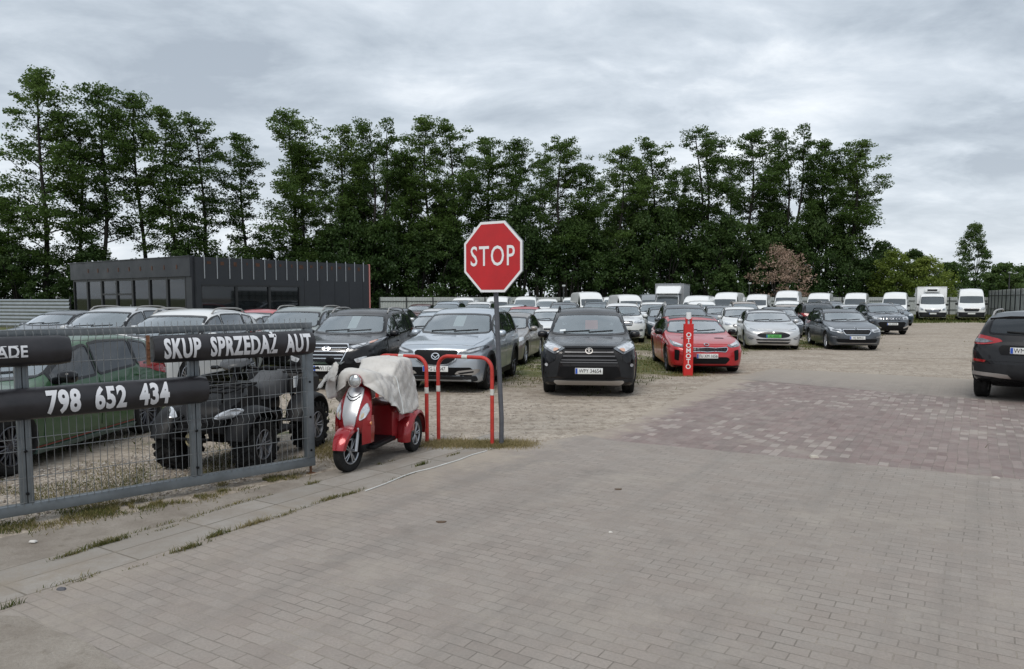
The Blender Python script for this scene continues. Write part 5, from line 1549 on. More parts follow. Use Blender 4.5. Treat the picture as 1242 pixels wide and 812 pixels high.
def make_trees():
    protos = [tree_proto('alder_tree', 3, 20, .012, .21, .22, 1.05), tree_proto('alder_tree', 8, 20, .05, .18, .26, .95), tree_proto('alder_tree', 15, 20, .02, .18, .28, .95),
              tree_proto('alder_tree', 22, 20, .03, .19, .22, 1.05, fork=True), tree_proto('alder_tree', 31, 20, .015, .155, .24, 1.0), tree_proto('alder_tree', 47, 20, .02, .21, .20, 1.1, fork=True)]
    pw = [.19, .165, .165, .21, .145, .225]
    index_kids()
    rr = random.Random(77)
    # photo column of the trunk, top row, crown width, prototype
    T = [(-25, 200, 70, 2), (18, 235, 50, 4), (58, 87, 92, 0), (103, 150, 45, 4), (127, 97, 70, 1), (178, 114, 62, 2), (213, 128, 48, 4), (250, 137, 62, 1), (300, 158, 48, 4), (358, 136, 80, 0), (372, 175, 50, 4), (418, 150, 52, 4), (458, 147, 76, 5),
         (497, 185, 45, 4), (522, 141, 58, 2), (553, 145, 52, 1), (595, 162, 55, 4), (630, 168, 52, 2), (677, 167, 66, 0), (712, 194, 45, 4), (750, 176, 56, 2), (793, 166, 58, 1), (850, 153, 74, 3), (906, 157, 58, 2), (955, 156, 62, 5), (998, 168, 52, 4), (1030, 168, 58, 4)]
    used = set()
    for i, (px, top, wpx, pi_) in enumerate(T):
        D = tree_depth(px)+rr.uniform(-1.5, 1.5)
        H = CAM_H+(HZ-top)/FPX*D; wd = wpx/FPX*D
        o = protos[pi_] if pi_ not in used else copy_tree(protos[pi_])
        used.add(pi_)
        p = at(px, D); o.location = p
        o.rotation_euler = (0, 0, rr.uniform(0, 2*pi))
        kx = wd/(pw[pi_]*20*1.75); kx = max(.85*H/20, min(1.35*H/20, kx)); o.scale = (kx*1.1, kx*1.1, H/20*.945)
        extra = ' with a broad spreading crown' if wpx > 75 else (' with a slim narrow crown' if wpx < 50 else ' with an airy upright crown')
        tag(o, 'tall dark alder%s, %s along the row behind the lot' % (extra, ORD[i]), 'tree', 'tall alder trees behind the car lot')
    # second rank seen through the gaps
    for i, px in enumerate((400, 425, 440, 480, 505, 540, 575, 615, 655, 735, 775, 820, 880, 930, 980, 1020)):
        D = tree_depth(px)+rr.uniform(5, 8); top = 205+rr.uniform(-10, 30); H = CAM_H+(HZ-top)/FPX*D
        o = copy_tree(protos[(i*5+2) % 6]); o.location = at(px, D); o.rotation_euler = (0, 0, rr.uniform(0, 6)); k = H/20*.8; o.scale = (k, k, H/20)
        tag(o, 'lower alder standing in the gaps behind the tall front row', 'tree', 'second rank of alders')
    # undergrowth: bushes that close the view under the crowns
    bp = [bush_proto('bush', 5, 6.5, 3.0), bush_proto('bush', 6, 6.5, 3.2), bush_proto('bush', 7, 6.5, 2.8)]
    index_kids(); used = 0
    for px in range(-20, 1075, 26):
        for row in (0, 1):
            jx = px+rr.uniform(-9, 9)
            lo = 262 if px > 385 else 300
            top = lo+rr.uniform(-14, 40)+row*-6
            if px > 1035: top += 22
            D = tree_depth(jx)-2.2+row*3.5; H = CAM_H+(HZ-top)/FPX*D
            o = bp[used] if used < 3 else copy_tree(bp[rr.randrange(3)]); used += 1
            o.location = at(jx, D); o.rotation_euler = (0, 0, rr.uniform(0, 6)); k = min(1.25, H/6.5)*rr.uniform(.85, 1.1); o.scale = (k, k, H/6.5)
            tag(o, 'dense dark green bush filling the space under the alder row', 'bush', 'dark bushes under the alders')
    for (px, D, top, wpx, lm, seed, lab) in ((945, 84, 294, 78, L_DEAD, 61, 'withered bush with brown leaves in front of the dark trees'), (880, 87, 322, 40, L_MIX, 62, 'lighter green bush just left of the withered brown bush'),
                                          (1082, 92, 303, 62, L_YELL, 63, 'yellow green bush above the fence right of the tall tree row'), (1122, 92, 312, 70, L_YELL, 64, 'rounded yellow green bush above the fence behind the refrigerated truck'),
                                          (1150, 96, 318, 50, L_MIX, 65, 'mid green bush between the yellow bushes and the lone birch'), (1215, 84, 318, 48, L_MIX, 66, 'loose pale green bush behind the tall side fence'), (1240, 100, 322, 60, L_MIX, 67, 'wide green bush at the right end of the horizon'),
                                          (1195, 108, 332, 50, L_MIX, 68, 'low green bush at the foot of the lone birch'), (1105, 110, 300, 46, L_BUSH, 69, 'dark bush rising behind the two yellow green bushes'), (1280, 90, 315, 70, L_MIX, 70, 'green bush over the side fence beyond the black car')):
        H = CAM_H+(HZ-top)/FPX*D; R = wpx/FPX*D/2
        o = bush_proto('bush', seed, H, R, lm, size=.24 if lm is not L_DEAD else .2, n=110, dens=1.7 if lm is not L_DEAD else 1.0, hole=.0 if lm is not L_DEAD else .2)
        o.location = at(px, D); tag(o, lab, 'bush', 'separate bushes over the back fence')
    H = CAM_H+(HZ-266)/FPX*112; b = bush_proto('birch_tree', 91, H, H*.19, L_MIX, size=.22, n=170, dens=1.5)
    b.location = at(1178, 112); tag(b, 'lone birch standing apart to the right of the tree row', 'tree')
    # far wood closing the horizon
    rr2 = random.Random(8); lv = Leaves(99)
    for k in range(420):
        x = rr2.uniform(-170, 260); y = 190+rr2.uniform(0, 14); h = 7+3*noise.noise(Vector((x*.05, 0, 0)))
        lv.clump(Vector((x, y, h*rr2.random())), 2.6, 26, 1.0, .4+.3*rr2.random(), .8)
    o = lv.build('far_wood', L_MIX); tag(o, 'far wood on the horizon', 'wood', kind='stuff')

# ------------------------------------------------------------------ fences
def make_fences():
    pale = pmat('fence_sheet', (.42, .44, .43), .5, metal=.2, vary=.08); dk = pmat('fence_post_dark', (.03, .032, .034), .5)
    # back boundary: pale profiled sheet with dark posts and rails
    A, B = Vector((-12.5, 70.2, 0)), at(1196, 80)
    def wall(A, B, z1, name, label, step=.25, slat=False, posts=2.5, cat='fence', sheet=pale):
        d = (B-A); L = d.length; d.normalize(); n = Vector((d.y, -d.x, 0))
        r = empty(name, A, atan2(d.y, d.x)); m = MB()
        k = 0; xs = []
        pts = []
        x = 0
        while x < L:
            pts += [(x, 0), (x+step*.35, 0), (x+step*.5, -.035), (x+step*.85, -.035)]; x += step
        vs = [(a, b, .08) for a, b in pts]+[(a, b, z1) for a, b in pts]; q = len(pts)
        m.add(vs, [(i, i+1, q+i+1, q+i) for i in range(q-1)])
        vs2 = [(a, b+.01, .08) for a, b in pts]+[(a, b+.01, z1) for a, b in pts]
        m.add(vs2, [(i, i+1, q+i+1, q+i) for i in range(q-1)])
        m.build('fence_sheet', sheet, r, None, fixn=False)
        p = 0.; cnt = 0
        while p < L and cnt < 60:
            b = MB(); b.box((p, -.075, z1/2), (.10, .07, z1)); b.build('post', dk, r, None); p += posts; cnt += 1
        for z in (z1*.30, z1*.80):
            b = MB(); b.box((L/2, -.06, z), (L, .035, .06)); b.build('rail', dk, r, None)
        if slat:
            b = MB(); x = 0
            while x < L: b.box((x, -.046, z1/2+.05), (.06, .014, z1-.1)); x += .75
            b.build('slats', dk, r, None)
        return tag(r, label, cat)
    wall(A, B, 1.92, 'metal_fence', 'pale sheet metal fence with dark posts along the back of the lot')
    C = at(1330, 36)
    wall(B+Vector((.2, -.1, 0)), C, 2.62, 'metal_fence', 'taller pale fence with dark upright slats down the right side', slat=True, posts=3.)
    # horizontal corrugated fence left of the building
    zn = pmat('galvanised_sheet', (.33, .36, .38), .35, metal=.6, vary=.12)
    A, B = Vector((-48, 52, 0)), Vector((-26.95, 45.3, 0)); d = (B-A); L = d.length; d.normalize()
    r = empty('corrugated_fence', A, atan2(d.y, d.x)); m = MB(); prof = []
    z = .05
    while z < 1.75: prof += [(z, 0), (z+.04, -.012), (z+.09, -.05), (z+.14, -.05), (z+.19, -.012)]; z += .22
    n = len(prof)
    m.add([(0, y, z) for z, y in prof]+[(L, y, z) for z, y in prof], [(i, i+1, n+i+1, n+i) for i in range(n-1)])
    m.build('fence_sheet', zn, r, None, fixn=False)
    for k in range(8):
        b = MB(); b.box((k*L/7, .06, .97), (.08, .06, 1.94)); b.build('post', dk, r, None)
    tag(r, 'low corrugated grey metal fence left of the dark building', 'fence')
    # slim lamp posts near the back fence
    for px, D, zt, lab in ((683.5, 66, 348, 'slim dark post with a small lamp head behind the grey roofed vans'), (908, 74, 345, 'slim pale post in front of the withered bush'), (1222, 78, 332, 'thin post behind the tall side fence')):
        H = CAM_H+(HZ-zt)/FPX*D
        r = empty('lamp_post', at(px, D)); m = MB(); m.tube([(0, 0, 0), (0, 0, H)], .06, 8, radii=[.08, .05]); m.build('pole', dk, r)
        m = MB(); m.box((0, -.05, H+.08), (.28, .32, .16), bev=.04); m.build('lamp_head', pale, r); tag(r, lab, 'lamp post')

# ------------------------------------------------------------------ dark showroom
def make_building():
    wall = pmat('dark_panel', (.028, .031, .037), .45, metal=.25, vary=.18, vscale=1.2, rvar=.12); trim = pmat('dark_frame', (.012, .013, .015), .45)
    gl = glass('showroom_glass', (.14, .17, .19), .015, .9); inn = pmat('showroom_inside', (.05, .05, .052), .9, vary=.3, vscale=1.)
    stud = pmat('zinc_stud', (.40, .42, .44), .4, metal=.7); rust = pmat('orange_foam', (.085, .04, .025), .9, vary=.4, vscale=6); pink = pmat('pink_edge', (.55, .22, .20), .7)
    K = at(238, 37.0); E1 = at(93, 45.3); E2 = at(447, 46.2)
    zt = 3.92
    r = empty('showroom', K); 
    def face(P, Q, sgn):
        d = Q-P; L = d.length; d.normalize(); n = Vector((d.y, -d.x, 0))*sgn
        return d, L, n
    def put(m, P, d, n, s0, s1, o0, o1, z0, z1, mi=0):
        c = P+d*(s0+s1)/2+n*(o0+o1)/2; R = Matrix((d, n, Vector((0, 0, 1)))).transposed()
        m.box((c.x-K.x, c.y-K.y, (z0+z1)/2), (abs(s1-s0), abs(o1-o0), z1-z0), R, mi)
    dL, LL, nL = face(K, E1, 1)
    if nL.dot(Vector((0, -1, 0))) < 0: nL = -nL
    dR, LR, nR = face(K, E2, 1)
    if nR.dot(Vector((0, -1, 0))) < 0: nR = -nR
    # roof slab and back
    m = MB(); e1, e2 = E1-K, E2-K
    m.prism([(0, 0), (e1.x, e1.y), (e1.x+e2.x, e1.y+e2.y), (e2.x, e2.y)], 'Z', 3.2, 3.45); m.build('roof', wall, r, None)
    m = MB()
    for P, d, n, L in ((E1, dR, nR, LR), (E2, dL, nL, LL)):
        put(m, P, d, -n, 0, L, 0, .15, 0, zt-.05)
    m.build('rear_wall', wall, r, None)
    m = MB(); m.prism([(0, 0), (e1.x, e1.y), (e1.x+e2.x, e1.y+e2.y), (e2.x, e2.y)], 'Z', .0, .05); m.build('inner_floor', inn, r, None)
    # left glazed front
    m = MB(); put(m, K, dL, nL, 0, LL, 0, .22, 2.95, zt); put(m, K, dL, nL, 0, LL+.02, -.02, .26, zt, zt+.05); put(m, K, dL, nL, 0, .55, 0, .15, 0, 2.95); m.build('fascia', wall, r, None)
    for k in range(9):
        m = MB(); put(m, K, dL, nL, 1.2+k*1.25, 1.30+k*1.25, .221, .235, zt-.60, zt-.38); m.build('foam_patch', rust, r, None)
    n = 7
    for k in range(n):
        s0 = .6+(LL-.75)*k/n; s1 = .6+(LL-.75)*(k+1)/n
        f = MB()
        for a, b in ((s0, s0+.09), (s1-.09, s1)): put(f, K, dL, nL, a, b, .02, .14, .0, 2.95)
        put(f, K, dL, nL, s0, s1, .03, .13, 2.82, 2.94); put(f, K, dL, nL, s0, s1, .03, .13, 0, .12)
        if k in (3, 4): put(f, K, dL, nL, s0, s1, .03, .13, 2.02, 2.12)
        fo = f.build('window_frame' if k not in (3,) else 'door_frame', trim, r, None)
        g = MB(); put(g, K, dL, nL, s0+.09, s1-.09, .06, .075, .12, 2.82); g.build('pane', gl, fo, None)
        if k == 3:
            h = MB(); put(h, K, dL, nL, s0+.14, s0+.18, .14, .19, .8, 1.5); h.build('handle', stud, fo, None)
    # right front: window band, then blank dark panels
    wEnd = LR*.545
    m = MB(); put(m, K, dR, nR, 0, LR, 0, .12, 2.55, zt); put(m, K, dR, nR, wEnd, LR, 0, .12, 0, 2.55); put(m, K, dR, nR, 0, .25, 0, .16, 0, 2.55)
    put(m, K, dR, nR, 0, wEnd, 0, .12, 0, .12); m.build('front_wall', wall, r, None)
    m = MB()
    s = wEnd+.3
    while s < LR: put(m, K, dR, nR, s, s+.02, .121, .129, .0, 3.0); s += 1.1
    m.build('panel_joints', trim, r, None)
    for k in range(3):
        s0 = .25+(wEnd-.25)*k/3; s1 = .25+(wEnd-.25)*(k+1)/3; f = MB()
        for a, b in ((s0, s0+.07), (s1-.07, s1)): put(f, K, dR, nR, a, b, .02, .13, .12, 2.5)
        put(f, K, dR, nR, s0, s1, .02, .13, 2.46, 2.56); fo = f.build('window_frame', trim, r, None)
        g = MB(); put(g, K, dR, nR, s0+.07, s1-.07, .05, .065, .12, 2.46); g.build('pane', gl, fo, None)
    for k in range(16):
        s = .45+k*(LR-.6)/15.5
        b = MB(); put(b, K, dR, nR, s, s+.04, .12, .155, 2.85, zt+.10); b.build('stud', stud, r, None)
    for k in range(15):
        m = MB(); s = .62+k*(LR-.6)/15.5; put(m, K, dR, nR, s+.05*(k % 4), s+.22+.03*(k % 3), .121, .13, zt-.34-(k % 3)*.04, zt-.20); m.build('foam_patch', rust, r, None)
    m = MB(); put(m, K, dR, nR, LR-.02, LR+.05, .0, .16, 0, zt+.02); m.build('edge_strip', pink, r, None)
    # shelving glimpsed behind the glass
    q = MB(); put(q, K, dL, nL, 5.2, 6.6, -2.2, -1.7, .0, 2.3); put(q, K, dR, nR, 1., 3.4, -3., -2.4, 0, 1.1); q.build('counter', inn, r, None)
    tag(r, 'low dark grey showroom with unfinished roof edge behind the parked cars', 'building')
# ------------------------------------------------------------------ sliding gate and its banners
M_GALV = pmat('galvanised_paint', (.17, .19, .205), .45, metal=.35, vary=.2, vscale=4)
M_WIRE = pmat('galvanised_wire', (.20, .21, .215), .45, metal=.5)
M_RUST = pmat('rusty_steel', (.16, .07, .035), .85, vary=.5, vscale=12)
M_BANNER = pmat('banner_black', (.016, .015, .018), .40, vary=.4, vscale=5, bump=.25, bscale=7, rvar=.12)
M_LETTER = pmat('letter_white', (.62, .63, .66), .5, vary=.06)
def make_gate():
    """local frame: x runs from the end post to the left, y points to the drive"""
    r = empty('sliding_gate', GPOST, atan2(-GD.y, -GD.x))
    # with x = -GD, the drive side is local +y
    L = 5.6
    def bx(m, x0, x1, y0, y1, z0, z1, bev=.0): m.box(((x0+x1)/2, (y0+y1)/2, (z0+z1)/2), (x1-x0, y1-y0, z1-z0), bev=bev)
    m = MB(); bx(m, -.05, L, -.04, .04, .085, .175, .006); m.build('bottom_rail', M_GALV, r)
    m = MB(); bx(m, -.05, L, -.035, .025, 1.57, 1.635, .006); m.build('top_rail', M_GALV, r)
    for x in (0, 1.2, 2.6, 4.0, 5.4):
        m = MB()
        if x == 0: bx(m, -.045, .045, -.04, .04, .176, 1.569, .005)
        else:
            bx(m, x-.048, x-.003, -.04, .03, .176, 1.569, .005); bx(m, x+.003, x+.048, -.04, .03, .176, 1.569, .005)
        p = m.build('post', M_GALV, r)
        b = MB()
        for z in (.26, .62, 1.0, 1.38): b.lathe([(0, .052), (.011, .05), (.013, .04), (.013, .03)], 'Y', 8, (x, 0, z))
        bo = b.build('bolt', M_BLACK, p)
    m = MB(); bx(m, -.02, .0, -.01, .01, 0, .085); bx(m, -.05, .03, -.03, .03, -.005, .006); m.build('foot', M_RUST, r)
    # welded mesh with folded ridges
    def prof(z):
        y = .048
        for zc in (.68, 1.10, 1.58):
            t = abs(z-zc)
            if t < .05: y += .035*(1-t/.05)
        return y
    zs = [.16, .40, .63, .68, .73, .9, 1.05, 1.10, 1.15, 1.35, 1.53, 1.58, 1.63, 1.68]
    for i, (x0, x1) in enumerate(((.02, 1.19), (1.21, 2.59), (2.61, 3.99), (4.01, 5.39))):
        m = MB(); k = int((x1-x0)/.060)
        for q in range(k+1):
            x = x0+.02+(x1-x0-.04)*q/k
            m.tube([(x, prof(z), z) for z in zs], .0029, 5)
        for z in (.19, .40, .63, .73, .9, 1.05, 1.15, 1.35, 1.53, 1.63):
            m.tube([(x0, prof(z)+.005, z), (x1, prof(z)+.005, z)], .0032, 5)
        m.build('wire_panel', M_WIRE, r, 60, fixn=False)
    return tag(r, 'grey metal sliding gate with welded wire panels and square posts', 'gate')
def make_banner(x0, x1, zc, R, label, word=None, tx=None, size=.2, width=1., bold=.004, space=1.1, serif=False, rust=None):
    """half round banner hung on the gate face"""
    r = empty('fence_banner', GPOST, atan2(-GD.y, -GD.x))
    yb = .10; m = MB(); rings = []; n = 16
    for x in [x0+(x1-x0)*k/24 for k in range(25)]:
        e = 1.
        dx = min(x-x0, x1-x)
        if dx < .04: e = .90+.10*sqrt(max(0, 1-(1-dx/.04)**2))
        sag = .004*sin(x*9)+.003*sin(x*23)
        rings.append([(x, yb+(R*.92*e+sag)*cos(a), zc+R*e*sin(a)) for a in [-pi/2-.25+(pi+.5)*k/n for k in range(n+1)]])
    v = [p for g in rings for p in g]; w = n+1
    m.add(v, [(i*w+k, i*w+k+1, (i+1)*w+k+1, (i+1)*w+k) for i in range(len(rings)-1) for k in range(n)])
    m.add(rings[0], [tuple(range(w))]); m.add(rings[-1], [tuple(range(w))])
    m.build('sheet', M_BANNER, r, 40)
    if rust is not None:
        b = MB(); b.box((rust, yb+.03, zc), (.03, .012, R*2.1)); b.build('end_bar', M_RUST, r, None)
        for k in (-.5, .1, .6):
            c = MB(); c.lathe([(0, .012), (.010, .010), (.010, 0)], 'Y', 8, (rust, yb+.036, zc+k*R)); c.build('rivet', M_RUST, r, None)
    if word:
        vs, fs = text_mesh(word, size, sx=1., bold=bold, space=space)
        lo, hi = min(q.x for q in vs), max(q.x for q in vs); k = width/(hi-lo)
        vs = [Vector(((q.x-(lo+hi)/2)*k, 0, q.z)) for q in vs]
        if serif:
            zl, zh = min(q.z for q in vs), max(q.z for q in vs); th_ = (zh-zl)*.07
            for cx, zz, hw in [(-.5*width+.018, zl, .022), (-.5*width+.108, zl, .022), (-.055, zl, .02), (-.055, zh-th_, .02), (.5*width-.082, zl, .018), (.5*width-.082, zh-th_, .018)]:
                b0 = len(vs); vs += [Vector((cx-hw, 0, zz)), Vector((cx+hw, 0, zz)), Vector((cx+hw, 0, zz+th_)), Vector((cx-hw, 0, zz+th_))]; fs = fs+[[b0, b0+1, b0+2, b0+3]]
        bm = bmesh.new(); V = [bm.verts.new((q.x, q.z, 0)) for q in vs]
        for f in fs:
            try: bm.faces.new([V[i] for i in f])
            except ValueError: pass
        z0 = min(q.z for q in vs); z1 = max(q.z for q in vs); k = z0
        while k < z1:
            bmesh.ops.bisect_plane(bm, geom=list(bm.verts)+list(bm.edges)+list(bm.faces), plane_co=(0, k, 0), plane_no=(0, 1, 0), dist=1e-5); k += .018
        for q in bm.verts:
            a = (q.co.y)/(R*.98)*.98; x = tx-q.co.x      # reading direction runs to the end post
            q.co = Vector((x, yb+.004+(R*.92+.006)*cos(a), zc+(R+.006)*sin(a)))
        bm_obj('lettering', bm, M_LETTER, r, 60)
    return tag(r, label, 'banner', 'black banners hung on the gate')

# ------------------------------------------------------------------ signs, barriers, post
M_SIGNRED = pmat('sign_red', (.46, .014, .018), .4, vary=.16, vscale=2.5, rvar=.15)
M_SIGNWHITE = pmat('sign_white', (.78, .79, .80), .4)
M_POST = pmat('painted_post', (.10, .106, .12), .5, metal=.3, vary=.25, vscale=5)
def make_stop_sign():
    b = gp(608, 541); a = radians(33)
    r = empty('stop_sign', b)
    m = MB(); top = Vector((-.095, .0, 2.86))
    m.tube([(0, 0, -.02), (.004, 0, .35), (-.035, 0, 1.2), (-.075, 0, 2.2), top], .031, 14); m.tube([top, top+Vector((0, 0, .012))], .033, 14); m.build('pole', M_POST, r, 50)
    s = empty('sign_plate', (-.105, -.05, 2.405), -a, r)
    R = .885/2/cos(pi/8)
    oct_ = lambda q: [(q*cos(pi/8+k*pi/4), q*sin(pi/8+k*pi/4)) for k in range(8)]
    t = MB(); t.prism(oct_(R), 'Y', 0, .022); t.build('backing', M_GALV, s, None)
    w = MB(); w.prism(oct_(R*.995), 'Y', -.003, -.0005); w.build('white_border', M_SIGNWHITE, s, None)
    c = MB(); c.prism(oct_(R*.925), 'Y', -.005, -.0035); c.build('red_field', M_SIGNRED, s, None)
    vs, fs = text_mesh('STOP', .355, sx=1., bold=.002, space=1.12)
    lo, hi = min(q.x for q in vs), max(q.x for q in vs); vs = [Vector(((q.x-(lo+hi)/2)*.67/(hi-lo), 0, q.z)) for q in vs]
    o = mesh_obj('lettering', vs, fs, M_SIGNWHITE, s); o.location = (0, -.0075, .0)
    k = MB()
    for z in (-.25, .25): k.box((0, .045, z), (.5, .03, .045)); k.box((.02, .05, z), (.11, .06, .06))
    k.build('bracket', M_GALV, s, None)
    tag(r, 'red octagonal STOP sign on a dark grey pole beside the red hoops', 'road sign')
M_REDPAINT = pmat('barrier_red', (.46, .036, .026), .5, vary=.28, vscale=9, rvar=.15)
M_BAND = pmat('barrier_band', (.60, .60, .56), .55, vary=.15, vscale=20)
def make_barrier(A, B, H, label):
    r = empty('hoop_barrier', A); d = B-A; L = d.length; d.normalize(); rr = .16; R = .025
    pts = [Vector((0, 0, -.05)), Vector((0, 0, H-rr))]
    for k in range(1, 9):
        t = k/9*pi/2; pts.append(d*(rr-rr*cos(t))+Vector((0, 0, H-rr+rr*sin(t))))
    pts += [d*rr+Vector((0, 0, H)), d*(L-rr)+Vector((0, 0, H))]
    for k in range(1, 9):
        t = k/9*pi/2; pts.append(d*(L-rr+rr*sin(t))+Vector((0, 0, H-rr+rr*cos(t))))
    pts += [d*L+Vector((0, 0, H-rr)), d*L+Vector((0, 0, -.05))]
    m = MB(); m.tube(pts, R, 14); m.build('hoop', M_REDPAINT, r, 50)
    for p, q in ((Vector((0, 0, H*.58)), Vector((0, 0, H*.65))), (d*L+Vector((0, 0, H*.58)), d*L+Vector((0, 0, H*.65))), (d*(L*.46)+Vector((0, 0, H)), d*(L*.56)+Vector((0, 0, H)))):
        m = MB(); m.tube([p, q], R+.0025, 14); m.build('reflective_band', M_BAND, r, 50)
    return tag(r, label, 'barrier', 'red hoop barriers beside the tricycle')
def make_post():
    r = empty('advert_post', at(834, 18.0), radians(-8)); red = pmat('advert_red', (.55, .018, .016), .45, vary=.05)
    m = MB(); pr = [(-.115, -.09), (-.10, -.105), (.10, -.105), (.115, -.09), (.115, .09), (.10, .105), (-.10, .105), (-.115, .09)]
    m.prism(pr, 'Z', 0, 1.26); m.build('sleeve', red, r, 30)
    for x in (-.05, .055):
        b = MB(); b.tube([(x, 0, 1.262), (x, 0, 1.40)], .03, 10); b.build('stake', red, r, 50)
    b = MB(); b.tube([(0, 0, 1.38), (0, 0, 1.54)], .062, 12); b.build('cap', M_SIGNWHITE, r, 50)
    vs, fs = [], []
    for i, ch in enumerate('OTOMOTO'):
        v, f = text_mesh(ch, .155, sx=1., bold=.004)
        vs2 = [Vector((q.x, -.108, q.z + 1.0-.005-i*.128)) for q in v]; b0 = len(vs); vs += vs2; fs += [[k+b0 for k in g] for g in f]
    mesh_obj('lettering', vs, fs, M_SIGNWHITE, r)
    tag(r, 'short red advertising post with white stacked letters in front of the red car', 'post')

# ------------------------------------------------------------------ electric tricycle and its cover
M_SRED = paint('scooter_red', (.30, .010, .016), .3, .30)
M_TARP = None
def fender(m, c, R, w, a0, a1, n=12, axis='X', mi=0, drop=.3, thick=.012):
    """arched mudguard over a wheel whose axle runs along X"""
    rings = []
    for k in range(n+1):
        a = a0+(a1-a0)*k/n; tp = 1-.25*abs(2*k/n-1)**2
        ring = []
        for s, rr in ((-1, R*(1-drop*.3)), (-.86, R*(1-.03)), (-.5, R*1.01), (0, R*1.035), (.5, R*1.01), (.86, R*(1-.03)), (1, R*(1-drop*.3))):
            ring.append(Vector(c)+Vector((s*w/2*tp, rr*cos(a), rr*sin(a))))
        ring += [p-(p-Vector((p.x, c[1], c[2]))).normalized()*thick for p in ring[::-1]]
        rings.append(ring)
    m.loft(rings, mi)
def make_scooter():
    """front at -Y; origin at the front wheel's contact point"""
    P0 = gp(423, 572); th = radians(77)
    r = empty('cargo_tricycle', P0+Vector((cos(th), sin(th), 0))*0, th-pi/2)
    WR, WW = .225, .10
    def wheel(c, rz, rr=WR):
        w = empty('wheel', c, rz, r); t, m, mm = make_wheel(rr, WW, 5, M_ALLOY, rr=.62, twin=True)
        t.build('tyre', M_RUBBER, w, 40); m.build('rim', mm, w, 40)
        return w
    steer = radians(10)
    wf = wheel((0, 0, WR), 0); wf.rotation_euler = (0, 0, -steer)
    WBS = 1.18
    for sg in (-1, 1): wheel((sg*.30, WBS, WR), 0 if sg > 0 else pi)
    # front fork, mudguard
    for sg in (-1, 1):
        m = MB(); m.tube([(sg*.085, .0, WR), (sg*.085, .06, .42), (sg*.075, .14, .66)], .017, 8, radii=[.022, .02, .016]); m.build('fork_leg', M_ALLOY, r)
    m = MB(); fender(m, (0, 0, WR), WR+.045, .19, radians(28), radians(168), drop=.5); m.build('front_mudguard', M_SRED, r, 45)
    # leg shield: lofted shell, red with a silver middle
    def shield_ring(z, yf, wd, dep, tw=.5):
        out = []
        for k in range(17):
            t = -1+2*k/16; out.append((t*wd, yf+dep*abs(t)**2.2, z))
        for k in range(16, -1, -1):
            t = -1+2*k/16; out.append((t*wd*.93, yf+dep*abs(t)**2.2*.85+.07, z))
        return out
    secs = [(.33, .17, .16, .03), (.40, .09, .20, .06), (.50, .035, .215, .085), (.60, .04, .215, .10), (.70, .085, .20, .10), (.80, .15, .165, .09), (.88, .205, .13, .075), (.94, .245, .09, .055)]
    m = MB(); m.loft([shield_ring(*s) for s in secs]); sh_o = m.build('leg_shield', M_SRED, r, 50)
    bm = bmesh.new(); bm.from_mesh(sh_o.data); bv = BVHTree.FromBMesh(bm); bm.free()
    class Q(Shell):
        def __init__(s): s.bvh = bv; s.L = 0
    q = Q()
    sil = pmat('silver_panel', (.50, .51, .53), .35, metal=.5)
    q.patch('silver_panel', rpoly([(-.055, .475), (.055, .475), (.085, .62), (.10, .80), (.085, .90), (-.085, .90), (-.10, .80), (-.085, .62)], .03, 3), 'front', sil, r, off=.012, thick=.012, grid=.06)
    arc = [( .075*t, .80-.045*(1-t*t)) for t in (-1, -.6, -.2, .2, .6, 1)]
    q.patch('crease_trim', arc+[(a*.95, b+.007) for a, b in arc[::-1]], 'front', M_BLACK, r, off=.018, thick=.006, grid=.2)
    arc2 = [(a, b+.035) for a, b in arc]
    q.patch('crease_trim', arc2+[(a*.95, b+.005) for a, b in arc2[::-1]], 'front', M_BLACK, r, off=.018, thick=.006, grid=.2)
    for sg in (-1, 1):
        p = [(sg*.105, .55), (sg*.165, .585), (sg*.19, .66), (sg*.15, .74), (sg*.112, .66)]
        l = q.patch('indicator_lens', rpoly(p if sg > 0 else p[::-1], .02, 2), 'front', M_LAMP, r, off=.014, thick=.016, grid=.05)
        p2 = [(sg*.122, .575), (sg*.152, .60), (sg*.146, .64), (sg*.126, .62)]
        i = q.patch('amber_bulb', rpoly(p2 if sg > 0 else p2[::-1], .01, 2), 'front', pmat('pale_amber', (.50, .42, .30), .2), r, off=.018, thick=.006, grid=.05); i.parent = l
        m = MB(); m.lathe([(0, .02), (.022, .015), (.026, 0)], 'X', 12, (sg*.20, .14, .52)); m.build('side_reflector', M_AMBER, r)
    # dark inner wheel well under the shield
    m = MB(); m.box((0, .17, .42), (.26, .14, .34), bev=.03); m.box((0, .19, .24), (.30, .20, .10), bev=.02); m.build('inner_shield', M_BLACK, r)
    for sg in (-1, 1):
        m = MB(); m.loft([[(sg*.12, .09, .28), (sg*.205, .14, .30), (sg*.205, .22, .30), (sg*.12, .22, .28)], [(sg*.14, .05, .45), (sg*.215, .12, .45), (sg*.215, .22, .45), (sg*.14, .22, .45)], [(sg*.15, .07, .58), (sg*.21, .14, .60), (sg*.205, .22, .60), (sg*.15, .22, .58)]]); m.build('side_fairing', M_SRED, r)
    # footboard
    m = MB(); m.box((0, .50, .235), (.46, .62, .05), bev=.015); m.box((0, .50, .265), (.40, .52, .012)); m.build('footboard', M_BLACK, r)
    # seat box and rear body
    def ring(y, w, z0, z1, c=.05): return [(-w, y, z0), (-w, y, z1-c), (-w+c, y, z1), (w-c, y, z1), (w, y, z1-c), (w, y, z0)]
    m = MB(); m.loft([ring(.76, .20, .22, .62), ring(.80, .21, .20, .64), ring(1.15, .22, .24, .66), ring(1.40, .20, .34, .64)]); m.build('seat_box', M_SRED, r)
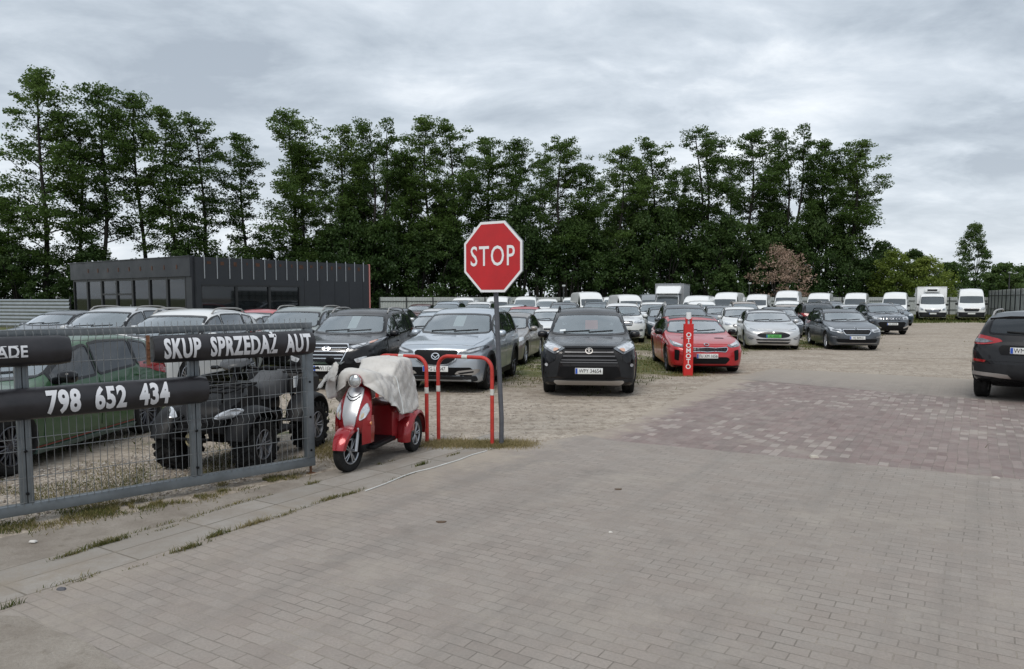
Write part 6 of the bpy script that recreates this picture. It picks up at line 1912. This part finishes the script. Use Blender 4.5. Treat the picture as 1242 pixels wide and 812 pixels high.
    for sg in (-1, 1):
        m = MB(); fender(m, (sg*.285, WBS, WR), WR+.075, .22, radians(-8), radians(192), n=16, drop=.35); m.loft([[(sg*.20, .93, .30), (sg*.39, .95, .30), (sg*.39, 1.0, .30), (sg*.20, 1.0, .30)], [(sg*.20, .95, .52), (sg*.37, 1.02, .50), (sg*.37, 1.08, .50), (sg*.20, 1.05, .52)]])
        m.build('rear_mudguard', M_SRED, r, 45)
    m = MB(); m.tube([(-.30, WBS, WR), (.30, WBS, WR)], .03, 8); m.box((0, WBS-.2, .22), (.12, .7, .06)); m.build('rear_axle', M_BLACK, r)
    # steering column, handlebar, headlamp, mirror
    m = MB(); m.tube([(0, .15, .62), (0, .26, .95)], .03, 8); m.tube([(-.24, .34, .99), (-.14, .27, .99), (.12, .27, .98), (.17, .30, .97)], .016, 8); m.build('handlebar', M_BLACK, r)
    hl = MB(); c = Vector((.03, .125, .985))
    hl.lathe([(0, .10), (.05, .09), (.070, .05), (.078, .0), (.074, -.010), (.067, -.010)], 'Y', 24, c); h = hl.build('headlight', M_SRED, r, 50)
    g = MB(); g.lathe([(0, -.030), (.03, -.026), (.055, -.016), (.067, -.006)], 'Y', 24, c); g.build('lens', pmat('headlamp_glass', (.55, .57, .58), .1, metal=.5, coat=1., vary=.35, vscale=30), h, 50)
    g = MB(); g.lathe([(.067, -.013), (.075, -.013), (.077, .0)], 'Y', 24, c); g.build('bezel', M_CHROME, h, 50)
    m = MB(); m.tube([(-.20, .28, 1.0), (-.25, .25, 1.12), (-.30, .25, 1.17)], .007, 6)
    e = []
    for t, s in ((-.012, .6), (0, 1), (.012, .85)): e.append([(-.325+.062*s*cos(a), .25+t, 1.19+.045*s*sin(a)) for a in [2*pi*k/16 for k in range(16)]])
    m.loft(e); m.build('mirror', M_BLACK, r, 50)
    tag(r, 'red three wheeled electric scooter with silver front panel parked by the gate', 'scooter')
    # ---- cover thrown over handlebar and seat
    m, nt, out = new_mat('cover_cloth')
    tc = N(nt, 'ShaderNodeTexCoord'); v = tc.outputs['Object']
    col = ramp(nt, nz(nt, v, 5, 7, .7), [(.3, (.44, .42, .395)), (.5, (.55, .53, .50)), (.7, (.62, .60, .57))])
    hh = mmath(nt, 'ADD', nz(nt, v, 9, 5, .6, dist=1.2), mmath(nt, 'MULTIPLY', nz(nt, v, 30, 4, .6, dist=.6), .3))
    finish(nt, out, col, .5, hh, .35, .02, .4)
    # stations along y: (y, top z, half width at top, half width at hem, hem z)
    S = [(.185, 1.02, .07, .13, .93), (.205, 1.075, .11, .20, .87), (.25, 1.105, .16, .26, .81), (.34, 1.11, .19, .30, .76), (.45, 1.075, .19, .31, .68), (.60, 1.03, .20, .32, .60), (.72, 1.02, .22, .33, .545), (.80, 1.10, .23, .335, .53), (.88, 1.165, .24, .34, .52), (1.0, 1.185, .25, .345, .51), (1.15, 1.18, .25, .345, .52), (1.28, 1.15, .24, .33, .56), (1.36, 1.04, .21, .31, .60), (1.40, .90, .18, .28, .64)]
    f = [pchip([(s[0], s[i]) for s in S]) for i in range(1, 5)]
    rings = []; nU, nV = 110, 84
    for i in range(nU+1):
        y = S[0][0]+(S[-1][0]-S[0][0])*i/nU; zt, wt, wh, zh = [g(y) for g in f]; ring_ = []
        for k in range(nV+1):
            t = -1+2*k/nV; a = abs(t)
            if a < .42: x = wt*(a/.42); z = zt-.03*(a/.42)**3
            else:
                u = (a-.42)/.58; x = wt+(wh-wt)*(u**.7); z = zt-.03-(zt-.03-zh)*u
            p = Vector((math.copysign(x, t), y, z)); sgn = 1 if t > 0 else -1
            q = Vector((y*3.2, t*2.2+sgn*3, z*2.5))
            w = noise.noise(q*.9)*.030
            amp = .22+.60*min(1, max(0, (a-.12)/.5))
            # crisp creases: stretched ridges running down the drape and across the hollow before the backrest
            for (ay, az, by, bz, ex, off) in ((7., 1.2, -.5, 1.4, .038, 1.), (5., 4.5, -1.2, 1.2, .030, 4.), (4., -5.5, 1.3, 1., .024, 9.), (13., 5., -1.5, 3.5, .010, 13.)):
                rdg = abs(noise.noise(Vector((y*ay+z*az+.8*t, y*by+z*bz, off+sgn*3.))))
                w += (min(1., rdg*3.2)**.7-.6)*ex*amp
            nrm = Vector((sgn*.9*min(1, a*1.6), 0, 1-a*.7)).normalized()
            p += nrm*w
            if k in (0, nV): p.z += .02*noise.noise(Vector((y*7, 1, sgn)))
            ring_.append(p)
        rings.append(ring_)
    cm = MB(); cm.loft(rings, closed=False, cap=False)
    # flap hanging at the handlebar's right end
    fl = []
    for i in range(11):
        t = i/10; row = []
        for k in range(9):
            s = k/8-.5
            row.append((-.22-.20*t+.02*noise.noise(Vector((t*4, s*4, 1))), .20+.10*t*s+.10*s+.04*noise.noise(Vector((t*5, s*5, 3))), 1.05+.05*sin(t*5)-.06*t+s*(.20-.08*t)*1.0+.03*noise.noise(Vector((t*6, s*6, 7)))))
        fl.append(row)
    cm.loft(fl, closed=False, cap=False)
    fl = []
    for i in range(9):
        t = i/8; row = []
        for k in range(7):
            s = k/6-.5
            row.append((-.25-.03*sin(t*3)+.05*s, .17+.14*s+.03*noise.noise(Vector((t*5, s*5, 8))), 1.02-.24*t+.03*noise.noise(Vector((t*6, s*3, 9)))))
        fl.append(row)
    cm.loft(fl, closed=False, cap=False)
    # piping seam
    co = cm.build('dust_cover', m, None, 70)
    md = co.modifiers.new('thick', 'SOLIDIFY'); md.thickness = .004; md.offset = 0
    co.location = r.location; co.rotation_euler = r.rotation_euler
    pts = []
    y = .74; zt, wt, wh, zh = [g(y) for g in f]
    for k in range(12):
        u = k/11; pts.append((wt+(wh-wt)*(u**.7)+.028, y+.01*sin(k), zt-.05-(zt-.05-zh)*u))
    sm = MB(); sm.tube(pts, .005, 6); sm.build('seam', M_PAPER, co)
    tag(co, 'crumpled pale grey cover draped over the red three wheeled scooter', 'cover')

# ------------------------------------------------------------------ quad bike
def make_quad():
    """front at -Y, origin on the ground under the machine's middle"""
    fl = (gp(205, 572)+gp(318, 569))/2; th = radians(79)
    WBQ = 1.30; r = empty('quad_bike', fl+Vector((cos(th), sin(th), 0))*(WBQ/2)+Vector((.0, .06, 0)), th-pi/2)
    R, W = .295, .25
    def atv_wheel(x, y, rz):
        w = empty('wheel', (x, y, R), rz, r); t = MB(); h = W/2
        t.lathe([(R*.55, -h*.8), (R*.7, -h), (R*.88, -h*.95), (R*.95, -h*.6), (R*.955, 0), (R*.95, h*.6), (R*.88, h*.95), (R*.7, h), (R*.55, h*.8)], 'X', 32, closed=True)
        for k in range(18):
            for j, off in ((-1, 0), (1, .5)):
                a = 2*pi*(k+off)/18; rot = Matrix.Rotation(a, 3, 'X')
                b = MB(); b.box((0, 0, 0), (h*.95, .042, .024)); b.v = [Matrix.Rotation(j*.5, 3, 'Z') @ v for v in b.v]
                b.v = [rot @ (v+Vector((j*h*.48, 0, R*.972))) for v in b.v]; t.add(b.v, b.f)
                b = MB(); b.box((0, 0, 0), (.02, .045, .06)); b.v = [rot @ (v+Vector((j*h*.97, 0, R*.90))) for v in b.v]; t.add(b.v, b.f)
        t.build('tyre', M_RUBBER, w, 30)
        _, m, mm = make_wheel(R, W, 6, M_ALLOY, rr=.56, twin=True); m.build('rim', [pmat('quad_rim', (.22, .22, .23), .4, metal=.7), M_BLACK], w, 40)
    for y in (-WBQ/2, WBQ/2):
        for sg in (-1, 1): atv_wheel(sg*.46, y, 0 if sg > 0 else pi)
    gl = pmat('quad_plastic', (.009, .009, .010), .5, spec=.25, vary=.2, vscale=5)
    # mudguards
    for y in (-WBQ/2, WBQ/2):
        for sg in (-1, 1):
            m = MB(); fender(m, (sg*.44, y, R), R+.12, .31, radians(15), radians(165), n=14, drop=.3); m.build('mudguard', gl, r, 45)
    # front body with bonnet and bumper
    def ring(y, w, z0, z1, c=.06): return [(-w, y, z0), (-w, y, z1-c), (-w+c, y, z1), (w-c, y, z1), (w, y, z1-c), (w, y, z0)]
    m = MB(); m.loft([ring(-1.02, .16, .50, .66), ring(-.95, .27, .45, .74), ring(-.75, .32, .45, .82), ring(-.45, .26, .5, .88), ring(-.28, .16, .5, .92)]); m.build('front_body', gl, r)
    for sg in (-1, 1):
        e = []
        for t, s in ((0, 1.), (-.035, .85), (-.05, .5)): e.append([(sg*(.30+.03)+.115*s*cos(a)*1., -.93+t+sg*0+.10*abs(cos(a))*0+.10*(cos(a)*sg), .665+.05*s*sin(a)+.03*cos(a)*sg) for a in [2*pi*k/16 for k in range(16)]])
        m = MB(); m.loft(e); m.build('headlight', M_LAMP, r, 50)
    m = MB()
    for sg in (-1, 1): m.tube([(sg*.20, -.85, .36), (sg*.22, -1.10, .42), (sg*.20, -1.12, .58), (sg*.10, -1.08, .66)], .02, 8)
    for z in (.42, .52, .60): m.tube([(-.21, -1.115, z), (.21, -1.115, z)], .016, 8)
    m.build('front_bumper', M_BLACK, r)
    w = MB(); w.lathe([(0, -.03), (.07, -.03), (.09, 0), (.07, .03), (0, .03)], 'Y', 18, (-.02, -1.06, .40)); w.lathe([(.03, -.06), (.045, -.06), (.045, .0)], 'Y', 12, (-.02, -1.06, .40)); w.build('winch', pmat('winch_rope', (.30, .26, .15), .8, vary=.4, vscale=20), r)
    # frame, floorboards, engine
    m = MB(); m.box((0, 0, .40), (.34, 1.1, .26), bev=.05); m.box((0, .1, .60), (.28, .9, .2), bev=.06); m.build('engine_block', M_BLACK, r)
    for sg in (-1, 1):
        m = MB(); m.box((sg*.36, .02, .34), (.22, .55, .05), bev=.015); m.build('footwell', gl, r)
        for y in (-WBQ/2, WBQ/2):
            a = MB(); a.tube([(sg*.12, y-.05, .36), (sg*.40, y, .34)], .022, 6); a.tube([(sg*.12, y+.08, .42), (sg*.40, y, .38)], .018, 6); a.tube([(sg*.15, y+.1, .74), (sg*.36, y, .36)], .03, 8); a.build('suspension_arm', M_BLACK, r)
    # tank, seat, rear box
    m = MB(); m.loft([ring(-.30, .15, .62, .93, .05), ring(-.12, .17, .62, .93, .06), ring(.05, .14, .62, .86, .06)]); m.build('tank', gl, r)
    st_ = pmat('quad_seat', (.05, .05, .052), .5, vary=.15, bump=.15, bscale=25); m = MB(); m.loft([ring(.0, .12, .70, .87, .05), ring(.1, .17, .68, .875, .06), ring(.35, .20, .68, .90, .07), ring(.52, .20, .70, .98, .07), ring(.66, .18, .72, .99, .07)]); m.build('seat', st_, r, 50)
    m = MB(); m.loft([ring(.62, .30, .70, .80), ring(.72, .42, .68, .95), ring(1.02, .42, .68, .93), ring(1.10, .38, .70, .88)]); m.build('rear_box', gl, r)
    # racks
    m = MB()
    for x in (-.34, -.17, 0, .17, .34): m.tube([(x, -1.02, .90), (x, -.42, .93)], .012, 6)
    for y in (-1.02, -.72, -.42): m.tube([(-.36, y, .91+(y+1.02)*.05), (.36, y, .91+(y+1.02)*.05)], .014, 6)
    for x in (-.25, .25): m.tube([(x, -.9, .91), (x*.9, -.88, .78)], .014, 6); m.tube([(x, -.5, .925), (x*.9, -.5, .82)], .014, 6)
    m.build('front_rack', M_BLACK, r)
    m = MB()
    for x in (-.36, .36): m.tube([(x, .55, .95), (x, 1.12, .98)], .014, 6)
    for y in (.60, .85, 1.12): m.tube([(-.38, y, .965), (.38, y, .965)], .014, 6)
    m.build('rear_rack', M_BLACK, r)
    # handlebar with pod
    m = MB(); m.tube([(0, -.32, .86), (0, -.22, 1.06)], .035, 8); m.tube([(-.42, -.06, 1.07), (-.20, -.20, 1.09), (.20, -.20, 1.09), (.42, -.06, 1.07)], .016, 8)
    for sg in (-1, 1): m.tube([(sg*.42, -.06, 1.07), (sg*.30, -.13, 1.08)], .024, 8)
    m.build('handlebar', M_BLACK, r)
    m = MB(); m.loft([[(x*s*.17, y, z+zz*s*.07) for x, zz in ((-1, -.3), (-.9, .5), (0, .9), (.9, .5), (1, -.3), (.5, -1), (-.5, -1))] for y, z, s in ((-.40, 1.12, .35), (-.34, 1.13, .85), (-.22, 1.16, 1.), (-.13, 1.15, .8))]); m.build('instrument_pod', pmat('pod_grey', (.06, .062, .066), .4), r, 50)
    for sg in (-1, 1):
        m = MB(); m.tube([(sg*.26, -.16, 1.08), (sg*.33, -.2, 1.2)], .008, 6); m.loft([[(sg*.36+.075*s*cos(a), -.21+t, 1.235+.04*s*sin(a)) for a in [2*pi*k/12 for k in range(12)]] for t, s in ((-.015, .7), (0, 1.), (.015, .9))])
        if sg > 0: m.build('mirror', M_BLACK, r)
    k = MB(); k.box((.30, .62, .84), (.012, .10, .14)); k.build('white_tag', M_PAPER, r, None)
    tag(r, 'black quad bike with chunky tyres and front rack behind the gate', 'quad bike')

def make_small():
    # white cable lying along the paving edge
    pts = [gp(x, y) for x, y in ((443, 598), (457, 593), (470, 588), (490, 579.5), (505, 574.5), (520, 571), (540, 565), (555, 560.5), (572, 554), (590, 549))]
    f = [pchip([(i, p[k]) for i, p in enumerate(pts)]) for k in (0, 1)]
    m = MB(); m.tube([(f[0](i/6), f[1](i/6), .019) for i in range(0, 6*9+1)], .007, 8)
    o = m.build('white_cable', pmat('cable_white', (.58, .58, .56), .5, vary=.12, vscale=6)); tag(o, 'thin white cable curving along the paving edge beside the tricycle', 'cable')
    lf = pmat('dry_leaf', (.10, .065, .04), .8)
    for x, y, sx, lab in ((535, 635.5, .042, 'dark flattened scrap lying on the grey paving'), (750, 595.5, .035, 'small dark scrap near the middle of the grey paving')):
        p = gp(x, y); m = MB(); m.loft([[(p.x+sx*s*cos(a)*(1+.25*sin(3*a)), p.y+sx*s*.7*sin(a)*(1+.2*cos(2*a)), z) for a in [2*pi*k/12 for k in range(12)]] for z, s in ((.014, 1), (.020, .9), (.022, .3))])
        tag(m.build('paving_scrap', lf), lab, 'litter')
    for x, y, s, c, lab in ((40, 659.5, .028, (.60, .58, .55), 'white crumpled scrap on the earth by the gate'), (75, 717.5, .03, (.09, .09, .10), 'dark flat pebble at the edge of the concrete slabs'),
                            (1242-34, 581.5, .035, (.42, .38, .34), 'pale chip on the edge of the red paving'), (987, 556.5, .06, (.46, .42, .36), 'pale broken flake on the red paving'), (740, 648, .02, (.6, .57, .52), 'thin pale twig fragment on the grey paving')):
        p = gp(x, y); rr = random.Random(int(x)); m = MB(); n = 9; pr = [(1+rr.uniform(-.35, .35)) for _ in range(n)]
        m.loft([[(p.x+s*q*pr[k]*cos(2*pi*k/n), p.y+s*q*.75*pr[k]*sin(2*pi*k/n), z) for k in range(n)] for z, q in ((.013, 1), (.013+s*.35, .8), (.013+s*.5, .3))])
        tag(m.build('loose_chip', pmat('chip_%d' % int(x), c, .7)), lab, 'litter')
# ------------------------------------------------------------------ placing the vehicles
BUILT = {}; USED = {}
def place(key, px, D, theta, label, cat='car', group=None, paint_=None, base=None, skip=(), zs=1., ws=1.):
    """front bumper centre at photo column px and distance D; theta: direction nose -> tail in degrees"""
    if key not in BUILT:
        BUILT[key] = globals()[key]()
        index_kids()
        o, sh = BUILT[key]; USED[key] = o
        if paint_: recolour(o, {BASE[key]: paint_})
        first = True
    else:
        o0, sh = BUILT[key]
        remap = {cur(o0, key): paint_} if paint_ else None
        o = copy_tree(o0, None, skip, remap); first = False
    th = radians(theta); f = at(px, D); L = sh.L
    o.location = f+Vector((cos(th), sin(th), 0))*L/2; o.rotation_euler = (0, 0, th-pi/2); o.scale = (ws, 1, zs)
    return tag(o, label, cat, group)
BASE = dict(white_sedan=P_WHITE, plain_hatch=P_WHITE, plain_sedan=P_BRONZE, plain_suv=P_WHITE, tall_van=P_VAN, low_van=P_VAN)
NOW = {}
def cur(o, key): return NOW.get(key, BASE.get(key))
def recolour(o, remap):
    for key, v in BUILT.items():
        if v[0] is o: NOW[key] = list(remap.values())[0]
    def go(q):
        if q.type == 'MESH':
            for sl in q.material_slots:
                if sl.material in remap:
                    new = remap[sl.material]; sl.link = 'OBJECT'; sl.material = new
        for c in kids(q): go(c)
    go(o)
def price_sheet(car, sh, x, z, w, h, mat, label):
    """paper sheet standing behind the windscreen"""
    loc, no, ix, ds = sh.bvh.ray_cast(Vector((x, -9, z)), Vector((0, 1, 0)))
    l0, *_ = sh.bvh.ray_cast(Vector((x, -9, z-h/2)), Vector((0, 1, 0))); l1, *_ = sh.bvh.ray_cast(Vector((x, -9, z+h/2)), Vector((0, 1, 0)))
    up = (l1-l0).normalized(); n = Vector((0, up.z, -up.y)); c = loc+n*.015
    v = [c+Vector((sx*w/2, 0, 0))+up*(sz*(h/2)/max(.3, up.z)) for sx, sz in ((-1, -1), (1, -1), (1, 1), (-1, 1))]
    v += [p+n*.003 for p in v]
    o = mesh_obj('price_sheet', v, [(0, 1, 2, 3), (7, 6, 5, 4), (0, 4, 5, 1), (1, 5, 6, 2), (2, 6, 7, 3), (3, 7, 4, 0)], mat)
    o.location = car.location; o.rotation_euler = car.rotation_euler
    return tag(o, label, 'price sheet', 'price sheets behind windscreens')

FAR_SKIP = ('handle', 'wiper', 'window_seal', 'windscreen_seal', 'plate_band', 'seam', 'lamp_reflector', 'steering_wheel', 'emblem_bar', 'sill_trim', 'seat')
def make_cars():
    G1 = 'cars for sale in the front row'; GL = 'cars parked in a line behind the gate'; GM = 'cars for sale in the rows behind'; GV = 'vans parked along the back of the lot'
    a = place('black_suv', 396, 15.0, 84, 'black sport utility car with wide chrome barred grille nearest the gate', 'car', G1)
    price_sheet(a, BUILT['black_suv'][1], .05, 1.36, .20, .26, M_PAPER, 'white sheet behind the windscreen of the black car beside the gate')
    a = place('silver_suv', 528.5, 14.6, 79, 'silver blue sport utility car with black shield grille behind the red hoops', 'car', G1)
    price_sheet(a, BUILT['silver_suv'][1], .03, 1.40, .23, .22, M_PAPER, 'white sheet behind the windscreen of the silver blue car')
    a = place('brown_suv', 714, 14.0, 84.5, 'brownish black sport utility car with a hexagon grille right of the stop sign', 'car', G1)
    price_sheet(a, BUILT['brown_suv'][1], .06, 1.34, .26, .18, M_SMOKE, 'red sheet behind the windscreen of the brownish black car')
    place('red_fastback', 857.5, 18.3, 85.5, 'red low fastback with black side vents behind the red post', 'car', G1)
    place('silver_fastback', 938, 26.6, 77.5, 'silver fastback with oval black nose and green number plate', 'car', G1)
    place('grey_estate', 1039.5, 26.4, 80.5, 'dark grey estate car with roof rails and chrome edged grille', 'car', G1)
    place('grey_compact_suv', 1082, 37.5, 80, 'mid grey compact sport utility car with chrome slotted grille behind the dark grey estate', 'car', G1)
    # car at the right edge, tail towards the camera
    o = place('rear_suv', 900, 14, 90, 'black sport utility car seen from behind on the red paving', 'car')
    th = radians(50.5); sh = BUILT['rear_suv'][1]; tail_ = at(1243, 13.05)
    o.location = tail_+Vector((cos(th), sin(th), 0))*(sh.L/2); o.rotation_euler = (0, 0, th+pi/2)
    # green car behind the gate
    o = place('green_hatch', 600, 14, 85.4, 'bright green hatchback side on behind the gate', 'car')
    th = radians(85.4); sh = BUILT['green_hatch'][1]; fa = Vector((-6.17, 7.87, 0)); o.location = fa+Vector((cos(th), sin(th), 0))*(sh.L/2-sh.axles[0])
    o.rotation_euler = (0, 0, th-pi/2)
    # ---- line behind the gate
    P = place
    P('plain_suv', 143, 13.6, 84, 'white sport utility car with roof rails above the green hatchback', 'car', GL, P_WHITE, skip=('seat',) if False else ())
    P('plain_sedan', 234, 18.8, 84, 'pale silver saloon behind the black quad bike', 'car', GL, P_TES)
    P('plain_suv', 66, 17.6, 84, 'silver grey sport utility car left of the white one with rails', 'car', GL, P_TES)
    P('plain_hatch', 15, 23, 84, 'grey hatchback farthest left behind the gate', 'car', GL, P_MGREY)
    P('plain_suv', 322, 18.2, 84, 'grey green sport utility car left of the black one with chrome grille', 'car', GL, P_PGREEN)
    P('plain_hatch', 277, 25, 84, 'red hatchback whose roof shows before the dark showroom', 'car', GL, P_RED, FAR_SKIP)
    P('plain_hatch', 372, 24.5, 84, 'white hatchback behind the grey green car, close to the showroom', 'car', GL, P_WHITE, FAR_SKIP)
    # ---- rows behind
    F = FAR_SKIP
    P('plain_hatch', 507, 20.4, 80, 'pale blue hatchback behind the silver blue car', 'car', GM, P_LBLUE)
    P('plain_sedan', 594, 20.4, 79, 'bronze grey saloon right behind the stop sign pole', 'car', GM, P_BRONZE)
    P('white_sedan', 664, 28.2, 84, 'white saloon with a black trapezoid grille behind the gap', 'car', GM)
    P('plain_suv', 682, 38, 84, 'dark grey sport utility car behind the white saloon', 'car', GM, P_DGREY, F)
    P('plain_suv', 756, 30.5, 83, 'white sport utility car with its nose beside the brownish black one', 'car', GM, P_WHITE)
    P('plain_suv', 795, 38.5, 82, 'white sport utility car between the dark teal hatchback and another white one', 'car', GM, P_WHITE, F)
    P('plain_hatch', 809, 33, 82, 'dark teal hatchback beside the red fastback', 'car', GM, P_TEAL, F)
    P('plain_suv', 837, 24.6, 83, 'dark grey sport utility car right behind the red fastback', 'car', GM, P_DGREY)
    P('plain_hatch', 878, 38.6, 81, 'dark blue grey hatchback behind the white hatchback', 'car', GM, P_MGREY, F)
    P('plain_hatch', 901, 32.5, 77, 'white hatchback behind the left side of the silver fastback', 'car', GM, P_WHITE)
    P('plain_suv', 908, 44, 80, 'beige roofed sport utility car behind the white hatchback', 'car', GM, P_BEIGE, F)
    P('plain_sedan', 952, 34.2, 78, 'dark grey saloon behind the silver fastback', 'car', GM, P_DGREY, F)
    P('plain_hatch', 964, 42.6, 80, 'beige hatchback between the silver fastback and the dark estate', 'car', GM, P_BEIGE, F)
    o = P('plain_suv', 994, 36.6, 78, 'black sport utility car tail on behind the dark grey estate', 'car', GM, P_BLACK, F)
    o.rotation_euler.z += pi
    P('plain_suv', 1018, 49, 80, 'grey sport utility car between the white vans and the dark estate', 'car', GM, P_MGREY, F)
    P('plain_hatch', 1046, 43.6, 80, 'silver hatchback half hidden behind the compact grey car', 'car', GM, P_TES, F)
    P('plain_hatch', 1093, 49, 80, 'dark blue hatchback peeping out right of the compact grey car', 'car', GM, P_TEAL, F)
    P('plain_hatch', 500, 47, 84, 'dark hatchback with reddish roof before the pale fence', 'car', GM, paint('paint_maroon', (.10, .03, .03), .3), F)
    P('plain_sedan', 514, 29, 82, 'silver saloon behind the pale blue hatchback', 'car', GM, P_TES, F)
    P('plain_suv', 533, 42, 83, 'pale blue sport utility car over the roof of the silver blue one', 'car', GM, P_LBLUE, F)
    P('plain_suv', 573, 41.5, 83, 'white sport utility car before the low white van by the sign', 'car', GM, P_WHITE, F)
    P('plain_hatch', 611, 39.2, 83, 'white hatchback seen past the sign pole', 'car', GM, P_WHITE, F)
    P('plain_hatch', 628, 33.3, 82, 'red hatchback behind the bronze grey saloon', 'car', GM, P_RED, F)
    P('plain_hatch', 618, 46.5, 83, 'pale blue hatchback behind the red one', 'car', GM, P_LBLUE, F)
    P('plain_suv', 722, 43.6, 83, 'dark sport utility car behind the roof of the brownish black one', 'car', GM, P_TEAL, F)
    P('plain_hatch', 775, 47, 83, 'pale blue hatchback between the white cars in the middle', 'car', GM, P_LBLUE, F)
    P('plain_sedan', 455, 30, 84, 'dark grey saloon behind the black car nearest the gate', 'car', GM, P_DGREY, F)
    # ---- vans
    def V(key, px, D, th, lab, top=None, pt=None, zs=1.):
        sh_h = dict(tall_van=2.5, low_van=1.98)[key]
        if top: zs = (CAM_H+(HZ-top)/FPX*(D+2))/sh_h
        P(key, px, D, th, lab, 'van', GV, pt, skip=F, zs=zs)
    V('low_van', 557, 54, 84, 'low white van left of the stop sign pole', 360.5)
    V('tall_van', 600, 58, 84, 'white van right behind the stop sign pole', 359.5)
    V('low_van', 635, 55, 84, 'white van with a sheet in its windscreen right of the stop sign', 359.5)
    V('low_van', 663, 61, 85, 'low white van left of the slim lamp post', 362)
    V('low_van', 694, 60, 84, 'white van tucked behind the slim lamp post', 360.5)
    V('tall_van', 722, 54, 96, 'tallest white van with a grey side, over the brownish black car', 354)
    V('low_van', 745, 62, 86, 'white van peeping out right of the tallest one', 360)
    V('tall_van', 770, 55, 95, 'white fronted van with grey body over the white cars', 357.2)
    V('tall_van', 792, 64, 86, 'grey van left of the box truck', 357.0, P_GVAN)
    V('tall_van', 840, 51, 68, 'white van right of the grey box truck', 358.4)
    V('low_van', 852, 44, 78, 'small white van in front of the tall van row', 365.)
    V('tall_van', 875, 56, 64, 'tall white van left of the slim pale post', 354.5)
    V('tall_van', 915, 64, 66, 'white van behind the slim pale post', 356.8)
    V('tall_van', 951, 59, 64, 'tall white van in front of the withered bush', 352.5)
    V('low_van', 956, 49, 72, 'small white van over the roof of the silver fastback', 364.7)
    V('tall_van', 990, 62, 62, 'white van just right of the withered bush', 355.2)
    V('tall_van', 1035, 64, 61, 'white van above the roof of the dark grey estate', 355.2)
    V('tall_van', 1083, 60, 60, 'white van behind the compact grey car', 354.5)
    V('tall_van', 1178, 60, 61, 'white van with black grille standing alone on the grass by the side fence', 350.3)
    t, sh = box_truck(True); th = radians(63.5); t.location = at(1131, 60.5)+Vector((cos(th), sin(th), 0))*sh.L/2; t.rotation_euler = (0, 0, th-pi/2)
    tag(t, 'white refrigerated box truck with a cooling unit over the cab', 'truck')
    t, sh = box_truck(False); th = radians(70); t.location = at(806, 57)+Vector((cos(th), sin(th), 0))*sh.L/2; t.rotation_euler = (0, 0, th-pi/2+radians(0))
    tag(t, 'white cab truck with a grey box body and wind deflector', 'truck')
EXPOSURE = 0.27
# ------------------------------------------------------------------ build everything
SC.view_settings.view_transform = 'Standard'; SC.view_settings.look = 'None'; SC.view_settings.exposure = EXPOSURE; SC.view_settings.gamma = 1
SC.view_settings.use_curve_mapping = False
SC.render.engine = 'CYCLES'
SC.cycles.max_bounces = 8; SC.cycles.diffuse_bounces = 3; SC.cycles.glossy_bounces = 3; SC.cycles.transparent_max_bounces = 24; SC.cycles.transmission_bounces = 4
SC.cycles.caustics_reflective = False; SC.cycles.caustics_refractive = False
SC.cycles.use_denoising = True
make_world(); make_camera()
make_ground(); make_paving(); make_grass(); make_pebbles()
make_fences(); make_building(); make_trees()
make_gate()
make_banner(.01, 1.605, 1.425, .128, 'black banner on the gate with the words for buying and selling cars', 'SKUP  SPRZEDAŻ  AUT', .80, .255, 1.46, .011, 1.12, rust=1.64)
make_banner(1.13, 2.85, 1.025, .132, 'black banner on the gate with the white telephone number', '798  652  434', 1.985, .270, .97, .012, 1.10)
make_banner(2.265, 4.30, 1.46, .125, 'black banner at the top left of the gate ending in the letters ADE', 'ADE', 2.69, .128, .215, .003, 1.05, serif=True)
make_stop_sign()
make_barrier(gp(458, 532), gp(518, 537.5), 1.13, 'red hoop barrier with white bands behind the scooter')
make_barrier(gp(532, 534), gp(597, 541), 1.13, 'red hoop barrier with white bands next to the stop sign')
make_post(); make_scooter(); make_quad(); make_small()
make_cars()
index_kids()
